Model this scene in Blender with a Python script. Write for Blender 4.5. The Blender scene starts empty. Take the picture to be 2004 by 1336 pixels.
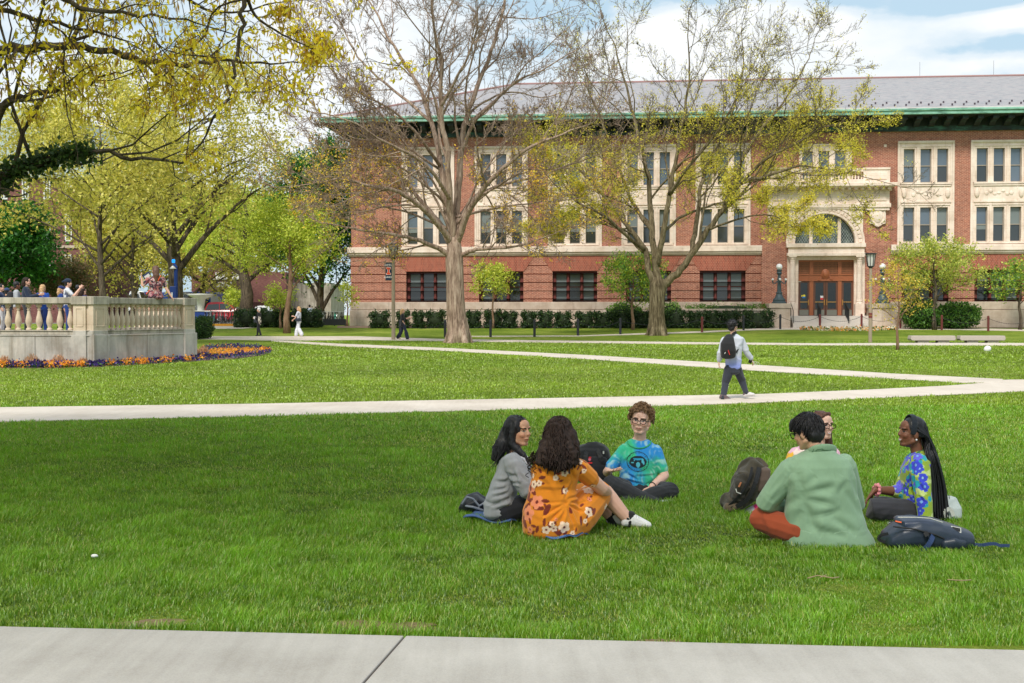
import bpy, math, random
import numpy as np
from mathutils import Vector, Matrix, noise as mnoise
R = math.radians
rnd = random.Random(7)
rng = np.random.default_rng(7)
scn = bpy.context.scene
COL = scn.collection

# ------------------------------------------------------------------ camera
FPX, CX, CY, HOR, CH = 2400.0, 1002.0, 668.0, 615.0, 1.66
PITCH = math.atan((CY - HOR) / FPX)
cam = bpy.data.cameras.new('camera'); camo = bpy.data.objects.new('camera', cam)
COL.objects.link(camo); scn.camera = camo
cam.sensor_width = 36.0; cam.lens = 36.0 * FPX / 2004.0
cam.clip_start = 0.1; cam.clip_end = 2000
camo.location = (0, 0, CH); camo.rotation_euler = (R(90) - PITCH, 0, 0)
scn.view_settings.view_transform = 'Standard'; scn.view_settings.look = 'None'
scn.view_settings.exposure = 0.44; scn.view_settings.gamma = 1.0

# ------------------------------------------------------------------ sun and sky
SUN_EL, SUN_AZ = 50.0, 200.0       # azimuth clockwise from +Y
sl = bpy.data.lights.new('sun', 'SUN'); so = bpy.data.objects.new('sun', sl); COL.objects.link(so)
sl.energy = 2.75; sl.angle = R(13); sl.color = (1.0, 0.94, 0.85)
_d = Vector((math.sin(R(SUN_AZ)) * math.cos(R(SUN_EL)), math.cos(R(SUN_AZ)) * math.cos(R(SUN_EL)), math.sin(R(SUN_EL))))
so.rotation_euler = _d.to_track_quat('Z', 'Y').to_euler()

class NT:
    """tiny node-tree writer"""
    def __init__(s, tree): s.t = tree
    def n(s, typ, **kw):
        nd = s.t.nodes.new('ShaderNode' + typ)
        for k, v in kw.items():
            if k == 'i':
                for a, b in v.items():
                    if hasattr(b, 'default_value') or isinstance(b, bpy.types.NodeSocket): s.t.links.new(b, nd.inputs[a])
                    else: nd.inputs[a].default_value = b
            else: setattr(nd, k, v)
        return nd
    def math(s, op, a, b=0.0, c=0.0, clamp=False):
        nd = s.t.nodes.new('ShaderNodeMath'); nd.operation = op; nd.use_clamp = clamp
        for i, x in enumerate((a, b, c)):
            if isinstance(x, bpy.types.NodeSocket): s.t.links.new(x, nd.inputs[i])
            else: nd.inputs[i].default_value = x
        return nd.outputs[0]
    def vmath(s, op, a, b=(0, 0, 0)):
        nd = s.t.nodes.new('ShaderNodeVectorMath'); nd.operation = op
        for i, x in enumerate((a, b)):
            if isinstance(x, bpy.types.NodeSocket): s.t.links.new(x, nd.inputs[i])
            else: nd.inputs[i].default_value = x
        return nd.outputs['Value'] if op in ('LENGTH', 'DOT_PRODUCT', 'DISTANCE') else nd.outputs[0]
    def noise(s, vec, scale, detail=3, rough=0.55, col=False):
        nd = s.n('TexNoise', i={'Vector': vec, 'Scale': scale, 'Detail': detail, 'Roughness': rough})
        return nd.outputs['Color' if col else 'Fac']
    def ramp(s, fac, stops, interp='LINEAR'):
        nd = s.t.nodes.new('ShaderNodeValToRGB'); s.t.links.new(fac, nd.inputs[0]); cr = nd.color_ramp
        cr.interpolation = interp
        while len(cr.elements) < len(stops): cr.elements.new(0.5)
        for e, (p, c) in zip(cr.elements, stops):
            e.position = p; e.color = (*c, 1) if len(c) == 3 else c
        return nd.outputs[0]
    def mix(s, fac, a, b, mode='MIX'):
        nd = s.t.nodes.new('ShaderNodeMix'); nd.data_type = 'RGBA'; nd.blend_type = mode
        for idx, x in ((0, fac), (6, a), (7, b)):
            if isinstance(x, bpy.types.NodeSocket): s.t.links.new(x, nd.inputs[idx])
            else: nd.inputs[idx].default_value = x if idx == 0 else ((*x, 1) if len(x) == 3 else x)
        return nd.outputs[2]
    def sep(s, v):
        nd = s.n('SeparateXYZ', i={0: v}); return nd.outputs
    def comb(s, x, y, z):
        return s.n('CombineXYZ', i={0: x, 1: y, 2: z}).outputs[0]

wd = bpy.data.worlds.new('World'); scn.world = wd; wd.use_nodes = True
wt = NT(wd.node_tree); wd.node_tree.nodes.clear()
tc = wt.n('TexCoord').outputs['Generated']
sky = wt.n('TexSky', sky_type='NISHITA', sun_disc=False, sun_elevation=R(SUN_EL), sun_rotation=R(SUN_AZ), dust_density=1.6, air_density=1.0, ozone_density=1.0)
skyc = wt.mix(0.80, sky.outputs[0], (4.4, 5.9, 6.9))
def blob(px, py, rx, ry, w):
    x0, z0 = (px - CX) / FPX, (HOR - py) / FPX
    d = wt.vmath('SUBTRACT', tc, (x0, 0.97, z0))
    d = wt.vmath('MULTIPLY', d, (FPX / rx, 1.2, FPX / ry))
    l = wt.vmath('LENGTH', d)
    return wt.math('MULTIPLY', wt.math('POWER', 2.718, wt.math('MULTIPLY', wt.math('MULTIPLY', l, l), -1.0)), w)
tcs = wt.vmath('MULTIPLY', tc, (1.0, 1.0, 2.1))
n1 = wt.noise(tcs, 5.2, 8, 0.56)
n2 = wt.noise(tcs, 19.0, 6, 0.6)
den = wt.math('ADD', wt.math('MULTIPLY', n1, 1.0), wt.math('MULTIPLY', n2, 0.20))
for b in ((1500, 110, 210, 80, .26), (1290, 130, 230, 100, .13), (1950, 92, 190, 17, .34), (1790, 25, 280, 52, -.20), (1780, 70, 150, 30, -.20), (1840, 140, 200, 24, -.12), (1330, 15, 200, 30, -.16), (740, 90, 170, 140, .20),
          (300, 240, 420, 150, .14), (1150, 60, 90, 60, -.14), (560, 30, 260, 40, .10), (1950, 5, 120, 14, .2), (1740, 36, 60, 16, .16), (1900, 165, 200, 16, .12), (420, 130, 120, 30, -.12), (660, 330, 160, 60, .1)):
    den = wt.math('ADD', den, blob(*b))
mask = wt.ramp(den, [(0.53, (0, 0, 0)), (0.61, (.6, .6, .6)), (0.73, (1, 1, 1))], 'EASE')
shade = wt.ramp(wt.math('ADD', wt.noise(tcs, 9.0, 5), wt.math('MULTIPLY', den, 0.25)), [(0.45, (6.2, 6.9, 7.4)), (0.72, (7.7, 7.8, 7.85))])
bg = wt.n('Background', i={'Color': wt.mix(wt.math('MULTIPLY', mask, 0.93), skyc, shade), 'Strength': 0.100})
wo = wt.n('OutputWorld', i={0: bg.outputs[0]})

# ------------------------------------------------------------------ pixel <-> world helpers (photo pixels)
_KY = np.array([-1e4, 0, 15, 25, 37, 52, 68.6, 80, 88, 1e4]); _KZ = np.array([0, 0, 0, -.10, .12, .17, .24, .55, .85, .85])
_GY = np.linspace(-20, 120, 1401); _GZ = np.interp(_GY, _KY, _KZ)
for _ in range(3): _GZ = np.convolve(np.pad(_GZ, 25, mode='edge'), np.ones(51) / 51, mode='valid')
def gz(y): return float(np.interp(y, _GY, _GZ))
_cp, _sp = math.cos(PITCH), math.sin(PITCH)
def ray(px, py):
    a, b = (px - CX) / FPX, (CY - py) / FPX
    return Vector((a, _cp + b * _sp, b * _cp - _sp))
def at(px, py, D):
    """point on the ray at world depth Y = D"""
    r = ray(px, py); return Vector((0, 0, CH)) + r * (D / r.y)
def G(px, py):
    r = ray(px, py); lo, hi = 1.0, 400.0
    f = lambda t: CH + r.z * t - gz(r.y * t)
    for _ in range(50):
        m = (lo + hi) / 2
        if f(m) > 0: lo = m
        else: hi = m
    return Vector((r.x * hi, r.y * hi, gz(r.y * hi)))

# ------------------------------------------------------------------ mesh helpers
def link(o): COL.objects.link(o); return o
def tag(o, label=None, cat=None, group=None, kind=None):
    if label: o['label'] = label
    if cat: o['category'] = cat
    if group: o['group'] = group
    if kind: o['kind'] = kind
    return o
def empty(name, loc=(0, 0, 0), rz=0, label=None, cat=None, group=None):
    o = link(bpy.data.objects.new(name, None)); o.location = loc; o.rotation_euler = (0, 0, rz); o.empty_display_size = 0.2
    return tag(o, label, cat, group)
def arr(name, V, F, mat=None, parent=None, smooth=False, color=None):
    """V (n,3) floats, F list/array of equal-length faces or ragged list"""
    me = bpy.data.meshes.new(name); V = np.asarray(V, dtype=np.float32)
    if isinstance(F, np.ndarray):
        k = F.shape[1]; me.vertices.add(len(V)); me.vertices.foreach_set('co', V.ravel())
        me.loops.add(F.size); me.loops.foreach_set('vertex_index', F.astype(np.int32).ravel())
        me.polygons.add(len(F)); me.polygons.foreach_set('loop_start', np.arange(0, F.size, k, dtype=np.int32))
        me.polygons.foreach_set('loop_total', np.full(len(F), k, dtype=np.int32))
        me.update(calc_edges=True)
    else:
        me.from_pydata([tuple(v) for v in V], [], F)
    if color is not None:
        ca = me.color_attributes.new('Col', 'FLOAT_COLOR', 'POINT')
        c = np.ones((len(V), 4), dtype=np.float32); c[:, :3] = color; ca.data.foreach_set('color', c.ravel())
    if smooth: me.polygons.foreach_set('use_smooth', np.ones(len(me.polygons), dtype=bool))
    if mat: me.materials.append(mat)
    o = link(bpy.data.objects.new(name, me)); o.parent = parent
    return o
class MB:
    def __init__(s): s.v = []; s.f = []
    def quad(s, a, b, c, d):
        n = len(s.v); s.v += [tuple(a), tuple(b), tuple(c), tuple(d)]; s.f.append((n, n + 1, n + 2, n + 3))
    def poly(s, pts):
        n = len(s.v); s.v += [tuple(p) for p in pts]; s.f.append(tuple(range(n, n + len(pts))))
    def box(s, x0, x1, y0, y1, z0, z1):
        if x0 > x1: x0, x1 = x1, x0
        if y0 > y1: y0, y1 = y1, y0
        if z0 > z1: z0, z1 = z1, z0
        n = len(s.v)
        s.v += [(x0, y0, z0), (x1, y0, z0), (x1, y1, z0), (x0, y1, z0), (x0, y0, z1), (x1, y0, z1), (x1, y1, z1), (x0, y1, z1)]
        s.f += [tuple(n + i for i in q) for q in ((0, 3, 2, 1), (4, 5, 6, 7), (0, 1, 5, 4), (1, 2, 6, 5), (2, 3, 7, 6), (3, 0, 4, 7))]
        return s
    def rbox(s, c, hx, hy, hz, rot=None):
        """oriented box: centre, half sizes, 3x3 rotation"""
        n = len(s.v); c = Vector(c)
        for sz in (-1, 1):
            for sx, sy in ((-1, -1), (1, -1), (1, 1), (-1, 1)):
                p = Vector((sx * hx, sy * hy, sz * hz))
                if rot is not None: p = rot @ p
                s.v.append(tuple(c + p))
        s.f += [tuple(n + i for i in q) for q in ((0, 3, 2, 1), (4, 5, 6, 7), (0, 1, 5, 4), (1, 2, 6, 5), (2, 3, 7, 6), (3, 0, 4, 7))]
        return s
    def tube(s, pts, rad, sides=8, cap=True):
        pts = [Vector(p) for p in pts]; m = len(pts)
        if not hasattr(rad, '__len__'): rad = [rad] * m
        up = None; base = len(s.v)
        for i, p in enumerate(pts):
            d = (pts[min(i + 1, m - 1)] - pts[max(i - 1, 0)])
            if d.length < 1e-9: d = Vector((0, 0, 1))
            d.normalize()
            if up is None: up = d.orthogonal().normalized()
            up = (up - d * up.dot(d))
            if up.length < 1e-6: up = d.orthogonal()
            up.normalize(); w = d.cross(up)
            for k in range(sides):
                a = 2 * math.pi * k / sides
                s.v.append(tuple(p + (up * math.cos(a) + w * math.sin(a)) * rad[i]))
        for i in range(m - 1):
            for k in range(sides):
                a = base + i * sides + k; b = base + i * sides + (k + 1) % sides
                s.f.append((a, b, b + sides, a + sides))
        if cap:
            s.f.append(tuple(base + k for k in reversed(range(sides)))); s.f.append(tuple(base + (m - 1) * sides + k for k in range(sides)))
        return s
    def lathe(s, prof, c=(0, 0, 0), sides=16, a0=0.0):
        """prof: list of (r, z)"""
        base = len(s.v)
        for r, z in prof:
            for k in range(sides):
                a = a0 + 2 * math.pi * k / sides
                s.v.append((c[0] + r * math.cos(a), c[1] + r * math.sin(a), c[2] + z))
        for i in range(len(prof) - 1):
            for k in range(sides):
                a = base + i * sides + k; b = base + i * sides + (k + 1) % sides
                s.f.append((a, b, b + sides, a + sides))
        s.f.append(tuple(base + k for k in reversed(range(sides)))); s.f.append(tuple(base + (len(prof) - 1) * sides + k for k in range(sides)))
        return s
    def sphere(s, c, r, seg=14, rings=9, sc=(1, 1, 1)):
        base = len(s.v)
        for i in range(rings + 1):
            t = math.pi * i / rings
            for k in range(seg):
                a = 2 * math.pi * k / seg
                s.v.append((c[0] + r * sc[0] * math.sin(t) * math.cos(a), c[1] + r * sc[1] * math.sin(t) * math.sin(a), c[2] + r * sc[2] * math.cos(t)))
        for i in range(rings):
            for k in range(seg):
                a = base + i * seg + k; b = base + i * seg + (k + 1) % seg
                s.f.append((a, a + seg, b + seg, b))
        return s
    def prism(s, pts, y0, y1, hole=None):
        """2D outline pts (x,z) extruded from y0 to y1"""
        n = len(s.v); k = len(pts)
        s.v += [(p[0], y0, p[1]) for p in pts] + [(p[0], y1, p[1]) for p in pts]
        s.f.append(tuple(n + i for i in range(k))); s.f.append(tuple(n + k + i for i in reversed(range(k))))
        for i in range(k): s.f.append((n + i, n + k + i, n + k + (i + 1) % k, n + (i + 1) % k))
        return s
    def build(s, name, mat, parent=None, smooth=False, bevel=0.0, loc=None):
        o = arr(name, s.v, s.f, mat, parent, smooth)
        if bevel:
            b = o.modifiers.new('bevel', 'BEVEL'); b.width = bevel; b.segments = 2; b.limit_method = 'ANGLE'
        if loc is not None: o.location = loc
        return o
def holes_wall(mb, u0, u1, z0, z1, holes, yf, depth, back=True):
    """wall sheet in the xz plane facing -y at y=yf, openings with reveals 'depth' deep"""
    us = sorted(set([u0, u1] + [min(max(h[k], u0), u1) for h in holes for k in (0, 1)]))
    zs = sorted(set([z0, z1] + [min(max(h[k], z0), z1) for h in holes for k in (2, 3)]))
    for i in range(len(us) - 1):
        for j in range(len(zs) - 1):
            cu, cz = (us[i] + us[i + 1]) / 2, (zs[j] + zs[j + 1]) / 2
            if any(h[0] < cu < h[1] and h[2] < cz < h[3] for h in holes): continue
            mb.quad((us[i], yf, zs[j]), (us[i + 1], yf, zs[j]), (us[i + 1], yf, zs[j + 1]), (us[i], yf, zs[j + 1]))
    for a, b, c, d in holes:
        mb.quad((a, yf, c), (a, yf, d), (a, yf + depth, d), (a, yf + depth, c))
        mb.quad((b, yf, c), (b, yf + depth, c), (b, yf + depth, d), (b, yf, d))
        mb.quad((a, yf, c), (a, yf + depth, c), (b, yf + depth, c), (b, yf, c))
        mb.quad((a, yf, d), (b, yf, d), (b, yf + depth, d), (a, yf + depth, d))
    for a, b in ((u0, 1), (u1, -1)):
        mb.quad((a, yf, z0), (a, yf, z1), (a, yf + depth, z1), (a, yf + depth, z0))
    for z in (z0, z1): mb.quad((u0, yf, z), (u1, yf, z), (u1, yf + depth, z), (u0, yf + depth, z))

# ------------------------------------------------------------------ materials
def srgb(r, g, b):
    f = lambda c: (c / 255 / 12.92) if c / 255 <= 0.04045 else ((c / 255 + 0.055) / 1.055) ** 2.4
    return (f(r), f(g), f(b))
def newmat(name):
    m = bpy.data.materials.new(name); m.use_nodes = True; m.node_tree.nodes.clear(); t = NT(m.node_tree); return m, t
def finish(t, col, rough=0.7, bump=None, bstr=0.3, bdist=0.02, metal=0.0, spec=0.5, sub=None, sheen=0.0):
    kw = {'Base Color': col if isinstance(col, bpy.types.NodeSocket) else (*col, 1), 'Roughness': rough, 'Metallic': metal, 'Specular IOR Level': spec}
    if bump is not None:
        kw['Normal'] = t.n('Bump', i={'Height': bump, 'Strength': bstr, 'Distance': bdist}).outputs[0]
    if sheen: kw['Sheen Weight'] = sheen
    if sub: kw['Subsurface Weight'] = sub[0]; kw['Subsurface Radius'] = sub[1]; kw['Subsurface Scale'] = 0.05
    p = t.n('BsdfPrincipled', i=kw)
    t.n('OutputMaterial', i={0: p.outputs[0]})
    return p
def plain(name, col, rough=0.6, var=0.12, scale=8.0, metal=0.0, spec=0.5, bump=0.0, bscale=60.0, bdist=0.01, sheen=0.0):
    """flat paint with a little natural unevenness"""
    m, t = newmat(name); oc = t.n('TexCoord').outputs['Object']
    n = t.noise(oc, scale, 4)
    c = t.mix(n, tuple(x * (1 - var) for x in col), tuple(min(1, x * (1 + var)) for x in col))
    r = t.math('MULTIPLY_ADD', t.noise(oc, scale * 3, 2), 0.15, rough - 0.07)
    finish(t, c, r, t.noise(oc, bscale, 3) if bump else None, bump, bdist, metal, spec, sheen=sheen)
    return m
def vcol(name, rough=0.85, sheen=0.2, nscale=25.0, nvar=0.10, bump=0.25, bscale=220.0, bdist=0.002, sub=None):
    m, t = newmat(name); oc = t.n('TexCoord').outputs['Object']
    a = t.n('VertexColor', layer_name='Col').outputs[0]
    k = t.math('MULTIPLY_ADD', t.noise(oc, nscale, 3), 2 * nvar, 1 - nvar)
    c = t.mix(1.0, a, t.comb(k, k, k), 'MULTIPLY')
    finish(t, c, rough, t.noise(oc, bscale, 2), bump, bdist, sheen=sheen, sub=sub)
    return m

m_globe = plain('white_globe_glass', srgb(238, 238, 240), 0.25, 0.02)
# ================================================================== ground
def grass_col(t, oc):
    big = t.noise(oc, 0.22, 4, 0.6); mid = t.noise(oc, 1.7, 4, 0.6)
    oc2 = t.vmath('MULTIPLY', oc, (1.0, 0.35, 1.0)); fine = t.noise(oc2, 26.0, 5, 0.7)
    s = t.math('ADD', t.math('MULTIPLY', big, 0.45), t.math('ADD', t.math('MULTIPLY', mid, 0.25), t.math('MULTIPLY', fine, 0.3)))
    c = t.ramp(s, [(0.36, srgb(78, 102, 28)), (0.45, srgb(108, 132, 42)), (0.53, srgb(134, 152, 56)), (0.64, srgb(168, 174, 90))])
    return c, s, fine
m_lawn, t = newmat('lawn_ground'); oc = t.n('TexCoord').outputs['Object']
c, s, fine = grass_col(t, oc)
dry = t.ramp(t.noise(oc, 0.9, 6, 0.7), [(0.66, (0, 0, 0)), (0.76, (.55, .55, .55))])
c = t.mix(dry, c, srgb(150, 140, 88))
finish(t, c, 0.9, t.math('ADD', fine, t.noise(oc, 60.0, 3)), 0.9, 0.06, spec=0.12)
def concrete(name, c0, c1, c2, streak=True):
    m, t = newmat(name); oc = t.n('TexCoord').outputs['Object']
    n = t.noise(oc, 0.8, 5, 0.6); st = t.noise(t.vmath('MULTIPLY', oc, (9.0, 0.8, 1.0)), 1.2, 5, 0.6); sp = t.noise(oc, 110.0, 4, 0.9)
    k = t.math('ADD', t.math('MULTIPLY', n, 0.42), t.math('ADD', t.math('MULTIPLY', st, 0.2), t.math('MULTIPLY', sp, 0.38)))
    c = t.ramp(k, [(0.36, c0), (0.5, c1), (0.62, c2)])
    br = t.noise(t.vmath('MULTIPLY', oc, (1.0, 1.0, 1.0)), 90.0, 4, 0.8)
    finish(t, c, 0.88, br, 0.35, 0.004, spec=0.25); return m
m_walk = concrete('path_concrete', srgb(180, 168, 154), srgb(200, 189, 176), srgb(212, 202, 190))
m_near = concrete('sidewalk_concrete_shaded', srgb(146, 142, 136), srgb(168, 165, 160), srgb(184, 181, 176))  # darker than the path concrete: tree shade partly put into the colour
m_soil = plain('mulch', srgb(120, 100, 84), 0.95, 0.35, 6, bump=0.8, bscale=30, bdist=0.05)
m_asph = plain('asphalt', srgb(120, 118, 116), 0.9, 0.2, 2)
m_kerb = plain('yellow_kerb', srgb(215, 150, 40), 0.8)

xs = np.concatenate([np.linspace(-260, -40, 12), np.linspace(-36, 44, 41), np.linspace(60, 280, 12)])
ys = np.concatenate([[-60, -20, -5], np.arange(0, 92, 1.0), [95, 110, 140, 200, 320, 600, 1200]])
V = [(x * (1 if y < 300 else 6), y, gz(y)) for y in ys for x in xs]
nx = len(xs); F = [(j * nx + i, j * nx + i + 1, (j + 1) * nx + i + 1, (j + 1) * nx + i) for j in range(len(ys) - 1) for i in range(nx - 1)]
tag(arr('ground', V, F, m_lawn, smooth=True), kind='structure')

def interp(poly, x):
    for (x0, y0), (x1, y1) in zip(poly, poly[1:]):
        if x <= x1: return y0 + (y1 - y0) * (x - x0) / (x1 - x0)
    return poly[-1][1]
def strip(name, up, lo, mat, lift=0.012, n=90, kind='structure', rows=6):
    a, b = max(up[0][0], lo[0][0]), min(up[-1][0], lo[-1][0]); V = []; F = []
    for i in range(n + 1):
        x = a + (b - a) * i / n; yu, yl = interp(up, x), interp(lo, x)
        for k in range(rows + 1):
            p = G(x, yl + (yu - yl) * k / rows); V.append((p.x, p.y, gz(p.y) + lift))
    m = rows + 1
    for i in range(n):
        for k in range(rows): F.append((i * m + k, (i + 1) * m + k, (i + 1) * m + k + 1, i * m + k + 1))
    # thin skirts down into the ground so that the slab has an edge
    for k in (0, rows):
        for i in range(n):
            q = len(V); A, B = V[i * m + k], V[(i + 1) * m + k]
            V += [A, B, (B[0], B[1], B[2] - 0.08), (A[0], A[1], A[2] - 0.08)]; F.append((q, q + 1, q + 2, q + 3))
    return tag(arr(name, V, F, mat), kind=kind)
PB_UP = [(-80, 799), (0, 798), (500, 791), (880, 783.5), (1360, 774.5), (1500, 771.5), (1700, 763), (1860, 755), (1925, 750), (1960, 743.5), (2100, 743)]
PB_LO = [(-80, 828), (0, 826), (500, 815), (880, 805), (1360, 793), (1700, 780), (2004, 766), (2100, 761)]
strip('path', PB_UP, PB_LO, m_walk, 0.014)
PC_UP = [(531, 665.8), (660, 672.6), (875, 681.5), (1163, 696), (1500, 716), (1750, 732), (1940, 741.5), (1962, 742.5)]
PC_LO = [(531, 668), (660, 677.6), (875, 687), (1163, 704), (1500, 727), (1750, 741.5), (1880, 749.5), (1962, 749.6)]
strip('path', PC_UP, PC_LO, m_walk, 0.018)
PD_UP, PD_LO = [(380, 658.2), (700, 658.4), (875, 664), (1380, 670.2), (1620, 672.4), (1800, 671.5), (2100, 671.8)], [(380, 663.5), (531, 666.2), (610, 666.2), (700, 665), (875, 668), (1380, 674), (1620, 676), (1800, 676), (2100, 676.4)]
strip('path', PD_UP, PD_LO, m_walk, 0.022)
strip('path', [(870, 657.8), (1130, 656.6), (1260, 652), (1380, 648), (1480, 643), (1545, 638.5), (1765, 638.5), (1850, 641.5), (2100, 646)], [(870, 659), (1130, 658.2), (1260, 654.6), (1380, 650.6), (1480, 645.8), (1545, 645), (1765, 645), (1850, 645), (2100, 649.5)], m_walk, 0.018)
# mulch along the building foot
strip('mulch_bed', [(660, 637.4), (1500, 637.3)], [(660, 641.5), (900, 642), (1320, 640), (1500, 639.5)], m_soil, 0.01)
strip('mulch_bed', [(1768, 636.8), (2100, 636.8)], [(1768, 639), (1900, 641), (2100, 641.5)], m_soil, 0.01)
# street, pavement and kerb far left
strip('street', [(-300, 628.0), (650, 628.0)], [(-300, 633.2), (560, 633.2), (650, 633.2)], m_asph, 0.01, 40)
strip('pavement', [(380, 633.8), (520, 633.8)], [(380, 643.5), (475, 643), (520, 640)], m_walk, 0.016, 20)

# near sidewalk: two slabs with a joint between them
L0, R0 = G(0, 1233), G(2004, 1280); J0, J1 = G(791, 1254), G(716, 1340)
e = (R0 - L0).normalized(); jd = (J1 - J0).normalized()
perp = Vector((e.y, -e.x, 0))
def along(s): return Vector((L0.x + e.x * s, L0.y + e.y * s, 0))
sJ = (Vector((J0.x, J0.y, 0)) - Vector((L0.x, L0.y, 0))).dot(e)
mb = MB()
for s0, s1 in ((sJ - 8, sJ - 4.01), (sJ - 4, sJ - 0.006), (sJ + 0.006, sJ + 4), (sJ + 4.01, sJ + 8)):
    # joint direction is sheared like in the photograph
    k = 1.0 / abs(jd.dot(perp)) if abs(jd.dot(perp)) > .1 else 1
    off = jd * k * 2.4
    a, b = along(s0), along(s1)
    top = [(a.x, a.y, .022), (b.x, b.y, .022), (b.x + off.x, b.y + off.y, .022), (a.x + off.x, a.y + off.y, .022)]
    bot = [(p[0], p[1], -.08) for p in top]
    n = len(mb.v); mb.v += bot + top
    mb.f += [tuple(n + i for i in q) for q in ((4, 5, 6, 7), (0, 1, 5, 4), (1, 2, 6, 5), (2, 3, 7, 6), (3, 0, 4, 7))]
sw = mb.build('sidewalk', m_near, bevel=0.006); tag(sw, kind='structure')
mj = plain('joint_dirt', srgb(120, 84, 56), 0.95, 0.3, 20)
jb = MB(); a, b = along(sJ - .02), along(sJ + .02)
jb.quad((a.x, a.y, .004), (a.x + off.x, a.y + off.y, .004), (b.x + off.x, b.y + off.y, .004), (b.x, b.y, .004))
tag(jb.build('sidewalk_joint', mj), kind='structure')
EDGE = (L0.copy(), e.copy())

# bare soil patches along the sidewalk edge
SOILS = []
for px, py, rx, ry in ((292, 1222, .26, .07), (320, 1216, .14, .05), (700, 1222, .16, .10), (775, 1232, .30, .06), (806, 1224, .14, .07), (1290, 1256, .12, .04)):
    p = G(px, py); SOILS.append((p.x, p.y, rx, ry)); N_ = 22; r_ = random.Random(px)
    V = [(0, 0, .006)] + [(rx * math.cos(2 * math.pi * k / N_) * r_.uniform(.7, 1.15), ry * math.sin(2 * math.pi * k / N_) * r_.uniform(.7, 1.15), .004) for k in range(N_)]
    o = arr('bare_soil', V, [(0, 1 + k, 1 + (k + 1) % N_) for k in range(N_)], bpy.data.materials.get('bare_soil') or plain('bare_soil', srgb(124, 106, 76), .95, .45, 18, bump=.8, bscale=60, bdist=.03)); o.location = (p.x, p.y, 0); tag(o, kind='structure')
# ================================================================== main brick building
m_brick, t = newmat('brick'); oc = t.n('TexCoord').outputs['Object']
sx = t.sep(oc); bv = t.comb(sx[0], sx[2], 0.0)
bt = t.n('TexBrick', i={'Vector': bv, 'Scale': 1.0, 'Mortar Size': 0.011, 'Mortar Smooth': 0.3, 'Brick Width': 0.24, 'Row Height': 0.086, 'Bias': 0.1,
                        'Color1': (*srgb(172, 98, 76), 1), 'Color2': (*srgb(134, 70, 56), 1), 'Mortar': (*srgb(212, 188, 168), 1)})
n = t.noise(oc, 0.5, 5, 0.6); nf = t.noise(t.vmath('MULTIPLY', oc, (4.2, 1, 11.6)), 1.0, 1)
st = t.noise(t.vmath('MULTIPLY', oc, (1.6, 1, .22)), 1.0, 5, .65); c = t.mix(1.0, bt.outputs[0], t.ramp(t.math('ADD', t.math('MULTIPLY', n, .5), t.math('MULTIPLY', st, .5)), [(0.36, (.74, .72, .72)), (0.5, (.98, .98, .98)), (0.64, (1.16, 1.12, 1.1))]), 'MULTIPLY')
c = t.mix(0.35, c, t.ramp(nf, [(0.35, srgb(124, 70, 60)), (0.65, srgb(200, 140, 116))]))
finish(t, c, 0.9, bt.outputs[1], -0.3, 0.01, spec=0.2)
m_vous, t = newmat('flat_arch_brick'); oc = t.n('TexCoord').outputs['Object']
sx = t.sep(oc); bt = t.n('TexBrick', i={'Vector': t.comb(sx[2], sx[0], 0.0), 'Scale': 1.0, 'Mortar Size': 0.012, 'Brick Width': 0.24, 'Row Height': 0.086,
                        'Color1': (*srgb(168, 84, 66), 1), 'Color2': (*srgb(128, 56, 46), 1), 'Mortar': (*srgb(178, 136, 116), 1)})
finish(t, bt.outputs[0], 0.9, spec=0.2)
def stone(name, a, b, cc, dirt):
    m, t = newmat(name); oc = t.n('TexCoord').outputs['Object']
    n = t.noise(oc, 1.1, 6, 0.65); st = t.noise(t.vmath('MULTIPLY', oc, (3.0, 3.0, 0.35)), 1.0, 5, 0.65)
    c = t.ramp(n, [(0.35, a), (0.5, b), (0.65, cc)])
    c = t.mix(t.ramp(st, [(0.55, (0, 0, 0)), (0.75, (.6, .6, .6))]), c, dirt)
    s = t.sep(oc); blk = t.n('TexBrick', i={'Vector': t.comb(s[0], s[2], 0.0), 'Scale': 1.0, 'Mortar Size': 0.008, 'Brick Width': 1.3, 'Row Height': 0.62,
              'Color1': (1, 1, 1, 1), 'Color2': (.95, .94, .93, 1), 'Mortar': (.78, .75, .72, 1)}).outputs[0]
    finish(t, t.mix(1.0, c, blk, 'MULTIPLY'), 0.85, t.noise(oc, 30, 4), 0.2, 0.01, spec=0.25); return m
m_lime = stone('limestone_trim', srgb(216, 196, 180), srgb(232, 213, 199), srgb(240, 225, 213), srgb(188, 168, 150))
m_plin = stone('plinth_stone', srgb(178, 160, 144), srgb(192, 175, 159), srgb(204, 190, 176), srgb(150, 130, 116))
m_slate, t = newmat('slate_roof'); oc = t.n('TexCoord').outputs['Object']
oc3 = t.vmath('MULTIPLY', oc, (1.2, 4.0, 8.0)); n = t.noise(oc3, 1.4, 4, 0.7)
c = t.ramp(n, [(0.3, srgb(112, 110, 116)), (0.45, srgb(140, 140, 144)), (0.55, srgb(160, 156, 156)), (0.72, srgb(138, 120, 128))])
finish(t, c, 0.55, n, 0.15, 0.02)
m_copper, t = newmat('green_copper'); oc = t.n('TexCoord').outputs['Object']
n = t.noise(t.vmath('MULTIPLY', oc, (1.0, 1, 4.0)), 0.8, 6, 0.7)
c = t.ramp(n, [(0.38, srgb(84, 122, 108)), (0.5, srgb(124, 174, 154)), (0.65, srgb(152, 196, 178))])
finish(t, c, 0.7)
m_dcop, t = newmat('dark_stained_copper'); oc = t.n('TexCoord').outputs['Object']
n = t.noise(t.vmath('MULTIPLY', oc, (1.0, 1, 2.0)), 0.9, 6, 0.7)
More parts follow.
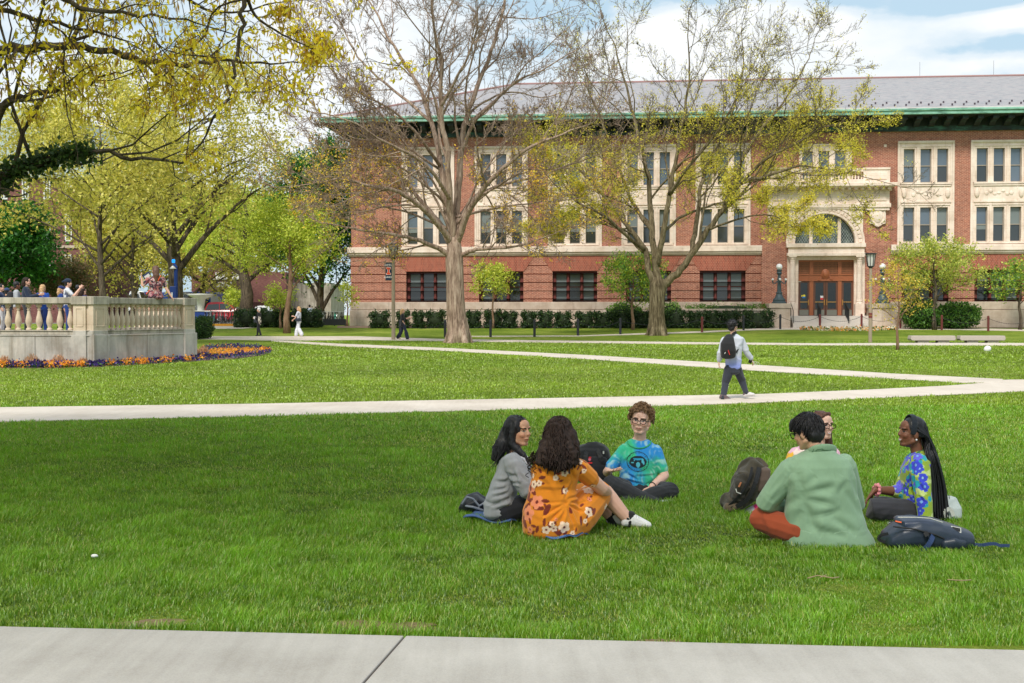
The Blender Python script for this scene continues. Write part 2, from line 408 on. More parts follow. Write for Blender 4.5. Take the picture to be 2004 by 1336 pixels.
c = t.ramp(n, [(0.42, srgb(26, 34, 34)), (0.55, srgb(38, 66, 60)), (0.7, srgb(76, 128, 112))])
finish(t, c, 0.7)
def glass(name, col, spec=0.9):
    m, t = newmat(name); oc = t.n('TexCoord').outputs['Object']
    n = t.noise(oc, 0.35, 4); c = t.mix(n, tuple(x * .7 for x in col), tuple(x * 1.35 for x in col))
    finish(t, c, 0.06, t.noise(oc, 0.6, 2), 0.06, 0.05, spec=spec); return m
m_pane = glass('dark_window_glass', srgb(48, 54, 56)); m_blind = glass('blind_behind_glass', srgb(118, 126, 126), 0.5)
m_blue = glass('sky_window_glass', srgb(88, 102, 116), 0.9)
m_sash = plain('sash_paint', srgb(150, 140, 128)); m_redf = plain('dark_red_frame', srgb(108, 46, 42), 0.55, 0.2, 3)
m_wood = plain('door_wood', srgb(158, 92, 58), 0.5, 0.18, 5); m_dwood = plain('dark_door_wood', srgb(98, 62, 48), 0.5, 0.15, 5)
m_brass = plain('brass', srgb(200, 150, 80), 0.35, metal=0.6); m_kick = plain('kick_plate', srgb(130, 128, 118), 0.4, metal=0.4)
m_iron = plain('dark_iron', srgb(34, 36, 38), 0.5); m_verd = plain('verdigris_bronze', srgb(74, 90, 96), 0.55, 0.3, 6, metal=0.3)

P0 = at(688, 637, 90.0); P1 = at(2004, 635, 85.6)
eu = Vector((P1.x - P0.x, P1.y - P0.y, 0)).normalized()
BZ = 0.80
B = empty('brick_building', (P0.x, P0.y, BZ), math.atan2(eu.y, eu.x), 'long three-storey red brick building with pale limestone trim, slate roof and green copper eaves', 'building')
Bn = Vector((-eu.y, eu.x, 0))   # points away from the camera (local +y)
Bo = Vector((P0.x, P0.y, BZ))
def F(px, py, y=0.0):
    """photo pixel -> (u, z) on the plane local y = y"""
    r = ray(px, py); o = Vector((0, 0, CH)) - Bo
    tt = (y - o.dot(Bn)) / r.dot(Bn); p = o + r * tt
    return p.dot(eu), p.z
def U(px, y=0.0): return F(px, 560, y)[0]
def Z(py, px=1810, y=0.0): return F(px, py, y)[1]
UE = 62.0
zPl = Z(590); zBe0 = Z(497); zBe1 = Z(478.5); zWt = Z(252); zSof = Z(223, y=-1.9)
g = 0.045
bayx = [838, 981, 1125, 1269, 1414, 1810, 1953]
us = [U(x) for x in bayx]; pitch = (us[6] - us[5])
us += [us[6] + pitch, us[6] + 2 * pitch]
uPL, uPR = U(1492), U(1742)
ww = 44.0 / 27.4; hgw = (U(1169) - U(1081.5)) / 2
zg0, zg1 = Z(590), Z(528)
hus = (U(1863.6) - U(1757)) / 2
zS0, zS1 = Z(478.5), Z(279)       # stone surround bottom, top
pane_w = 20.9 / 28.0; pane_off = 32.0 / 28.0
zu0, zu1 = Z(357), Z(291); zl0, zl1 = Z(473), Z(405.5)
# --- brick wall: upper field and rusticated ground floor
mb = MB(); up_h = []
for u in us: up_h.append((u - hus + .05, u + hus - .05, zS0 + .02, zS1 - .05))
uC = (uPL + uPR) / 2
u3a, u3b = U(1563), U(1665); up_h.append((u3a + .05, u3b - .05, Z(352), Z(283)))
# entrance opening
uDa, uDb = U(1545), U(1686); zD0 = Z(617); up_e = (uDa, uDb, zD0, Z(476))
archr = 57.0 / 27.8; zAc = Z(475.5)
holes_wall(mb, 0, UE, zBe0, zWt, up_h + [(uDa, uDb, zBe0 - 1, zAc + archr + .3)], 0.0, 0.5)
mb.quad((0, 0, 0), (0, 0, zWt), (0, 16, zWt), (0, 16, 0)); mb.quad((UE, 0, 0), (UE, 16, 0), (UE, 16, zWt), (UE, 0, zWt)); mb.quad((0, 16, 0), (0, 16, zWt), (UE, 16, zWt), (UE, 16, 0))
gh = [(u - hgw, u + hgw, zg0, zg1) for u in us] + [(uDa, uDb, -1, zBe0 + 1)]
# ground floor in courses with recessed joints
zj = [Z(y) for y in (590, 584.5, 568.5, 551.5, 534.5, 517.5)] + [zBe0]
gaps = 0.05
for k in range(len(zj) - 1):
    z0, z1 = zj[k] + (gaps if k else 0), zj[k + 1]
    hh = [(a, b, max(c, z0), min(d, z1)) for a, b, c, d in gh if max(c, z0) < min(d, z1)]
    holes_wall(mb, 0 - .04, UE, z0, z1, hh, -0.05, 0.45)
wallo = mb.build('wall', m_brick, B)
mb = MB(); gp = [(a, b, c, d) for a, b, c, d in gh]
holes_wall(mb, 0, UE, zg0 - .1, zBe0, [(a, b, max(c, zg0 - .1), min(d, zBe0)) for a, b, c, d in gp], 0.02, 0.3)
mb.build('joint_recess', plain('dark_brick_joint', srgb(92, 44, 36), 0.95), B)
# flat arches
for u in us:
    m1 = MB(); m1.prism([(u - hgw - .05, zg1 + .003), (u + hgw + .05, zg1 + .003), (u + hgw + .75, Z(499)), (u - hgw - .75, Z(499))], -0.085, -0.03); m1.build('flat_arch', m_vous, B)
# --- plinth, belt course
mb = MB()
for a, b in ((-.12, uDa), (uDb, UE)):
    mb.box(a, b, -.16, .4, -1.2, zPl - .35 if False else Z(606)); mb.box(a + (0.04 if a < 0 else 0), b, -.10, .4, Z(605.4), zPl)
mb.build('plinth', m_plin, B, bevel=0.03)
mb = MB()
for a, b in ((-.22, uPL), (uPR, UE)):
    mb.box(a, b, -.34, .3, Z(490), zBe1); mb.box(a + .06 * (a < 0), b - .06 * (b < UE), -.24, .3, Z(494), Z(490.05)); mb.box(a + .1 * (a < 0), b - .1 * (b < UE), -.14, .3, zBe0, Z(494.05))
mb.build('belt_course', m_lime, B, bevel=0.02)
# --- window bays with limestone surrounds
def sash(u, z0, z1, y, frame_m, glass_top, glass_bot, w=pane_w, mid=.5, blind=None):
    a, b = u - w / 2, u + w / 2; fr = .045; mb = MB()
    mb.box(a, a + fr, y, y + .1, z0, z1); mb.box(b - fr, b, y, y + .1, z0, z1)
    zm = z0 + (z1 - z0) * mid
    for c, d in ((z0, z0 + fr + .02), (z1 - fr, z1), (zm - .035, zm + .035)): mb.box(a + fr, b - fr, y, y + .1, c, d)
    w_ = mb.build('window', frame_m, B)
    m1 = MB(); m1.quad((a + .01, y + .06, z0), (b - .01, y + .06, z0), (b - .01, y + .06, zm), (a + .01, y + .06, zm)); m1.build('pane', glass_bot, w_)
    m1 = MB(); m1.quad((a + .01, y + .05, zm), (b - .01, y + .05, zm), (b - .01, y + .05, z1), (a + .01, y + .05, z1)); m1.build('pane', glass_top, w_)
    if blind:
        m1 = MB(); m1.box(a + fr, b - fr, y + .03, y + .045, zm - blind, zm); m1.build('blind', m_blind, w_)
def surround(u, idx):
    mb = MB(); hs = []
    for k in (-1, 0, 1):
        c = u + k * pane_off
        hs.append((c - pane_w / 2, c + pane_w / 2, zu0, zu1)); hs.append((c - pane_w / 2, c + pane_w / 2, zl0, zl1))
    holes_wall(mb, u - hus, u + hus, zS0, zS1, hs, -0.06, 0.42)
    e_ = .10
    # outer moulding, hood, sills, spandrel panel
    mb.box(u - hus - .06, u + hus + .06, -.16, .2, zS1 - .03, zS1 + .12)
    for s_ in (-1, 1): mb.box(u + s_ * hus - .07, u + s_ * hus + .07, -.13, .2, zS0 + .003, zS1 - .035)
    for zz in (zu0, zl0): mb.box(u - hus + .12, u + hus - .12, -.17, .1, zz - .13, zz - .012)
    for zz in (zu1, zl1): mb.box(u - hus + .18, u + hus - .18, -.11, .1, zz + .14, zz + .22)
    for zz, z9 in ((zu0, zu1), (zl0, zl1)):
        for k in (-1.5, -.5, .5, 1.5):
            c = u + k * pane_off; mb.box(c - .07, c + .07, -.12, .1, zz + .003, z9 + .12)
    zp0, zp1 = Z(392), Z(364)
    mb.box(u - hus + .14, u + hus - .14, -.13, .1, zp1 - .01, zp1 + .08); mb.box(u - hus + .14, u + hus - .14, -.13, .1, zp0 - .16, zp0 - .05)
    for s_ in (-1, 1): mb.box(u + s_ * (hus - .62) - .03, u + s_ * (hus - .62) + .03, -.10, .1, zp0, zp1 - .02)
    so_ = mb.build('window_surround', m_lime, B)
    m2 = MB()
    for s_ in (-1, 1): m2.sphere((u + s_ * (hus - .37), -.07, (zp0 + zp1) / 2), .24, 12, 8, (.75, .45, 1.5))
    for k in range(7):
        a = u + (k - 3) * .28; m2.sphere((a, -.06, (zp0 + zp1) / 2 + .12 * math.sin(k * 2.1 + idx)), .12, 8, 6, (1.2, .35, 1 + .3 * math.cos(k)))
    m2.build('carved_relief', m_lime, B, smooth=True)
    for k in (-1, 0, 1):
        c = u + k * pane_off; r_ = rnd.random()
        sash(c, zu0, zu1, .16, m_sash, m_blue if r_ < .7 else m_blind, m_blue if rnd.random() < .6 else m_pane)
        r_ = rnd.random()
        sash(c, zl0, zl1, .16, m_sash, m_blind if r_ < .55 else m_blue, m_pane, blind=.35 if rnd.random() < .45 else None)
for i, u in enumerate(us): surround(u, i)
for u in us:
    mb = MB(); hs = [(u + k * .98 - .41, u + k * .98 + .41, zg0 + .06, zg1 - .1) for k in (-1, 0, 1)]
    holes_wall(mb, u - hgw, u + hgw, zg0 + .003, zg1 - .003, hs, .20, .12)
    for k in (-.5, .5): mb.box(u + k * .98 - .05, u + k * .98 + .05, .12, .25, zg0 + .01, zg1 - .01)
    mb.build('window_frame', m_redf, B)
    for k in (-1, 0, 1):
        sash(u + k * .98, zg0 + .06, zg1 - .1, .26, m_redf, m_blind if rnd.random() < .75 else m_pane, m_blind if rnd.random() < .45 else m_pane, w=.82)
# --- interior backing so nothing is seen through gaps
mb = MB(); mb.box(.3, UE - .3, .62, .7, 0, zWt); mb.build('inner_wall', plain('dark_interior', (.02, .02, .022)), B)
# --- frieze, cornice, gutter
OV = 1.9
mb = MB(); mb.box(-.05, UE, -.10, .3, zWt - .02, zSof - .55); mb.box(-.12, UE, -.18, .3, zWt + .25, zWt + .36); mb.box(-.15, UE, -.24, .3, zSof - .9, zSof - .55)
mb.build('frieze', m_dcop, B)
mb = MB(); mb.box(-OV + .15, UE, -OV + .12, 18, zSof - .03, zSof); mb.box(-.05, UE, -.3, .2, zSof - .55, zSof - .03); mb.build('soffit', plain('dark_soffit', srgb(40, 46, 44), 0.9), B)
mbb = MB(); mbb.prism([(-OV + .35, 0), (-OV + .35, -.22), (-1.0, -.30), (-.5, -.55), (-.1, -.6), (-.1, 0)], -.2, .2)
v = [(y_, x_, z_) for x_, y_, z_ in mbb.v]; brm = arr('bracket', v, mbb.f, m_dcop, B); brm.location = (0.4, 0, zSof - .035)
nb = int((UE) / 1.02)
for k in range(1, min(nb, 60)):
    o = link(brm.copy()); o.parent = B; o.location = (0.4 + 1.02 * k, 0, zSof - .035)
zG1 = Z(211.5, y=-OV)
mb = MB(); mb.box(-OV, UE, -OV, -OV + .4, zSof, zG1 - .08); mb.box(-OV - .08, UE, -OV - .09, -OV + .4, zG1 - .16, zG1); mb.box(-OV, -OV + .4, -OV + .4, 18, zSof, zG1 - .003)
mb.build('gutter', m_copper, B, bevel=0.03)
# --- hipped slate roof
RY = 10.0; ridgeU, zR = F(1040, 158.5, RY)[0], F(1700, 153, RY)[1]
ridgeU = F(1010, 158.5, RY)[0]
mb = MB(); E0 = (-OV + .1, -OV + .25, zG1 - .05); E1 = (UE, -OV + .25, zG1 - .05); R0_ = (ridgeU, RY, zR); R1_ = (UE, RY, zR); E2 = (-OV + .1, 22, zG1 - .05); E3 = (UE, 22, zG1 - .05)
mb.quad(E0, E1, R1_, R0_); mb.poly([E0, R0_, E2]); mb.quad(R0_, R1_, E3, E2); mb.build('roof', m_slate, B)
mb = MB(); mb.tube([R0_, R1_], .12, 6); mb.tube([E0, R0_], .12, 6); mb.build('roof_ridge', plain('ridge_cap', srgb(150, 116, 112), 0.7), B)
mb = MB(); mb.box(-OV + .3, UE, -OV + .2, -OV + .5, zG1 - .06, zG1 + .12); mb.build('flashing', plain('flashing', srgb(200, 190, 190), .6), B)
mb = MB(); sl_ = (zR - zG1) / (RY + OV)
for r_ in range(2):
    k = 0
    uu = .5 + r_ * .4
    while uu < UE - 1 and True:
        y_ = -OV + .25 + 1.3 + .8 * r_ + rnd.uniform(-.1, .1); mb.box(uu - .05, uu + .05, y_ - .05, y_ + .05, zG1 + (y_ + OV - .25) * sl_ - .05, zG1 + (y_ + OV - .25) * sl_ + .1); uu += .78
tag(mb.build('snow_guards', plain('snow_guard', srgb(70, 60, 70)), B), kind='stuff')
mb = MB()
for px_ in (1797, 1941): mb.tube([(U(px_, RY), RY, zR), (U(px_, RY), RY, zR + 1.2)], .012, 4)
mb.build('lightning_rod', m_iron, B)

# --- entrance pavilion
PV = -0.55     # projection of the limestone front
def FP(px, py, y=PV): return F(px, py, y)
def box_px(mb, x0, x1, y0, y1, ya, yb):
    """box given by photo pixels on plane y=ya (front) to yb (back)"""
    a, z1 = F(x0, y0, ya); b, z0 = F(x1, y1, ya); mb.box(a, b, ya, yb, z0, z1)
# brick piers beside the entrance stand forward
mb = MB()
box_px(mb, 1492, 1543, 372, 612, -.35, .1); mb.build('brick_pier', m_brick, B); mb = MB(); box_px(mb, 1690, 1742, 372, 612, -.35, .1); mb.build('brick_pier', m_brick, B)
# limestone arch wall: rectangle minus half disc
cx_, cz_ = F(1615, 476, PV); rad = 58.5 / 28.1
xl, zt = F(1543, 402, PV); xr, zb = F(1689, 476, PV)
mb = MB(); N = 40
arc = [(cx_ + rad * math.cos(math.pi * k / N), cz_ + rad * math.sin(math.pi * k / N)) for k in range(N + 1)]
def rect_pt(x, z):
    dx, dz = x - cx_, z - cz_; s_ = 1e9
    if dx > 1e-6: s_ = min(s_, (xr - cx_) / dx)
    if dx < -1e-6: s_ = min(s_, (xl - cx_) / dx)
    if dz > 1e-6: s_ = min(s_, (zt - cz_) / dz)
    return (cx_ + dx * s_, cz_ + dz * s_)
out = [rect_pt(*p) for p in arc]
for k in range(N):
    a, b, c_, d = arc[k], arc[k + 1], out[k + 1], out[k]
    pts = [a, b, c_]
    if abs(c_[0] - d[0]) > 1e-4 and abs(c_[1] - d[1]) > 1e-4:      # corner
        pts.append((xr if d[0] > cx_ else xl, zt))
    pts.append(d); mb.poly([(p[0], PV, p[1]) for p in pts])
    mb.quad((a[0], PV, a[1]), (a[0], PV + .6, a[1]), (b[0], PV + .6, b[1]), (b[0], PV, b[1]))
mb.quad((xl, PV, zb), (xl, PV, zt), (xl, .1, zt), (xl, .1, zb)); mb.quad((xr, PV, zb), (xr, .1, zb), (xr, .1, zt), (xr, PV, zt))
mb.build('arch_wall', m_lime, B)
# archivolt rings and blocks
mb = MB()
for r0_, r1_, yy in ((rad + .02, rad + .16, PV - .06), (rad + .5, rad + .64, PV - .06)):
    for k in range(N):
        a0, a1 = math.pi * k / N, math.pi * (k + 1) / N
        P_ = [(cx_ + r_ * math.cos(a), cz_ + r_ * math.sin(a)) for r_, a in ((r0_, a0), (r1_, a0), (r1_, a1), (r0_, a1))]
        mb.prism(P_, yy, PV + .01)
for k in range(25):
    a = math.pi * (k + .5) / 25; r_ = rad + .33
    mb.rbox((cx_ + r_ * math.cos(a), PV - .02, cz_ + r_ * math.sin(a)), .11, .04, .09, Matrix.Rotation(-a, 3, 'Y'))
mb.build('archivolt', m_lime, B)
# entablature over the arch, cornice, modillions, parapet
mb = MB(); box_px(mb, 1505, 1741, 372, 401, PV - .02, .1); box_px(mb, 1503, 1744, 399, 405, PV - .16, .1); box_px(mb, 1539, 1690, 404.8, 409, PV - .10, .1)
for x0 in (1505, 1694): box_px(mb, x0, x0 + 47, 405, 411, PV - .08, .1)
for x0, x1 in ((1512, 1536), (1703, 1735)): box_px(mb, x0, x1, 380, 392, PV - .08, PV)
mb.build('entablature', m_lime, B, bevel=.015)
mb = MB(); box_px(mb, 1494, 1757, 358.5, 362.5, PV - .75, .1); box_px(mb, 1499, 1750, 362.4, 365, PV - .62, .1); mb.build('cornice', m_lime, B, bevel=.02)
mb = MB(); box_px(mb, 1503, 1746, 368, 372.3, PV - .12, .1); mb.build('cornice_bed', m_lime, B)
dm = MB(); dm.box(-.11, .11, PV - .52, PV + .02, -.2, 0); zc = F(1600, 364.9, PV - .62)[1]
dmo = dm.build('modillion', m_lime, B); u_a, u_b = F(1507, 365, PV - .5)[0], F(1741, 365, PV - .5)[0]
for k in range(19):
    o = dmo if k == 0 else link(dmo.copy()); o.parent = B; o.location = (u_a + (u_b - u_a) * k / 18, 0, zc)
mb = MB()
for x0, x1 in ((1499, 1539.5), (1690, 1742)):
    box_px(mb, x0, x1, 328.5, 358.6, PV - .3, PV + .25); box_px(mb, x0 - 1, x1 + 1, 327.5, 331, PV - .36, PV + .3); box_px(mb, x0 + 6, x1 - 6, 337, 350, PV - .35, PV)
box_px(mb, 1539, 1690.5, 330, 335.5, PV - .3, PV + .2); box_px(mb, 1539, 1690.5, 351.5, 358.6, PV - .3, PV + .25)
for x0 in (1561, 1594, 1627, 1660): box_px(mb, x0 - 2, x0 + 5, 335, 352, PV - .24, PV + .15)
mb.build('balcony_parapet', m_lime, B, bevel=.015)
zb0, zb1 = F(1615, 351.6, PV - .05)[1], F(1615, 335.4, PV - .05)[1]; H_ = zb1 - zb0
bal = MB(); bal.lathe([(.07, 0), (.07, .05 * H_), (.04, .08 * H_), (.085, .3 * H_), (.05, .48 * H_), (.035, .55 * H_), (.075, .72 * H_), (.05, .9 * H_), (.075, .95 * H_), (.075, H_)], sides=8)
b0 = bal.build('baluster', m_lime, B, smooth=True); first = True
for x0, x1 in ((1541, 1559), (1566, 1592), (1599, 1625), (1632, 1658), (1665, 1689)):
    for k in range(4):
        uu = F(x0 + (x1 - x0) * (k + .5) / 4, 343, PV - .05)[0]; o = b0 if first else link(b0.copy()); first = False; o.parent = B; o.location = (uu, PV - .05, zb0)
# floor of balcony
mb = MB(); box_px(mb, 1500, 1741, 357, 358, PV - .2, .2); mb.build('balcony_floor', m_plin, B)
# third-floor window over balcony
mb = MB(); hs = []
zq0, zq1 = Z(357), Z(293)
for k in (1588.5 - 9.5, 1612 , 1643): pass
cen = [U(1579), U(1611), U(1643)]
hs = [(c - .37, c + .37, zq0, zq1) for c in cen]
holes_wall(mb, u3a, u3b, Z(360), Z(282), hs, -.06, .42); mb.box(u3a - .06, u3b + .06, -.16, .2, Z(282.2), Z(279)); mb.build('window_surround', m_lime, B)
for c in cen: sash(c, zq0, zq1, .16, m_sash, m_blue, m_blue, w=.74)
mb = MB()
for px_ in (1690.5, 1732.5):
    a, z_ = F(px_, 285, -.02); mb.box(a - .09, a + .09, -.05, .02, z_ - .09, z_ + .09)
mb.build('wall_block', m_lime, B)
# arched window: glass, mullions, leading
m_lead = plain('leading', srgb(150, 158, 156), 0.5)
m_green, t = newmat('arch_glass'); oc = t.n('TexCoord').outputs['Object']
finish(t, t.ramp(t.noise(oc, 2.2, 4, .6), [(.35, srgb(34, 44, 38)), (.55, srgb(70, 84, 74)), (.7, srgb(112, 124, 116))]), .1, spec=.8)
yy = PV + .45; mb = MB(); mb.poly([(p[0], yy, p[1]) for p in arc]); aw = mb.build('arched_window', m_green, B)
for px_ in (1587, 1642.5):
    mb = MB(); a = F(px_, 460, PV + .25)[0]; h_ = math.sqrt(max(0, rad ** 2 - (abs(a - cx_) + .1) ** 2)); mb.box(a - .11, a + .11, PV + .22, yy - .002, cz_, cz_ + h_); mb.build('mullion', m_lime, aw)
mb = MB(); sp_ = .27
for s_ in (-1, 1):
    k = -24
    while k < 24:
        # diagonal lead lines clipped to the half disc
        pts = []
        for q in range(0, 61):
            x_ = cx_ - rad + 2 * rad * q / 60; z_ = cz_ + s_ * 1.5 * (x_ - cx_) + k * sp_
            if z_ > cz_ + .02 and (x_ - cx_) ** 2 + (z_ - cz_) ** 2 < (rad * .985) ** 2: pts.append((x_, yy - .012, z_))
        if len(pts) > 1: mb.tube([pts[0], pts[-1]], .011, 4)
        k += 1
mb.build('leading', m_lead, aw)
# impost course below arch, lintel
mb = MB(); box_px(mb, 1539.5, 1695, 476, 483, PV - .28, .1); box_px(mb, 1543, 1692, 482.8, 488.5, PV - .12, .1); box_px(mb, 1543, 1692, 488.4, 495, PV - .2, .1); box_px(mb, 1541, 1694, 494.8, 500, PV - .3, .1)
box_px(mb, 1555, 1677, 499.8, 508, PV + .1, PV + .5)
mb.build('lintel', m_lime, B, bevel=.015)
for x0 in (1537, 1693.5):
    pass
# columns: capital, shaft, base
for px_ in (1551, 1682):
    a, z1 = F(px_, 500, PV - .02); z0 = F(px_, 594, PV - .02)[1]; zf = F(px_, 618, PV - .02)[1]
    mb = MB(); mb.lathe([(.27, z0), (.27, z0 + .06), (.23, z0 + .12), (.25, z0 + .2), (.21, z0 + .28), (.205, z0 + .5), (.18, z1 - .42), (.2, z1 - .38), (.19, z1 - .34), (.24, z1 - .12), (.27, z1 - .1)], (a, PV - .02, 0), 20)
    mb.box(a - .28, a + .28, PV - .30, PV + .26, z1 - .1, z1); col_ = mb.build('column', m_lime, B, smooth=False)
    mb = MB()
    for k in range(10):
        an = 2 * math.pi * k / 10; mb.sphere((a + .21 * math.cos(an), PV - .02 + .21 * math.sin(an), z1 - .2), .06, 6, 5, (.8, .8, 1.6))
    mb.build('capital_leaves', m_lime, col_, smooth=True)
    mb = MB(); mb.box(a - .32, a + .32, PV - .34, PV + .3, zf - .4, z0); mb.build('column_pedestal', m_lime, B, bevel=.02)
for x0, x1 in ((1541, 1562), (1672, 1692)): mb = MB(); box_px(mb, x0, x1, 500, 618, PV + .12, PV + .5); mb.build('door_jamb', m_lime, B)
# timber door front
yd = PV + .42
mb = MB()
def bp(x0, x1, y0, y1, ya=yd, d=.12): box_px(mb, x0, x1, y0, y1, ya, ya + d)
bp(1558.5, 1674, 508, 512.5); bp(1558.5, 1674, 536, 548.4)
for x0, x1 in ((1558.5, 1562.2), (1584.5, 1591.5), (1640, 1646.5), (1669.5, 1674)): bp(x0, x1, 512.4, 617, yd - .02, .16)
bp(1562, 1670, 546, 549.5, yd - .05, .1); bp(1562, 1670, 536, 538, yd - .05, .1)
mb.build('door_frame', m_wood, B)
mb = MB()
for x0, x1, nx_ in ((1562.2, 1584.5, 9), (1591.5, 1640, 18), (1646.5, 1669.5, 9)):
    for k in range(nx_ + 1):
        x_ = x0 + (x1 - x0) * k / nx_; box_px(mb, x_ - .7, x_ + .7, 512.5, 536, yd + .04, yd + .07)
    for k in range(8):
        y_ = 512.5 + 23.5 * k / 7; box_px(mb, x0, x1, y_ - .75, y_ + .75, yd + .035, yd + .065)
mb.build('lattice', plain('lattice_wood', srgb(140, 88, 58)), B)
mb = MB(); box_px(mb, 1560, 1672, 510, 618, yd + .14, yd + .18); mb.build('door_backing', plain('door_dark', (.012, .012, .012)), B)
# carved seal
a, z_ = F(1615.5, 536, yd - .06); mb = MB(); mb.sphere((a, yd - .04, z_), .36, 18, 10, (.8, .22, 1.0)); mb.sphere((a, yd - .1, z_), .24, 14, 8, (.8, .3, 1.0))
for s_ in (-1, 1): mb.tube([(a + s_ * .3, yd - .05, z_ - .1), (a + s_ * .34, yd - .05, z_ - .38), (a + s_ * .5, yd - .05, z_ - .42)], .04, 6)
mb.build('carved_seal', m_wood, B, smooth=True)
def door(x0, x1, leafside, top=549.5, dark=True):
    mb = MB(); w = 3.6
    for q in ((x0, x0 + w), (x1 - w, x1)): box_px(mb, q[0], q[1], top, 604.5, yd + .03, yd + .1)
    box_px(mb, x0 + w, x1 - w, top, top + 3.4, yd + .03, yd + .1); box_px(mb, x0, x1, 604, 617, yd + .03, yd + .1)
    d_ = mb.build('door', m_dwood if dark else m_wood, B)
    mb = MB(); box_px(mb, x0 + w - .3, x1 - w + .3, top + 3, 604.6, yd + .07, yd + .08); mb.build('pane', glass('door_glass', (.008, .010, .009), .7) if 'door_glass' not in bpy.data.materials else bpy.data.materials['door_glass'], d_)
    mb = MB(); box_px(mb, x0 + 2, x1 - 2, 606, 616.4, yd + .015, yd + .03); mb.build('kick_plate', m_kick, d_)
    mb = MB(); box_px(mb, x0 + 3, x1 - 3, 590, 591.4, yd - .03, yd + .02); mb.build('push_bar', m_brass, d_)
    hx = x1 - 1.8 if leafside > 0 else x0 + 1.8
    mb = MB(); box_px(mb, hx - .6, hx + .6, 586, 597, yd - .05, yd + .03); mb.build('handle', m_brass, d_)
    return d_
dl = door(1562.5, 1584.2, 1); d2 = door(1592, 1615.2, 1); d3 = door(1616.2, 1639.5, -1); d4 = door(1647, 1669, -1)
def sticker(d_, x0, x1, y0, y1, col, nm, k=0):
    mb = MB(); box_px(mb, x0, x1, y0, y1, yd + .06 - .003 * k, yd + .065 - .003 * k); mb.build('notice', plain(nm, col, .6, .02), d_)
sticker(dl, 1568, 1570.5, 577, 580.5, srgb(200, 180, 60), 'yellow_notice'); sticker(dl, 1571, 1575.8, 576.5, 580, srgb(235, 215, 60), 'yellow_notice2'); sticker(dl, 1570, 1575.8, 580, 583, srgb(40, 120, 190), 'blue_notice')
sticker(d2, 1605.5, 1612, 578.5, 582.5, srgb(225, 225, 228), 'white_notice'); sticker(d2, 1605.5, 1612, 582.5, 586.5, srgb(200, 60, 60), 'red_notice')
sticker(dl, 1561.5, 1568, 550.2, 551.6, srgb(215, 205, 195), 'door_label', 25)
# cartouches hanging on the piers
for px_ in (1518, 1718):
    mb = MB(); yc = -.5
    pts = [F(px_ + dx, py, yc) for dx, py in ((-15.5, 401), (15.5, 401), (15.5, 437), (9, 438.5), (5, 441.5), (0, 444), (-5, 441.5), (-9, 438.5), (-15.5, 437))]
    mb.prism(pts, yc, -.33); mb2 = MB(); a, z_ = F(px_, 421, yc)
    for r0_, y_ in ((.42, yc - .01), (.3, yc - .06)): mb.sphere((a, y_, z_), r0_, 18, 10, (.82, .22, 1.25))
    for s_ in (-1, 1):
        mb.tube([(a, yc - .05, z_ + .62), (a + s_ * .22, yc - .1, z_ + .78), (a + s_ * .62, yc - .05, z_ + .74)], [.1, .08, .03], 6)
        mb.tube([(a + s_ * .42, yc - .02, z_ + .3), (a + s_ * .46, yc - .02, z_ - .3), (a + s_ * .25, yc - .02, z_ - .55)], .05, 6)
    mb.build('cartouche', m_lime, B)
# steps, cheek walls, railings
zA = F(1615, 617.6, PV - .35)[1]; ug = [F(x_, 625, PV - 1.2)[0] for x_ in (1549, 1718)]
mb = MB(); st_n = 3; zgd = gz(80) - BZ - .15; hstep = .165
mb.box(ug[0] - .3, ug[1] + .3, PV - .9, .6, zgd, zA)
for k in range(1, 4): mb.box(ug[0], ug[1], PV - .9 - .36 * k, PV - .9 - .36 * (k - 1) + .001, zgd, zA - hstep * k)
mb.build('steps', plain('step_stone', srgb(196, 188, 180), .85, .15, 1.5), B, bevel=.01)
yF = PV - 2.1
def cheek(x0, x1):
    mb = MB(); a, z1 = F(x0, 593.5, yF); b, _ = F(x1, 593.5, yF)
    mb.box(a, b, yF, -.2, zgd - .3, z1 - .32); mb.box(a - .06, b + .06, yF - .08, -.15, z1 - .32, z1); mb.build('pedestal', m_plin, B, bevel=.02)
    return (a + b) / 2, z1
uc1, zc1 = cheek(1506.5, 1547); uc2, zc2 = cheek(1708, 1752)
rails = []
mb_ = None
for px_, lean in ((1602.5, 0), (1657, 0)):
    mb = MB(); a = F(px_, 610, PV - 1.2)[0]; y0_, y1_ = PV - .6, PV - 2.05; z_a = zA; z_b = zA - 3 * hstep
    mb.tube([(a, y0_, z_a), (a, y0_, z_a + .92)], .03, 6); mb.tube([(a, y1_, z_b), (a, y1_, z_b + .9)], .03, 6)
    for k in range(1, 9):
        f = k / 9; y_ = y0_ + (y1_ - y0_) * f; zz = z_a + (z_b - z_a) * f; mb.tube([(a, y_, zz + .08), (a, y_, zz + .88)], .016, 5)
    mb.tube([(a, y0_, z_a + .92), (a, y1_ - .1, z_b + .88)], .035, 6); mb.tube([(a, y0_, z_a + .1), (a, y1_, z_b + .1)], .02, 6); mb.build('handrail', m_iron, B)
for px_ in (1549.5, 1716):
    mb = MB(); a = F(px_, 610, PV - 1.2)[0]; y0_, y1_ = PV - .7, PV - 2.0
    mb.tube([(a, y0_, zA), (a, y0_, zA + .92), (a, y1_, zA + .35), (a, y1_, zA - 3 * hstep)], .025, 6); mb.build('handrail', m_iron, B)
# low terrace wall with hedge, left of the steps
mb = MB(); a, z1 = F(1335, 604, -2.3); b, _ = F(1508, 604, -2.3); mb.box(a, b, -2.3, -.2, zgd - .3, z1 - .15); mb.box(a - .04, b, -2.36, -.2, z1 - .15, z1); mb.build('terrace_wall', m_plin, B, bevel=.02)
HEDGE_TOP = (a, b, z1)
def bl(u, y, z): return Bo + eu * u + Bn * y + Vector((0, 0, z))
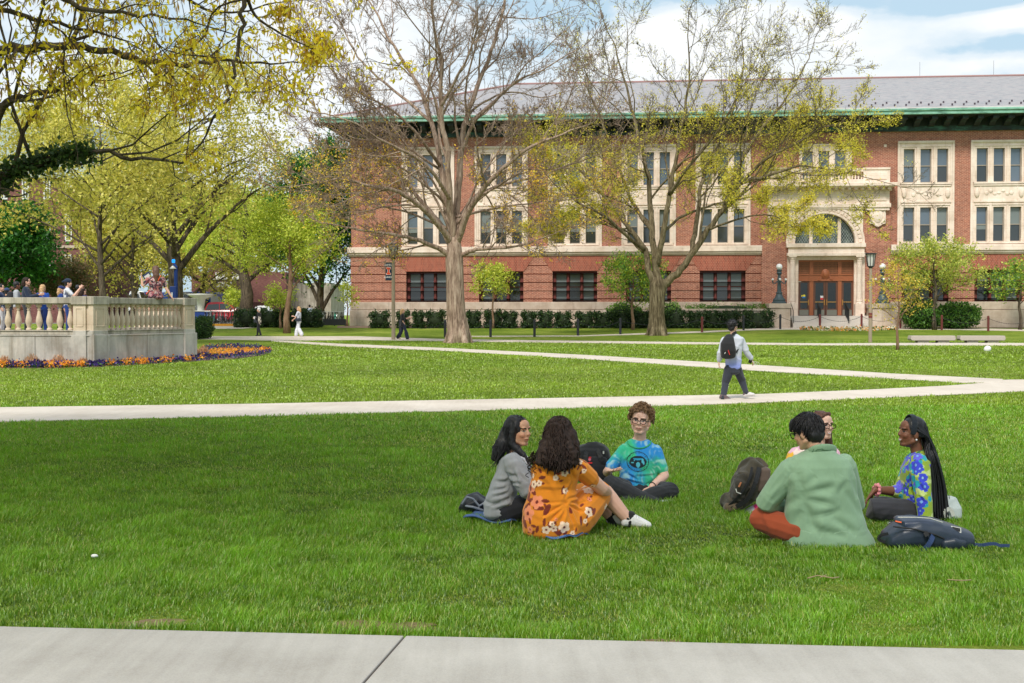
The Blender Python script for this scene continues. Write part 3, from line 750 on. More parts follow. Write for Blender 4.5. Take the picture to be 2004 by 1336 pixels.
# bronze globe lamps on the pedestals
def globe_lamp(u, y, z, label):
    o = empty('globe_lamp', bl(u, y, z), math.atan2(eu.y, eu.x), label, 'lamp', 'bronze globe lamps flanking the entrance')
    H = 2.55; mb = MB()
    mb.lathe([(.5, 0), (.5, .1), (.42, .16), (.44, .26), (.3, .42), (.22, .6), (.2, .68), (.24, .74), (.15, .82), (.13, 1.3), (.11, 1.6), (.16, 1.68), (.12, 1.76), (.1, 1.95), (.2, 2.1), (.14, 2.2), (.2, 2.3), (.14, 2.36)], (0, 0, 0), 16)
    mb.build('standard', m_verd, o)
    for s_ in range(4):
        an = math.pi / 2 * s_; mb = MB(); c, s = math.cos(an), math.sin(an)
        mb.tube([(c * .1, s * .1, 1.55), (c * .3, s * .3, 1.38), (c * .44, s * .44, 1.45), (c * .45, s * .45, 1.58)], [.05, .04, .04, .07], 6); mb.tube([(c * .42, s * .42, 1.4), (c * .42, s * .42, 1.2)], [.03, .008], 5)
        ar = mb.build('arm', m_verd, o); m2 = MB(); m2.sphere((c * .45, s * .45, 1.66), .085); m2.build('small_globe', m_globe, ar, smooth=True)
    m2 = MB(); m2.sphere((0, 0, 2.54), .215, 20, 14); m2.build('globe', m_globe, o, smooth=True)
    return o
globe_lamp(uc1, yF + .55, zc1, 'weathered bronze lamp with white globes standing left of the wooden doors')
globe_lamp(uc2, yF + .55, zc2, 'weathered bronze lamp with white globes right of the doors, half behind a yellow sapling')
# ================================================================== trees
def bark(name, a, b, c):
    m, t = newmat(name); oc = t.n('TexCoord').outputs['Object']
    n = t.noise(t.vmath('MULTIPLY', oc, (7, 7, 0.9)), 1.5, 6, 0.7); n2 = t.noise(oc, 0.9, 3)
    cc = t.ramp(t.math('ADD', t.math('MULTIPLY', n, .75), t.math('MULTIPLY', n2, .25)), [(0.38, a), (0.5, b), (0.62, c)])
    finish(t, cc, 0.95, n, 0.9, 0.08, spec=0.1); return m
m_bark1 = bark('bark_brown', srgb(100, 82, 70), srgb(154, 132, 116), srgb(188, 168, 150))
m_bark2 = bark('bark_olive', srgb(66, 58, 44), srgb(112, 100, 78), srgb(150, 138, 112))
m_bark3 = bark('bark_dark', srgb(52, 46, 40), srgb(90, 80, 68), srgb(124, 112, 96))
m_bark4 = bark('bark_young', srgb(110, 84, 68), srgb(140, 112, 92), srgb(160, 134, 112))
m_leaf, t = newmat('leaf'); a = t.n('VertexColor', layer_name='Col').outputs[0]
d1 = t.n('BsdfDiffuse', i={0: a}); d2_ = t.n('BsdfTranslucent', i={0: t.mix(1.0, a, (1.25, 1.2, .8), 'MULTIPLY')})
g1 = t.n('BsdfGlossy', i={0: (.5, .5, .5, 1), 'Roughness': .45})
mx = t.n('MixShader', i={0: .42, 1: d1.outputs[0], 2: d2_.outputs[0]}); mx2 = t.n('MixShader', i={0: .04, 1: mx.outputs[0], 2: g1.outputs[0]})
t.n('OutputMaterial', i={0: mx2.outputs[0]})

def leaves(name, C, size, cols, parent, jit=0.1, asp=0.5, down=0.0, seed=1, clus=1):
    """leaf quads round the points C (n,3); cols: list of (rgb, weight)"""
    g_ = np.random.default_rng(seed); C = np.asarray(C, dtype=np.float64); n = len(C)
    if clus > 1: C = np.repeat(C[:max(1, n // clus)] + g_.normal(0, jit, (max(1, n // clus), 3)), clus, axis=0); n = len(C); jit = size * .75
    C = C + g_.normal(0, jit, (n, 3)); sz = size * g_.uniform(.6, 1.4, n)[:, None]
    a = g_.normal(size=(n, 3)); a[:, 2] -= down; a /= np.linalg.norm(a, axis=1)[:, None]
    b = np.cross(a, g_.normal(size=(n, 3))); b /= np.linalg.norm(b, axis=1)[:, None]
    V = np.stack([C, C + a * sz * .5 + b * sz * asp * .5, C + a * sz, C + a * sz * .5 - b * sz * asp * .5], 1).reshape(-1, 3)
    F_ = np.arange(4 * n).reshape(-1, 4)
    w = np.array([c[1] for c in cols]); w = w / w.sum(); base = np.array([c[0] for c in cols])[g_.choice(len(cols), n, p=w)]
    base = base * g_.uniform(.75, 1.3, n)[:, None] * 1.6; col = np.repeat(base, 4, axis=0)
    return arr(name, V, F_, m_leaf, parent, color=col)

class Wood:
    def __init__(s, seed, **p):
        s.r = random.Random(seed); s.mb = MB(); s.tips = []; s.p = dict(ratio=.6, ang=(28, 58), up=.12, wander=.22, kids=(5, 5, 4, 3), ok=None, maxl=99, minr=.012, seg=5, rk=.55, t0=.25, flat=1.0, droop=0.0); s.p.update(p)
    def path(s, pts, r0, r1, lvl, kids=None, leaf_from=99):
        """a given limb (world points, smoothed) that sprouts children"""
        P = []
        pts = [Vector(p) for p in pts]
        for i in range(len(pts) - 1):
            a, b = pts[max(i - 1, 0)], pts[i]; c, d = pts[i + 1], pts[min(i + 2, len(pts) - 1)]
            for k in range(4):
                t_ = k / 4; P.append(.5 * ((2 * b) + (c - a) * t_ + (2 * a - 5 * b + 4 * c - d) * t_ ** 2 + (3 * b - a - 3 * c + d) * t_ ** 3))
        P.append(pts[-1]); n = len(P)
        L = sum((P[i + 1] - P[i]).length for i in range(n - 1)); jj = L * .004
        P = [p + Vector((s.r.uniform(-1, 1), s.r.uniform(-1, 1), s.r.uniform(-1, 1))) * (jj if 0 < i else 0) for i, p in enumerate(P)]
        rad = [r0 + (r1 - r0) * (i / (n - 1)) ** .8 for i in range(n)]
        s.mb.tube(P, rad, 9 if r0 > .12 else 6)
        s.sprout(P, rad, L, lvl, kids)
        return P
    def sprout(s, P, rad, L, lvl, kids=None):
        p = s.p; r = s.r; n = len(P)
        k = kids if kids is not None else p['kids'][min(lvl, len(p['kids']) - 1)]
        for j in range(k):
            t_ = p['t0'] + (1 - p['t0']) * (j + r.random()) / k; f = t_ * (n - 1); i = min(int(f), n - 2); q = P[i].lerp(P[i + 1], f - i)
            d = (P[i + 1] - P[i]).normalized(); ax = d.orthogonal().normalized(); ax.rotate(Matrix.Rotation(r.uniform(0, 2 * math.pi), 3, d))
            nd = d.copy(); nd.rotate(Matrix.Rotation(R(r.uniform(*p['ang'])), 3, ax))
            Lc = min(L * p['ratio'] * (1.05 - .5 * t_), p['maxl']) * r.uniform(.6, 1.15); rc = max(rad[i] * p['rk'], p['minr'])
            s.branch(q, nd, Lc, rc, lvl + 1)
        if lvl < len(p['kids']): s.branch(P[-1], (P[-1] - P[-2]).normalized(), min(L * .3, p['maxl']), rad[-1], lvl + 1)
    def branch(s, q, d, L, r0, lvl):
        p = s.p; r = s.r; seg = p['seg'] if lvl < 3 else max(3, p['seg'] - 1); P = [q.copy()]; d = d.copy()
        for i in range(seg):
            d = (d + Vector((r.gauss(0, 1), r.gauss(0, 1), r.gauss(0, 1) * p['flat'])) * p['wander'] + Vector((0, 0, p['up'] - p['droop'] * lvl))).normalized()
            nx_ = P[-1] + d * (L / seg)
            if p['ok'] and not p['ok'](nx_): break
            P.append(nx_)
        if len(P) < 3: return
        seg = len(P) - 1
        rad = [max(r0 * (1 - .62 * i / seg), p['minr'] * .6) for i in range(seg + 1)]
        s.mb.tube(P, rad, 6 if lvl < 2 else (4 if lvl < 3 else 3), cap=False)
        if lvl < len(p['kids']): s.sprout(P, rad, L, lvl)
        if lvl == len(p['kids']) - 1: s.tips += P[1:]
        else:
            for i in range(1, seg + 1): s.tips.append(P[i])
def base_flare(w, pts, r, flare, sides=14, lobes=5):
    """trunk with root flare: pts list, r list"""
    w.mb.tube(pts, r, sides)
    p0 = Vector(pts[0])
    for k in range(lobes):
        a = 2 * math.pi * k / lobes + .3; c = Vector((math.cos(a), math.sin(a), 0))
        w.mb.tube([p0 + c * r[0] * flare + Vector((0, 0, -.05)), p0 + c * r[0] * .85 + Vector((0, 0, .22)), p0 + c * r[0] * .62 + Vector((0, 0, .9)), p0 + c * r[0] * .45 + Vector((0, 0, 1.8))], [.08 * r[0] / .5, .15 * r[0] / .5, .12 * r[0] / .5, .04], 7)
YEL = [(srgb(200, 166, 56), 3), (srgb(180, 142, 54), 2), (srgb(190, 176, 70), 2)]
YGR = [(srgb(178, 170, 66), 4), (srgb(156, 150, 58), 3), (srgb(196, 182, 80), 2), (srgb(130, 134, 54), 1)]
PALE = [(srgb(166, 160, 82), 4), (srgb(146, 144, 68), 3), (srgb(184, 174, 96), 2), (srgb(122, 126, 62), 1)]
LIME = [(srgb(156, 166, 66), 4), (srgb(130, 146, 56), 3), (srgb(180, 184, 86), 2)]
DEEP = [(srgb(46, 96, 38), 4), (srgb(34, 76, 32), 3), (srgb(74, 124, 50), 2)]
MIDG = [(srgb(92, 128, 54), 4), (srgb(72, 106, 44), 3), (srgb(128, 154, 72), 2)]
def tree_root(name, base, label, group=None): return empty(name, base, 0, label, 'tree', group)
def finish_tree(root, w, mat, leafsets, cname='crown'):
    off = np.array(root.location, dtype=np.float64)
    tr = arr('trunk', np.array(w.mb.v) - off, w.mb.f, mat, root, smooth=True)
    for C, size, cols, kw in leafsets:
        if len(C): leaves(cname, np.asarray(C) - off, size, cols, root, **kw)
def pick(tips, n, seed=3, cond=None):
    T = [t_ for t_ in tips if cond is None or cond(t_)]
    if not T: return []
    g_ = np.random.default_rng(seed); A = np.array([tuple(p) for p in T]); return A[g_.integers(0, len(A), n)]

# ---- large bare tree, mid-left
b1 = G(897, 671); D1 = b1.y
w = Wood(11, kids=(9, 8, 6, 4), ang=(24, 56), up=.05, wander=.2, ratio=.52, rk=.46, minr=.012, seg=6)
q = lambda px, py, dd=0: at(px, py, D1 + dd)
tr_pts = [b1 - Vector((0, 0, .2)), q(896, 650), q(893, 620), q(891, 580), q(890, 540), q(889, 505), q(889, 480), q(891, 450)]
base_flare(w, tr_pts, [.68, .56, .49, .46, .45, .45, .36, .22], 1.5)
L1 = [([(885, 506, 0), (866, 490, -.3), (832, 474, -.8), (796, 464, -1.2), (742, 454, -1.6), (689, 447, -2), (640, 436, -2.4)], .20, .05, 9),
      ([(900, 500, 0), (925, 490, -.5), (955, 486, -1), (1000, 483, -1.6), (1050, 470, -2), (1090, 455, -2.6)], .16, .03, 8),
      ([(884, 480, 0), (862, 440, .8), (830, 400, 1.6), (790, 350, 2.6), (740, 312, 3.4), (690, 290, 4)], .24, .04, 9),
      ([(886, 478, 0), (850, 430, -1), (812, 395, -2), (770, 372, -3), (715, 362, -4), (660, 350, -5), (610, 360, -5.5)], .22, .04, 9),
      ([(888, 470, 0), (872, 400, .5), (862, 320, .8), (846, 240, 1.5), (815, 160, 2), (770, 90, 2.6), (735, 20, 3.2)], .27, .07, 9),
      ([(888, 470, 0), (880, 390, -.6), (875, 300, -1), (862, 210, -1.4), (864, 120, -1.8), (850, 50, -2), (842, -40, -2.2)], .27, .06, 8),
      ([(892, 470, 0), (896, 390, .4), (903, 300, .8), (912, 230, 1.0), (938, 160, 1.6), (968, 80, 2), (990, 0, 2.5), (1000, -50, 2.8)], .28, .07, 9),
      ([(893, 476, 0), (915, 420, -.8), (945, 370, -1.6), (985, 330, -2.2), (1035, 290, -2.8), (1100, 262, -3.4), (1160, 240, -4)], .25, .04, 9),
      ([(903, 300, .8), (925, 245, .2), (960, 205, -.4), (1010, 160, -1), (1060, 138, -1.6), (1110, 105, -2)], .14, .03, 8),
      ([(864, 330, .8), (830, 280, -.5), (785, 230, -1.5), (730, 195, -2.2), (665, 160, -3), (640, 100, -3.5)], .14, .03, 9),
      ([(880, 390, -.6), (850, 340, -2), (800, 300, -3), (740, 270, -4), (680, 235, -4.6), (600, 215, -5)], .15, .03, 9),
      ([(846, 240, 1.5), (800, 200, 3), (740, 150, 4), (700, 110, 5), (670, 50, 5.6), (650, 0, 6)], .12, .03, 8),
      ([(862, 210, -1.4), (895, 150, -2.4), (920, 100, -3), (935, 40, -3.6), (930, -30, -4)], .11, .03, 7),
      ([(890, 440, 0), (930, 385, 2), (985, 360, 3.4), (1050, 345, 4.6), (1120, 320, 5.5), (1180, 300, 6.2)], .17, .03, 8),
      ([(912, 230, 1), (945, 200, 2.4), (1000, 180, 3.6), (1060, 190, 4.6), (1120, 175, 5.2)], .10, .02, 7)]
rx_ = random.Random(4)
for k in range(7):
    sg = 1 if k % 2 else -1; y0 = 470 - k * 9; ex_, ey = sg * rx_.uniform(120, 270), rx_.uniform(230, 420); dd = rx_.uniform(-5, 5)
    L1.append(([(889, y0, 0), (889 + ex_ * .3, y0 + (ey - y0) * .45, dd * .3), (889 + ex_ * .65, y0 + (ey - y0) * .8, dd * .7), (889 + ex_, ey, dd)], .11, .02, 8))
for pts, r0, r1, k in L1: w.path([q(*p) for p in pts], r0 * .80, r1 * .7, 0, kids=k)
zz = q(890, 300).z
finish_tree(tree_root('tree', b1, 'huge nearly leafless tree with thick pale brown trunk before the brick building'), w, m_bark1,
            [(pick(w.tips, 9000, 4, lambda p: p.z < zz), .105, YEL, dict(jit=.12, asp=.45, clus=4)), (pick(w.tips, 2500, 5, lambda p: zz - 3 < p.z < zz + 3), .10, YEL, dict(jit=.12, asp=.4))])
print('t1', len(w.mb.v), len(w.tips))

# ---- second large tree with yellow-green young leaves
b2 = G(1286, 656); D2 = b2.y
w = Wood(23, kids=(9, 7, 6, 4), ang=(24, 54), up=.07, wander=.2, ratio=.52, rk=.46, minr=.012, seg=6)
q = lambda px, py, dd=0: at(px, py, D2 + dd)
base_flare(w, [b2 - Vector((0, 0, .2)), q(1286, 640), q(1285, 610), q(1286, 580), q(1288, 560), q(1291, 545)], [.62, .52, .46, .47, .54, .5], 1.6)
L2 = [([(1284, 560, 0), (1270, 530, 0), (1262, 490, .5), (1235, 450, .8), (1205, 410, 1.2), (1170, 370, 1.6), (1130, 330, 2.2), (1090, 290, 2.8)], .28, .05, 9),
      ([(1290, 555, 0), (1283, 510, 0), (1276, 450, .3), (1272, 380, .6), (1262, 310, .8), (1240, 230, 1.2), (1220, 150, 1.6), (1200, 80, 2)], .30, .05, 9),
      ([(1296, 560, 0), (1325, 535, -.3), (1352, 500, -.5), (1385, 450, -.8), (1420, 400, -1.2), (1450, 360, -1.6), (1500, 345, -2.2), (1560, 325, -3), (1620, 330, -3.6), (1690, 345, -4)], .30, .03, 10),
      ([(1285, 520, 0), (1300, 450, -.6), (1310, 380, -1), (1325, 300, -1.4), (1340, 220, -1.8), (1350, 140, -2), (1345, 70, -2.2)], .24, .04, 9),
      ([(1352, 500, -.5), (1362, 440, .5), (1370, 380, 1.2), (1385, 320, 2), (1420, 260, 2.8), (1440, 190, 3.4), (1455, 120, 4), (1450, 50, 4.4)], .20, .03, 9),
      ([(1420, 400, -1.2), (1440, 340, -.8), (1465, 290, -.4), (1500, 240, 0), (1540, 190, .4), (1570, 140, .8), (1590, 95, 1)], .17, .03, 8),
      ([(1450, 360, -1.6), (1500, 310, -2.6), (1560, 280, -3.4), (1610, 250, -4), (1660, 240, -4.6)], .13, .03, 8),
      ([(1262, 490, .5), (1225, 460, -1), (1180, 420, -2), (1130, 395, -3), (1085, 360, -3.8), (1060, 330, -4)], .16, .03, 8),
      ([(1276, 450, .3), (1240, 400, 2), (1215, 340, 3), (1190, 270, 4), (1160, 200, 5), (1140, 140, 5.6)], .17, .03, 8),
      ([(1310, 380, -1), (1345, 330, -2.6), (1395, 270, -3.6), (1430, 210, -4.4), (1460, 150, -5)], .14, .03, 8),
      ([(1300, 450, -.6), (1340, 420, 1.6), (1400, 400, 3), (1470, 385, 4.4), (1540, 370, 5.4)], .13, .03, 8),
      ([(1385, 450, -.8), (1440, 430, -2), (1500, 420, -3), (1560, 440, -3.6)], .10, .02, 7),
      ([(1205, 410, 1.2), (1160, 400, .6), (1110, 420, 0), (1070, 440, -.4)], .09, .02, 7)]
for pts, r0, r1, k in L2: w.path([q(*p) for p in pts], r0 * .88, r1 * .7, 0, kids=k)
za, zb_ = q(1290, 300).z, q(1290, 190).z
finish_tree(tree_root('tree', b2, 'tall spreading tree with sparse yellow-green young leaves left of the stone entrance, forking low'), w, m_bark2,
            [(pick(w.tips, 52000, 6, lambda p: p.z < za and CX + p.x / p.y * FPX < 1735), .11, YGR, dict(clus=6, jit=.2, asp=.5)), (pick(w.tips, 27000, 7, lambda p: za - 1 < p.z < zb_), .10, YGR, dict(clus=5, jit=.18, asp=.5)), (pick(w.tips, 9000, 8, lambda p: p.z > zb_), .10, YGR, dict(jit=.15, asp=.45))])
print('t2', len(w.mb.v), len(w.tips))

# ---- generic tree: straight trunk, limbs filling an ellipsoid
def gtree(name, label, px, py, D, trunk_px_w, top_py, c_lo_py, half_w_px, cols, nleaf, lsize, mat, seed, group=None, limbs=12, kids=(6, 5, 4), jit=.25, fork=.35, lean=0.0, up=.12, asp=.55, D_is=None, parts=True):
    base = G(px, py) if D is None else Vector((at(px, py, D).x, D, gz(D)))
    D = base.y; sc = FPX / D; H = at(px, top_py, D).z - base.z; lo = at(px, c_lo_py, D).z - base.z; rw = half_w_px / sc; r0 = trunk_px_w / sc / 2
    w = Wood(seed, kids=kids, up=up, ang=(25, 55), ratio=.5, wander=.2, minr=max(.008, .16 / sc), seg=5, rk=.5)
    top = base + Vector((lean, 0, H * .9)); n = 8
    pts = [base.lerp(top, k / n) + Vector((math.sin(k * 1.3 + seed) * r0 * .5, math.cos(k * 1.7 + seed) * r0 * .5, 0)) * (k > 0) for k in range(n + 1)]; pts[0].z -= .1
    rad = [r0 * (1.25 if k == 0 else (1 - .88 * k / n)) for k in range(n + 1)]
    w.mb.tube(pts, rad, 10); rr = random.Random(seed)
    for j in range(limbs):
        f = lo * .85 / H + (1 - lo * .85 / H) * .93 * (j + rr.random() * .6) / limbs; z = H * f; a = j * 2.4 + rr.random()
        k = min(int(f / .9 * n), n - 1); p0 = pts[k].lerp(pts[k + 1], min(1, max(0, f / .9 * n - k)))
        # reach: ellipsoid profile
        tt = (z - lo) / (H - lo); reach = rw * max(.25, math.sqrt(max(0, 1 - (max(0, tt - .15) / .95) ** 2))) * rr.uniform(.75, 1.0)
        dirv = Vector((math.cos(a), math.sin(a), 0)); rise = (H - z) * .38 * rr.uniform(.6, 1.2)
        P = [p0, p0 + dirv * reach * .35 + Vector((0, 0, rise * .45)), p0 + dirv * reach * .7 + Vector((0, 0, rise * .8)), p0 + dirv * reach + Vector((0, 0, rise))]
        w.path(P, max(rad[k] * .5, w.p['minr']), w.p['minr'], 1)
    root = tree_root(name, base, label, group)
    A = pick(w.tips, nleaf, seed)
    finish_tree(root, w, mat, [(A, lsize, cols, dict(jit=jit, asp=asp, seed=seed, clus=5))])
    return root
gtree('tree', 'broad pale yellow-green tree with dark straight trunk rising behind the stone balustrade', 199, 640, 60, 17, 200, 520, 215, PALE, 27000, .17, m_bark3, 31, limbs=26, kids=(8, 6, 5), jit=.42)
gtree('tree', 'tall pale leafy tree behind the woman seated on the rail, thick grey trunk', 338, 636, 76, 34, 92, 520, 215, PALE, 26000, .19, m_bark3, 37, limbs=30, kids=(8, 6, 5), jit=.5)
gtree('tree', 'slim young lime-green tree on the lawn near the woman in white trousers', 562, 652, None, 13, 395, 560, 96, LIME, 15000, .15, m_bark4, 41, limbs=18, kids=(6, 5), jit=.36, lean=.35)
gtree('tree', 'dark-trunked lime tree in front of the low brick shop with white sign', 478, 630, 98, 30, 370, 540, 130, LIME, 17000, .2, m_bark3, 43, limbs=16, kids=(6, 5, 4), jit=.35)
gtree('tree', 'dense deep green tree between the bike rack and the left corner of the brick building', 630, 632, 100, 16, 280, 606, 92, DEEP, 38000, .24, m_bark3, 47, limbs=30, kids=(7, 6), jit=.55)
gtree('tree', 'dense deep green tree at the left edge behind the terrace crowd', 8, 636, 66, 16, 400, 590, 88, DEEP, 22000, .2, m_bark3, 53, limbs=20, kids=(7, 6), jit=.4)
gtree('tree', 'pale round-topped tree far behind the street near the low brick shop', 400, 636, 125, 16, 372, 560, 110, PALE, 15000, .3, m_bark3, 59, limbs=16, kids=(6, 5), jit=.6)
gtree('tree', 'yellow-green tree far behind the slim young lime-green tree', 520, 636, 140, 16, 380, 560, 95, LIME, 12000, .32, m_bark3, 61, limbs=16, kids=(6, 5), jit=.7)
gtree('tree', 'brownish green ornamental tree under the brick hall windows behind the crowd', 118, 636, 70, 12, 512, 590, 55, [(srgb(96, 82, 62), 3), (srgb(76, 84, 52), 3), (srgb(120, 96, 74), 1)], 9000, .14, m_bark3, 67, limbs=12, kids=(6, 5), jit=.3)
gtree('tree', 'leafy olive tree behind the seated woman, beyond the street', 262, 636, 108, 14, 330, 600, 120, PALE, 20000, .26, m_bark3, 63, limbs=20, kids=(7, 6), jit=.6)
gtree('tree', 'leafy olive tree beyond the street, right of the blue call pillar', 352, 636, 118, 14, 350, 602, 110, PALE, 18000, .28, m_bark3, 65, limbs=20, kids=(7, 6), jit=.6)
gtree('sapling', 'thin lime sapling in front of the clipped hedge beside the woman in white', 549, 640, 84, 5, 560, 612, 26, LIME, 1800, .14, m_bark4, 71, limbs=8, kids=(5, 4), jit=.2)
gtree('sapling', 'small lime sapling in front of the low brick shop, behind the red car', 458, 634, 108, 5, 565, 602, 16, LIME, 1500, .16, m_bark4, 73, limbs=8, kids=(4, 4), jit=.2)
gtree('sapling', 'slender lime sapling against the left corner of the brick building', 680, 638, 88, 4, 552, 600, 15, LIME, 900, .13, m_bark4, 79, limbs=8, kids=(4, 4), jit=.15)
gtree('small_tree', 'small lime-green tree beside the huge trunk, against the ground-floor windows', 965, 636, 84, 5, 512, 585, 40, LIME, 2800, .15, m_bark4, 83, limbs=10, kids=(5, 4), jit=.22)
gtree('small_tree', 'leafy multi-branched green tree touching the forked trunk on its left', 1238, 640, 82, 7, 498, 600, 58, MIDG + LIME[:1], 6500, .15, m_bark4, 89, limbs=14, kids=(6, 5), jit=.25)
gtree('small_tree', 'rounded olive-green tree above the shrubs right of the entrance', 1829, 640, 82, 9, 470, 590, 84, [(srgb(168, 172, 88), 4), (srgb(134, 146, 66), 3), (srgb(108, 126, 56), 2)], 9500, .15, m_bark3, 97, limbs=18, kids=(6, 5), jit=.25)
gtree('small_tree', 'green tree cut off by the right edge in front of a ground-floor window', 1996, 640, 82, 7, 512, 590, 54, MIDG + LIME[:1], 4000, .15, m_bark3, 101, limbs=14, kids=(6, 5), jit=.25)
gtree('sapling', 'thin yellow-leaved sapling standing alone in the lawn left of the benches', 1757, 685, None, 6, 512, 632, 46, [(srgb(168, 146, 56), 4), (srgb(178, 158, 72), 3), (srgb(148, 138, 62), 2)], 1500, .09, m_bark4, 103, limbs=13, kids=(6, 5), jit=.16)

# ---- near overhanging tree: trunk stands left of the frame, limbs reach in
nb_ = Vector((-10.6, 13.2, 0)); w = Wood(211, kids=(7, 5, 3), maxl=1.25, ang=(30, 65), up=.02, wander=.24, ratio=.42, minr=.0045, seg=6, rk=.45, droop=.02, ok=lambda p: p.y < 2 or (HOR - (p.z - CH) / p.y * FPX) < (330 if (CX + p.x / p.y * FPX) > 30 else 420))
w.mb.tube([nb_, nb_ + Vector((.1, 0, 1)), nb_ + Vector((0, .1, 3)), nb_ + Vector((.2, 0, 5)), nb_ + Vector((0, 0, 8)), nb_ + Vector((.4, .2, 12))], [.7, .5, .44, .42, .3, .12], 12)
qn = lambda px, py, D: at(px, py, D)
t0_ = nb_ + Vector((.1, 0, 3.6))
LN = [([t0_ + Vector((0, 0, .7)), qn(-150, 130, 14), qn(0, 95, 14.5), qn(90, 93, 14.5), qn(180, 95, 14.5), qn(260, 113, 14.8), qn(345, 126, 15), qn(430, 121, 15.2), qn(530, 124, 15.6), qn(600, 128, 16)], .085, .006, 11),
      ([t0_ + Vector((0, 0, .2)), qn(-120, 300, 13.5), qn(0, 215, 13.5), qn(50, 190, 13.5), qn(110, 172, 13.8), qn(175, 160, 14), qn(240, 140, 14.2)], .075, .008, 6),
      ([t0_ + Vector((0, 0, 3)), qn(200, -260, 14), qn(400, -150, 14), qn(476, -30, 14), qn(472, 40, 14), qn(462, 110, 14), qn(445, 185, 14), qn(410, 250, 14), qn(380, 300, 14), qn(350, 318, 14)], .05, .005, 9),
      ([qn(476, -20, 14), qn(500, 30, 14.2), qn(540, 60, 14.3), qn(590, 85, 14.5), qn(625, 100, 14.8)], .025, .005, 6),
      ([t0_ + Vector((0, 0, 1.8)), qn(-100, 0, 13), qn(0, 20, 13), qn(90, 40, 13), qn(180, 60, 13.4), qn(260, 90, 13.6)], .055, .008, 8),
      ([t0_ + Vector((0, 0, 2.4)), qn(-60, -120, 12.5), qn(60, -40, 12.5), qn(160, 10, 12.5), qn(270, 30, 12.8), qn(380, 40, 13)], .055, .008, 8),
      ([t0_ + Vector((0, 0, 2.8)), qn(60, -190, 15), qn(220, -90, 15.4), qn(330, -20, 15.6), qn(420, 20, 16), qn(540, 10, 16)], .055, .008, 8)]
# canopy out of the picture, overhead: it shades the lawn
for j in range(22):
    a = -1.75 + 1.2 * ((j * .618) % 1); z_ = 7.2 + j * .22; e_ = Vector((math.cos(a), math.sin(a), 0)); L_ = 16 - 9 * ((j * .37) % 1)
    LN.append(([nb_ + Vector((0, 0, min(z_ - 2.6, 10))), nb_ + e_ * L_ * .35 + Vector((0, 0, z_)), nb_ + e_ * L_ * .7 + Vector((0, 0, z_ + 1.2)), nb_ + e_ * L_ + Vector((0, 0, z_ + 1.6))], .12, .02, 8))
vis = []
for idx, (pts, r0, r1, k) in enumerate(LN):
    n0 = len(w.tips); w.path(pts, r0, r1, 0 if idx < 7 else 1, kids=k); (vis if idx < 7 else [])
    if idx == 6: nvis = len(w.tips)
NEAR = [(srgb(196, 178, 44), 4), (srgb(170, 156, 40), 3), (srgb(210, 196, 70), 2), (srgb(150, 136, 40), 1)]
BRN = [(srgb(150, 118, 42), 3), (srgb(128, 96, 38), 2), (srgb(160, 132, 44), 2)]
def near_ok(p):
    # keep the leaves out of the lower middle of the picture
    px = CX + p.x / p.y * FPX; py = HOR - (p.z - CH) / p.y * FPX
    return py < 360 and (py < 230 - (px - 300) * .05 or 330 < px < 470 or px < 40)
vt = [p for p in w.tips[:nvis] if p.y > 2 and near_ok(p)]
root = tree_root('tree', nb_, 'overhanging tree at upper left whose branches reach in with yellow leaves and hanging tassels')
ot = [p for p in w.tips[nvis:]]
finish_tree(root, w, m_bark3, [(pick(vt, 5200, 1), .075, NEAR, dict(jit=.07, asp=.42, down=.8)), (pick(vt, 2600, 2), .11, BRN, dict(jit=.05, asp=.16, down=3.0)), (pick(ot, 19000, 9), .24, NEAR, dict(jit=1.2, asp=.6))])
# ivy on a low limb
iv = MB(); P = [t0_ - Vector((0, 0, .6)), qn(-80, 372, 15), qn(0, 348, 15), qn(60, 322, 15), qn(120, 303, 15.2), qn(190, 296, 15.4), qn(280, 312, 15.6), qn(370, 315, 16)]
w2 = Wood(77, kids=(5, 4), minr=.005, ang=(30, 70), ratio=.3, seg=4); PP = w2.path(P, .09, .012, 0, kids=8)
off = np.array(root.location); arr('limb', np.array(w2.mb.v) - off, w2.mb.f, m_bark3, root, smooth=True)
Pc = np.array([tuple(p) for p in PP]); Pc = Pc[(Pc[:, 0] / Pc[:, 1] * FPX + CX) < 215]
g_ = np.random.default_rng(8); ii = g_.integers(0, len(Pc) - 1, 2600); C = Pc[ii] + (Pc[ii + 1] - Pc[ii]) * g_.random((2600, 1))
leaves('ivy', C - off, .06, [(srgb(44, 62, 34), 3), (srgb(64, 84, 42), 2)], root, jit=.07, asp=.8)
print('near', len(w.mb.v), len(vt))

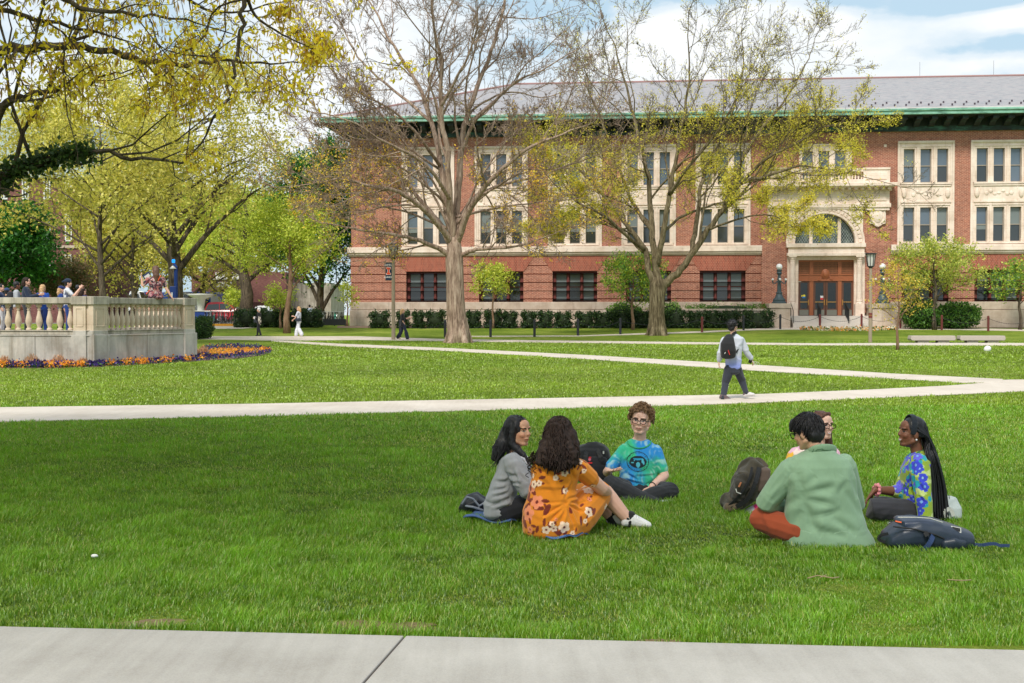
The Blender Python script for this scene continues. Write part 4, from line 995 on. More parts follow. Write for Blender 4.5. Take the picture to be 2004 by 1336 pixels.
# ================================================================== hedges and shrubs
def shrub(name, label, x0, x1, y0, y1, D, cols, n, size, depth=1.0, group=None, shape='box', cat='shrub', seed=1, core=srgb(40, 52, 30)):
    a, b = at(x0, y1, D), at(x1, y1, D); z1 = at((x0 + x1) / 2, y0, D).z; zb = gz(D); z0 = min(zb, at(x0, y1, D).z)
    cx0, hx = (a.x + b.x) / 2, (b.x - a.x) / 2; H = z1 - z0; g_ = np.random.default_rng(seed)
    root = empty(name, (cx0, D, z0), 0, label, cat, group)
    u = g_.normal(size=(n, 3)); u /= np.linalg.norm(u, axis=1)[:, None]
    if shape == 'box': u = np.sign(u) * np.abs(u) ** .42; u /= np.maximum(1, np.abs(u).max(axis=1))[:, None]
    ph = g_.random(3) * 6; lump = 1 + .10 * np.sin(u[:, 0] * 6 + ph[0]) * np.cos(u[:, 2] * 5 + ph[1]) + .07 * np.sin(u[:, 0] * 13 + u[:, 2] * 9 + ph[2])
    rr = g_.uniform(.84, 1.03, n) * lump
    C = np.stack([u[:, 0] * hx * rr, u[:, 1] * depth / 2 * rr, H * .5 + u[:, 2] * H * .5 * rr], 1); C = C[C[:, 2] > .03]
    leaves('foliage', C, size, cols, root, jit=size * .5, asp=.6, seed=seed)
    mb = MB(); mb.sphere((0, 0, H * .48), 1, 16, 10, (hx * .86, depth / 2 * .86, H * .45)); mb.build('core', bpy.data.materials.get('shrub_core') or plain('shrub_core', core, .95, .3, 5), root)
    m2 = MB()
    for k in range(4): m2.tube([(hx * .1 * (k - 1.5), 0, -.05), (hx * .3 * (k - 1.5), .05 * k, H * .4)], .035, 5)
    m2.build('stem', m_bark3, root)
    return root
YEW = [(srgb(46, 66, 38), 4), (srgb(32, 50, 30), 3), (srgb(70, 90, 50), 1.5)]
hx_ = [(722, 765, 'first dark yew of the row, nearest the lamp post on its left'), (774, 803, 'dark yew behind the woman in black'), (806, 833, 'narrow dark yew just right of the woman in black'), (830, 874, 'flat-topped dark yew touching the huge trunk on its left'),
       (910, 943, 'dark yew just right of the huge trunk'), (945, 986, 'dark flat-topped yew under the small lime-green tree'), (980, 1014, 'rounded dark yew right of the small lime-green tree'), (1018, 1052, 'dark yew left end of the middle trio'), (1050, 1084, 'dark yew in the centre of the middle trio'),
       (1082, 1120, 'dark rounded yew ending the middle trio'), (1124, 1166, 'dark yew starting the row left of the forked trunk'), (1160, 1200, 'dark yew in the row left of the forked trunk, second from its left end'), (1196, 1238, 'dark yew below the multi-branched green tree'),
       (1234, 1275, 'dark yew touching the forked trunk on its left'), (1300, 1344, 'dark yew just right of the forked trunk'), (1343, 1376, 'low dark yew between the forked trunk and the walking man'), (1374, 1412, 'dark yew left of the walking man'), (1410, 1449, 'dark yew directly behind the head of the walking man')]
for i, (x0, x1, lb) in enumerate(hx_):
    shrub('yew_shrub', lb, x0 + 3, x1 - 3, 609 + rnd.uniform(0, 2.5) - (i in (3, 5)) * 1.5, 641.5, 84.5, YEW, 1500, .13, 1.1, 'yews clipped in a row along the building', 'box', seed=200 + i)
shrub('yew_shrub', 'neat boxy dark yew beside the left lamp pedestal', 1451, 1512, 609, 642, 84.0, YEW, 2600, .13, 1.2, 'yews clipped in a row along the building', 'box', seed=260)
hh = HEDGE_TOP; a = (hh[0] + hh[1]) / 2
p_ = bl(a, -1.3, hh[2]); px0, px1 = 1342, 1503
shrub('clipped_hedge', 'low bright green clipped hedge on the terrace wall left of the entrance', 1342, 1503, 594, 604.5, p_.y, [(srgb(66, 100, 40), 3), (srgb(88, 122, 52), 2)], 4200, .10, .9, None, 'box', 'hedge', 270)
GR2 = [(srgb(70, 106, 44), 4), (srgb(52, 84, 36), 3), (srgb(104, 136, 62), 2)]
shrub('leafy_shrub', 'loose green shrub right of the entrance steps, left of the olive-green tree', 1764, 1836, 588, 640, 83, GR2, 4200, .16, 2.2, None, 'ball', seed=281)
shrub('leafy_shrub', 'loose green shrub right of the olive-green tree trunk', 1826, 1918, 592, 640, 83.5, GR2, 4800, .16, 2.2, None, 'ball', seed=282)
shrub('leafy_shrub', 'pale green shrub rising behind the yews left of the forked trunk', 1186, 1262, 592, 622, 86, MIDG, 2200, .14, 1.4, None, 'ball', seed=283)
shrub('leafy_shrub', 'pale green shrub rising behind the yews right of the forked trunk', 1292, 1336, 592, 622, 86, MIDG, 1500, .14, 1.4, None, 'ball', seed=284)
shrub('round_bush', 'round dark green bush against the end pier of the stone balustrade', 380, 415, 619, 664, G(398, 663).y, [(srgb(50, 76, 36), 4), (srgb(36, 58, 30), 3), (srgb(78, 104, 52), 1.5)], 4200, .09, 1.9, None, 'ball', 'bush', 285)
hz = [(462, 512, 'clipped dark hedge behind the woman with the patterned scarf'), (500, 556, 'clipped dark hedge left of the slim young tree'), (552, 596, 'clipped dark hedge behind the woman in white trousers'), (588, 629, 'clipped dark hedge at the end beside the bike rack')]
for i, (x0, x1, lb) in enumerate(hz): shrub('clipped_hedge', lb, x0, x1, 606 + (i % 2), 641, 86, YEW, 2600, .14, 2.0, 'clipped hedges beside the street', 'box', 'hedge', 290 + i)
# ================================================================== people
X3 = Vector((1, 0, 0)); Y3 = Vector((0, 1, 0)); Z3 = Vector((0, 0, 1))
def ell_loft(mb, secs, sides=20, power=2.3):
    """secs: (centre, half x, half y, xaxis, yaxis); rounded caps added"""
    S = [(Vector(c), a, b, Vector(x), Vector(y)) for c, a, b, x, y in secs]
    def cap(s0, s1):
        c, a, b, x, y = s0; d = (s0[0] - s1[0]); d = d.normalized() if d.length > 1e-6 else Z3; h = min(a, b) * .55
        return [(c + d * h * .9, a * .35, b * .35, x, y), (c + d * h * .6, a * .72, b * .72, x, y), (c + d * h * .25, a * .93, b * .93, x, y)]
    S = cap(S[0], S[1]) + S + list(reversed(cap(S[-1], S[-2])))
    base = len(mb.v)
    for c, a, b, x, y in S:
        for k in range(sides):
            t_ = 2 * math.pi * k / sides; cx, sx = math.cos(t_), math.sin(t_)
            mb.v.append(tuple(c + x * (a * math.copysign(abs(cx) ** (2 / power), cx)) + y * (b * math.copysign(abs(sx) ** (2 / power), sx))))
    for i in range(len(S) - 1):
        for k in range(sides):
            A = base + i * sides + k; B_ = base + i * sides + (k + 1) % sides; mb.f.append((A, B_, B_ + sides, A + sides))
    mb.f.append(tuple(base + k for k in reversed(range(sides)))); mb.f.append(tuple(base + (len(S) - 1) * sides + k for k in range(sides)))
def limb(mb, pts, rad, sides=12, flat=1.0, flataxis=None):
    """tapered limb with round ends, densified by Catmull-Rom"""
    pts = [Vector(p) for p in pts]; P = []; Rr = []
    for i in range(len(pts) - 1):
        a, b = pts[max(i - 1, 0)], pts[i]; c, d = pts[i + 1], pts[min(i + 2, len(pts) - 1)]
        for k in range(4):
            t_ = k / 4; P.append(b.lerp(c, t_) if len(pts) == 2 else .5 * ((2 * b) + (c - a) * t_ * .8 + (2 * a - 5 * b + 4 * c - d) * t_ ** 2 * .0 + (c - b) * 2 * t_ - (c - a) * t_ * .8)); Rr.append(rad[i] + (rad[i + 1] - rad[i]) * t_)
    P.append(pts[-1]); Rr.append(rad[-1])
    d0 = (P[0] - P[1]).normalized(); d1 = (P[-1] - P[-2]).normalized()
    P = [P[0] + d0 * Rr[0] * .95, P[0] + d0 * Rr[0] * .7] + P + [P[-1] + d1 * Rr[-1] * .7, P[-1] + d1 * Rr[-1] * .95]
    Rr = [Rr[0] * .3, Rr[0] * .72] + Rr + [Rr[-1] * .72, Rr[-1] * .3]
    mb.tube(P, Rr, sides)
def fuse(mb, voxel, smooth=4, sfac=.5):
    """voxel-fuse overlapping closed pieces into one skin; returns V, F arrays"""
    me = bpy.data.meshes.new('tmp'); me.from_pydata(mb.v, [], mb.f); me.update()
    import bmesh
    bm = bmesh.new(); bm.from_mesh(me); bmesh.ops.recalc_face_normals(bm, faces=bm.faces); bm.to_mesh(me); bm.free()
    o = bpy.data.objects.new('tmp', me); COL.objects.link(o)
    m = o.modifiers.new('r', 'REMESH'); m.mode = 'VOXEL'; m.voxel_size = voxel
    if smooth:
        s = o.modifiers.new('s', 'SMOOTH'); s.factor = sfac; s.iterations = smooth
    dg = bpy.context.evaluated_depsgraph_get(); ev = o.evaluated_get(dg); em = ev.to_mesh()
    n = len(em.vertices); V = np.empty(n * 3, dtype=np.float32); em.vertices.foreach_get('co', V); V = V.reshape(-1, 3).astype(np.float64)
    N = np.empty(n * 3, dtype=np.float32); em.vertex_normals.foreach_get('vector', N); N = N.reshape(-1, 3).astype(np.float64)
    k = len(em.polygons); li = np.empty(len(em.loops), dtype=np.int32); em.loops.foreach_get('vertex_index', li)
    F_ = li.reshape(-1, 4) if len(li) == 4 * k else [tuple(p.vertices) for p in em.polygons]
    ev.to_mesh_clear(); bpy.data.objects.remove(o); bpy.data.meshes.remove(me)
    return V, N, F_
def snoise(V, freq, seed, octs=4):
    g_ = np.random.default_rng(seed); out = np.zeros(len(V)); a = 1.0
    for o in range(octs):
        for k in range(3):
            d = g_.normal(size=3); d /= np.linalg.norm(d); out += a * np.sin(V @ d * freq * 2 ** o * g_.uniform(.7, 1.3) + g_.uniform(0, 6.28) + 1.5 * np.sin(V @ g_.normal(size=3) * freq * .7))
        a *= .5
    return out / 3.2
def folds(V, N, amp, freq, seed, dirs=None):
    """cloth folds: ridges that run along warped stripes"""
    g_ = np.random.default_rng(seed); h = np.zeros(len(V))
    for k in range(3):
        d = Vector(dirs[k % len(dirs)]) if dirs else Vector(g_.normal(size=3)); d.normalize(); d = np.array(d)
        ph = V @ d * freq * g_.uniform(.7, 1.3) + 1.6 * snoise(V, freq * .35, seed + k, 2)
        mask = np.clip(.5 + .8 * snoise(V, freq * .22, seed + 50 + k, 2), 0, 1)
        h += (.5 + .5 * np.sin(ph + .8 * np.sin(ph))) ** 2 * mask
    return V + N * ((h - .35) * amp)[:, None]
def crease(V, N, a, b, w_=.014, dep=.012):
    a, b = np.array(a), np.array(b); ab = b - a; t_ = np.clip(((V - a) @ ab) / (ab @ ab + 1e-9), 0, 1); c = a + t_[:, None] * ab; d = V - c; side = np.cross(N, ab / (np.linalg.norm(ab) + 1e-9)); s_ = (d * side).sum(1); L_ = np.linalg.norm(d, axis=1)
    f = np.sin(np.clip(t_, .02, 1) * math.pi) ** .5; near = L_ < w_ * 6
    h = -np.exp(-(s_ / w_) ** 2) + .75 * np.exp(-((s_ - w_ * 2.0) / (w_ * 1.3)) ** 2); return V + N * (h * dep * f * near * np.exp(-(np.maximum(L_ - np.abs(s_), 0) / .03) ** 2))[:, None]
def creases(V, N, lines):
    for x0, y0, x1, y1, w_, dep in lines: V = crease(V, N, off_screen_nearest(V, x0, y0), off_screen_nearest(V, x1, y1), w_, dep)
    return V
def cellcol(V, n, seed, cols, jitter=.02):
    g_ = np.random.default_rng(seed); lo, hi = V.min(0), V.max(0); C = g_.uniform(lo, hi, (n, 3)); Vj = V + jitter * np.stack([snoise(V, 40, seed + i, 2) for i in range(3)], 1)
    best = np.full(len(V), 1e9); idx = np.zeros(len(V), int)
    for i, c in enumerate(C):
        d = ((Vj - c) ** 2).sum(1); m = d < best; best[m] = d[m]; idx[m] = i
    pc = np.array(cols)[g_.integers(0, len(cols), n)]; return pc[idx], np.sqrt(best)

m_spec0 = 0
m_skin = vcol('skin', .55, 0.0, 30, .06, .15, 300, .001, sub=(.08, (1.0, .4, .25)))
m_cloth = vcol('cloth', .9, .15, 30, .07, .35, 420, .0015)
m_leath = vcol('leather_cloth', .38, 0, 40, .15, .3, 200, .002)
def hairmat(name, c, rough=.52, spec=.4):
    m, t = newmat(name); oc = t.n('TexCoord').outputs['Object']
    k = t.noise(t.vmath('MULTIPLY', oc, (60, 60, 6)), 2.0, 3)
    finish(t, t.ramp(k, [(.35, tuple(x * .55 for x in c)), (.65, tuple(min(1, x * 1.6) for x in c))]), rough, k, .5, .004, spec=spec); return m
SK_L = srgb(214, 168, 146); SK_T = srgb(196, 148, 118); SK_D = srgb(120, 76, 54); SK_P = srgb(224, 180, 160)

class Head:
    """head frame: x right, y forward, z up, origin at the head's centre"""
    def __init__(s, c, fwd, up=(0, 0, 1), size=1.0):
        s.c = Vector(c); s.y = Vector(fwd).normalized(); u = Vector(up); s.x = s.y.cross(u).normalized(); s.z = s.x.cross(s.y).normalized(); s.k = size
    def w(s, x, y, z): return s.c + (s.x * x + s.y * y + s.z * z) * s.k
    def ell(s, mb, c, r, seg=18, rings=12):
        base = len(mb.v)
        for i in range(rings + 1):
            t_ = math.pi * i / rings
            for k in range(seg):
                a = 2 * math.pi * k / seg; mb.v.append(tuple(s.w(c[0] + r[0] * math.sin(t_) * math.cos(a), c[1] + r[1] * math.sin(t_) * math.sin(a), c[2] + r[2] * math.cos(t_))))
        for i in range(rings):
            for k in range(seg):
                A = base + i * seg + k; B_ = base + i * seg + (k + 1) % seg; mb.f.append((A, A + seg, B_ + seg, B_))
    def skull(s, mb):
        s.ell(mb, (0, -.012, .03), (.076, .094, .088)); s.ell(mb, (0, .022, -.025), (.064, .070, .086)); s.ell(mb, (0, .05, -.082), (.030, .030, .026))
        s.ell(mb, (0, .052, .05), (.055, .035, .045))
        for q in (-1, 1):
            s.ell(mb, (q * .078, -.004, -.012), (.010, .020, .031), 10, 8); s.ell(mb, (q * .036, .062, -.02), (.026, .024, .024)); s.ell(mb, (q * .030, .078, .033), (.026, .012, .009), 10, 6)
            limb(mb, [s.w(q * .055, .0, -.055), s.w(q * .018, .062, -.088)], [.022 * s.k, .02 * s.k], 8)
        limb(mb, [s.w(0, .084, .022), s.w(0, .099, -.012)], [.008 * s.k, .0115 * s.k], 8); s.ell(mb, (0, .098, -.017), (.016, .011, .009), 10, 8)
        s.ell(mb, (0, .084, -.050), (.027, .014, .0075), 12, 8); s.ell(mb, (0, .081, -.062), (.023, .014, .0085), 12, 8)
    def loc(s, V):
        D_ = (V - np.array(s.c)) / s.k; return D_ @ np.array(s.x), D_ @ np.array(s.y), D_ @ np.array(s.z)
    def paint(s, V, col, skin, brow=(.02, .015, .012), lip=None, smile=False, lids=False):
        x, y, z = s.loc(V); f = (y > .035) & (np.abs(x) < .09) & (np.abs(z) < .14); ax = np.abs(x)
        lip = lip or tuple(np.array(skin) * (.78, .56, .56))
        e = ((ax - .031) / .0145) ** 2 + ((z - .009) / .0062) ** 2
        col[f & (e < 1)] = tuple(min(.36, x * 1.0 + .06) for x in skin) if not lids else tuple(np.array(skin) * .8); col[f & (((ax - .031) / .0075) ** 2 + ((z - .009) / .0068) ** 2 < 1)] = (.02, .012, .01)
        col[f & (e > .75) & (e < 1.5) & (z > .009)] = (.03, .02, .018)
        col[f & (np.abs(ax - .032) < .022) & (np.abs(z - .031 + (ax - .032) ** 2 * 12) < .0048)] = brow
        ml = (x / .026) ** 2 + ((z + .056 + (-(x ** 2) * 9 if smile else 0)) / .0092) ** 2; col[f & (ml < 1)] = lip
        if smile: col[f & ((x / .022) ** 2 + ((z + .056 - x ** 2 * 9) / .0055) ** 2 < 1)] = (.8, .76, .72)
        else: col[f & (np.abs(x) < .024) & (np.abs(z + .056) < .0022)] = tuple(np.array(lip) * .45)
        ch = f & (((ax - .045) / .022) ** 2 + ((z + .03) / .022) ** 2 < 1); col[ch] *= (1.06, .93, .92)
    def glasses(s, parent, mat, rw=.026, rh=.019):
        mb = MB()
        for q in (-1, 1):
            P = [s.w(q * .034 + rw * math.copysign(abs(math.cos(a)) ** .7, math.cos(a)), .100 - abs(math.cos(a)) * .004, .004 + rh * math.copysign(abs(math.sin(a)) ** .7, math.sin(a))) for a in [2 * math.pi * k / 18 for k in range(19)]]
            mb.tube(P, .0033 * s.k, 5, cap=False); mb.tube([s.w(q * (.034 + rw), .098, .010), s.w(q * .084, .04, .008), s.w(q * .086, -.01, .004)], .0024 * s.k, 5)
        mb.tube([s.w(-.009, .102, .008), s.w(0, .106, .010), s.w(.009, .102, .008)], .0026 * s.k, 5)
        mb.build('glasses', mat, parent)
def hand(mb, wrist, d, pn, k=1.0, curl=.5, spread=.12, side=1, thumb=.6):
    """d: direction of the hand, pn: palm normal (the way the palm faces), side: +1 thumb on d x pn"""
    d = Vector(d).normalized(); pn = Vector(pn); pn = (pn - d * pn.dot(d)).normalized(); sx = d.cross(pn).normalized() * side
    w = Vector(wrist); c0 = w + d * .008 * k; c1 = w + d * .085 * k
    ell_loft(mb, [(c0, .024 * k, .018 * k, sx, pn), (w + d * .03 * k, .034 * k, .017 * k, sx, pn), (w + d * .065 * k, .040 * k, .015 * k, sx, pn), (c1, .038 * k, .012 * k, sx, pn)], 12)
    for i, (o, L, r) in enumerate(((.030, .070, .0088), (.010, .080, .0092), (-.010, .075, .0088), (-.029, .060, .0078))):
        b = c1 + sx * o * k - d * .004 * k; dd = (d + sx * spread * (1 - i * .66)).normalized(); pts = [b]; a = curl * (.8 + .12 * i)
        for f in (.42, .33, .25):
            pts.append(pts[-1] + dd * L * f * k); q = Matrix.Rotation(0, 3, 'X'); ax = dd.cross(pn).normalized(); dd = dd.copy(); dd.rotate(Matrix.Rotation(a * 1.1, 3, ax))
        limb(mb, pts, [r * k, r * k * .95, r * k * .86, r * k * .72], 8)
    b = w + d * .022 * k + sx * .026 * k; td = (d * .62 + sx * .85 + pn * .35 * thumb).normalized(); p1 = b + td * .036 * k; td2 = (d * .9 + sx * .45 + pn * .5 * thumb).normalized(); p2 = p1 + td2 * .03 * k
    limb(mb, [b, p1, p2, p2 + (d * .95 + sx * .2 + pn * .4).normalized() * .022 * k], [.0125 * k, .0112 * k, .0098 * k, .0078 * k], 8)
def foot(mb, ankle, toe, k=1.0, up=(0, 0, 1), fat=1.0):
    a, t_ = Vector(ankle), Vector(toe); d = (t_ - a); L = d.length; d.normalize(); u = Vector(up); u = (u - d * u.dot(d)).normalized(); s_ = d.cross(u)
    ell_loft(mb, [(a - d * .045 * k - u * .035 * k, .030 * k * fat, .035 * k * fat, s_, u), (a - u * .02 * k, .036 * k * fat, .045 * k * fat, s_, u), (a + d * L * .45 - u * .035 * k, .042 * k * fat, .036 * k * fat, s_, u), (a + d * L * .8 - u * .045 * k, .046 * k * fat, .026 * k * fat, s_, u), (a + d * L - u * .05 * k, .036 * k * fat, .019 * k * fat, s_, u)], 14)
def put(name, VNF, mat, parent, col, amp=0, freq=30, seed=1, dirs=None):
    V, N, F_ = VNF
    if amp: V = folds(V, N, amp, freq, seed, dirs)
    if not isinstance(col, np.ndarray): col = np.tile(np.array(col), (len(V), 1))
    off = np.array(parent.matrix_basis.translation) if parent.parent is None else np.array(parent.parent.matrix_basis.translation)
    return arr(name, V - off, F_, mat, parent, smooth=True, color=col)
def hairput(name, mb, mat, parent, smooth=True):
    off = np.array(parent.matrix_basis.translation); return arr(name, np.array(mb.v) - off, mb.f, mat, parent, smooth=smooth)
def secs(D, rows, xa=X3, ya=Y3, gx=1.0, gy=1.0, addx=0, addy=0, lo=0, hi=99):
    """torso sections from photo rows (px, py, half width px, depth offset, half depth m)"""
    out = []
    for i, (px, py, hw, dd, hd) in enumerate(rows):
        if not lo <= i <= hi: continue
        c = at(px, py, D + dd); out.append((c, hw * (D + dd) / FPX * gx + addx, hd * gy + addy, xa, ya))
    return out
def person_root(D, px, label, group=None, py=None):
    b = at(px, py if py else 900, D); return empty('person', (b.x, D, gz(D) if py is None else b.z), 0, label, 'person', group)
def body(root, name_vox, torso, headobj, neck, arms, legs, skin, paintkw=None, hands=(), feet=(), vox=.0055, neckr=.050, extra=None, colfn=None):
    mb = MB(); ell_loft(mb, torso)
    if headobj:
        headobj.skull(mb); limb(mb, [neck, neck.lerp(headobj.w(0, -.02, -.04), .5), headobj.w(0, -.02, -.03)], [neckr * 1.1, neckr * headobj.k, neckr * headobj.k], 14)
    for pts, rad in arms + legs: limb(mb, pts, rad)
    for h in hands: hand(mb, *h[0], **h[1])
    for f_ in feet: foot(mb, *f_)
    if extra: extra(mb)
    V, N, F_ = fuse(mb, vox, 2)
    col = np.tile(np.array(skin), (len(V), 1))
    if headobj: headobj.paint(V, col, skin, **(paintkw or {}))
    if colfn: colfn(V, col)
    return put('body', (V, N, F_), m_skin, root, col)
def shoulder_arm(sh, el, wr, r=(.05, .043, .036, .026)):
    sh, el, wr = Vector(sh), Vector(el), Vector(wr); return ([sh, sh.lerp(el, .5), el, el.lerp(wr, .35), wr], [r[0], r[0] * .95, r[1], r[1] * .98, r[3]])
def leg(hip, kn, an, r=(.088, .058, .056, .036)):
    hip, kn, an = Vector(hip), Vector(kn), Vector(an); return ([hip, hip.lerp(kn, .5), kn, kn.lerp(an, .3), an], [r[0], r[0] * .88, r[1], r[2], r[3]])
def grow(seg, g_, upto=99): return (seg[0][:upto], [r + g_ for r in seg[1][:upto]])
def cut(seg, f):
    """keep the first f (0..1) of the first half (upper arm) or beyond"""
    P, r_ = seg; n = len(P) - 1; k = f * n; i = int(k); t_ = k - i
    if i >= n: return seg
    return (P[:i + 1] + [P[i].lerp(P[i + 1], max(t_, .05))], r_[:i + 1] + [r_[i] + (r_[i + 1] - r_[i]) * t_])
def strands(mb, H, n, root_fn, path_fn, rad, seed, sides=3):
    r = random.Random(seed)
    for i in range(n):
        p = root_fn(r, i, n); P = path_fn(p, r)
        mb.tube(P, [rad * (1 if k < len(P) - 1 else .4) for k in range(len(P))], sides, cap=False)
def scalp(H, r, zmin=-.02, back=-1.0, front=.07, k=1.04):
    """random point on the hairy part of the skull, head coordinates"""
    while True:
        v = Vector((r.gauss(0, 1), r.gauss(0, 1), r.gauss(0, 1))).normalized(); p = Vector((v.x * .078 * k, -.012 + v.y * .097 * k, .03 + v.z * .091 * k))
        if p.z > .075 or (p.y < .045 and p.z > .03) or (p.y < .0 and p.z > zmin): 
            if p.y < front or p.z > .085: return p
def off_screen_nearest(V, px, py, side=None):
    """surface point nearest the given photo ray (front side)"""
    r_ = np.array(ray(px, py).normalized()); o = np.array((0, 0, CH)); d = V - o; t_ = d @ r_; q = np.linalg.norm(d - t_[:, None] * r_, axis=1); m = q < max(.012, q.min() * 1.5)
    i = np.where(m)[0]; return V[i[np.argmin(t_[i])]]
def flower(V, N, col, c, rad, petal, heart, n=5, ph=0.0, soft=.3):
    d = V - c; m = np.linalg.norm(d, axis=1) < rad * 1.3
    if not m.any(): return
    nn = N[m].mean(0); nn /= np.linalg.norm(nn) + 1e-9; a = np.cross(nn, (0.3, .2, 1)); a /= np.linalg.norm(a); b = np.cross(nn, a); dm = d[m]; x, y = dm @ a, dm @ b
    r_ = np.hypot(x, y); th = np.arctan2(y, x) + ph; edge = rad * (.72 + .28 * np.abs(np.cos(th * n / 2))); k = col[m]; hit = r_ < edge; k[hit] = np.array(petal) * (1 - .25 * (r_[hit] / edge[hit] < .55)[:, None] * np.array((0, .35, .5))); k[r_ < rad * .24] = heart; col[m] = k
def leafspot(V, N, col, c, L, w_, ang, colr):
    d = V - c; m = np.linalg.norm(d, axis=1) < L
    if not m.any(): return
    nn = N[m].mean(0); nn /= np.linalg.norm(nn) + 1e-9; a = np.cross(nn, (0.3, .2, 1)); a /= np.linalg.norm(a); b = np.cross(nn, a); dm = d[m]
    x, y = dm @ a, dm @ b; u, v = x * math.cos(ang) + y * math.sin(ang), -x * math.sin(ang) + y * math.cos(ang); k = col[m]; k[(u / (L * .5)) ** 2 + (v / (w_ * .5)) ** 2 < 1] = colr; col[m] = k

m_hblk = hairmat('black_hair', (.012, .011, .013)); m_hdbr = hairmat('dark_brown_hair', (.026, .014, .010), .62, .25); m_hcur = hairmat('light_brown_curls', (.27, .16, .085), .65, .25)
m_haub = hairmat('auburn_hair', (.10, .04, .026)); m_hbrd = hairmat('black_braids', (.008, .008, .010), .4, .5); m_hblo = hairmat('blonde_hair', srgb(186, 150, 108), .5, .3); m_hwht = hairmat('white_hair', srgb(225, 222, 218), .6, .3); m_hbrn = hairmat('brown_hair', srgb(92, 64, 50), .5, .4)
m_spec = plain('black_plastic', (.006, .006, .007), .6, spec=.2)

# ------------------------------------------------------------------ A: woman in the grey sweater
D = G(985, 1022).y; a_ = lambda px, py, dd=0.0: at(px, py, D + dd)
root = person_root(D, 985, 'woman with long straight black hair in loose grey sweater, beside the orange dress')
T = [(984, 1002, 30, 0, .17), (982, 975, 29, 0, .17), (986, 945, 26, 0, .16), (994, 918, 23, 0, .17), (1003, 896, 18, 0, .16), (1009, 884, 9, 0, .08)]
Hd = Head(a_(1014, 844), (.80, -.58, -.02), (.03, 0, 1), 1.04)
nk = a_(1007, 886)
armN = shoulder_arm(a_(1004, 906, -.16), a_(1032, 958, -.20), a_(1078, 962, -.08)); armF = shoulder_arm(a_(1014, 904, .16), a_(1046, 950, .14), a_(1082, 955, .05))
lg1 = leg(a_(990, 1002, -.08), a_(1072, 975, -.02), a_(1100, 1010, .10)); lg2 = leg(a_(992, 1000, .09), a_(1078, 972, .2), a_(1112, 1003, .25))
body(root, '', secs(D, T, gx=.82, gy=.85), Hd, nk, [armN, armF], [lg1, lg2], SK_T, dict(brow=(.015, .01, .01)), hands=[((armN[0][-1], (1, .1, -.1), (0, .3, -1)), dict(curl=.5)), ((armF[0][-1], (1, -.1, -.1), (0, -.3, -1)), dict(curl=.5, side=-1))])
mb = MB(); ell_loft(mb, secs(D, T)); limb(mb, *grow(armN, .030)); limb(mb, *grow(armF, .028)); ell_loft(mb, [(a_(970, 1004, 0), .10, .16, X3, Y3), (a_(975, 985, 0), .12, .17, X3, Y3)])
V, N, F_ = fuse(mb, .006, 3); V = folds(V, N, .016, 20, 4, [(.3, .2, 1), (.6, .1, .8), (-.2, .3, 1)]); V = creases(V, N, [(968, 940, 1020, 948, .012, .014), (962, 958, 1015, 956, .012, .014), (960, 975, 1010, 962, .012, .014), (958, 992, 1000, 975, .012, .014), (968, 1000, 1005, 990, .012, .012), (1000, 915, 1012, 948, .012, .014), (1020, 925, 1035, 945, .01, .01), (985, 925, 1010, 935, .012, .01)]); put('sweater', (V, N, F_), m_cloth, root, srgb(150, 152, 156))
mb = MB(); limb(mb, *grow(lg1, .012)); limb(mb, *grow(lg2, .012)); ell_loft(mb, [(a_(990, 1018, 0), .13, .16, X3, Y3), (a_(990, 1000, 0), .13, .16, X3, Y3)]); put('trousers', fuse(mb, .007, 2), m_cloth, root, srgb(30, 31, 38), .010, 30, 6)
mb = MB(); ell_loft(mb, [(a_(1024, 893, -.03), .035, .10, X3, Y3), (a_(1032, 905, -.02), .03, .11, X3, Y3)]); put('shirt_collar', fuse(mb, .006, 2), m_cloth, root, srgb(205, 208, 216), .004, 40, 9)
mb = MB(); Hd.ell(mb, (0, -.022, .036), (.086, .100, .092)); Hd.ell(mb, (-.03, -.05, -.04), (.055, .06, .10)); Hd.ell(mb, (.05, -.045, -.05), (.042, .055, .10))
limb(mb, [Hd.w(.0, -.085, .02), a_(983, 868), a_(973, 888), a_(968, 896)], [.055, .055, .05, .03])
limb(mb, [Hd.w(.07, .0, .0), Hd.w(.072, -.005, -.09), a_(1026, 892, -.1), a_(1034, 906, -.12)], [.03, .032, .024, .010])
limb(mb, [Hd.w(.04, .02, .09), Hd.w(.074, .02, .04), Hd.w(.078, .005, -.03), Hd.w(.07, -.02, -.10)], [.022, .02, .022, .02])
limb(mb, [Hd.w(-.04, .03, .085), Hd.w(-.074, .03, .03), Hd.w(-.076, .01, -.05)], [.02, .018, .014])
V, N, F_ = fuse(mb, .006, 3); V = folds(V, N, .006, 110, 5, [tuple(Hd.x), (1, .3, .2), tuple(Hd.y)]); put('hair', (V, N, F_), m_hblk, root, (0, 0, 0))
mb = MB(); r = random.Random(3)
for i in range(150):
    s_ = scalp(Hd, r, -.02, front=.03); q0 = Hd.w(*(s_ * 1.04)); e_ = a_(971 + r.gauss(0, 6), 893 + r.gauss(0, 10), r.gauss(0, .05)) if r.random() < .65 else Hd.w(.07 + r.gauss(0, .01), r.gauss(-.03, .02), -.16 + r.gauss(0, .02))
    m_ = Hd.w(s_.x * 1.15, min(s_.y, -.02) * 1.25 - .01, -.03); mb.tube([q0, q0.lerp(m_, .5) + Hd.z * .02, m_, m_.lerp(e_, .5), e_ + Vector((r.gauss(0, .015), 0, r.gauss(0, .02)))], .003, 3, cap=False)
hairput('hair_strands', mb, m_hblk, root)
mb = MB(); mb.sphere(Hd.w(.082, .0, -.05), .006, 8, 6); mb.v = [tuple(Vector(v) - root.location) for v in mb.v]; mb.build('earring', m_globe, root, smooth=True)

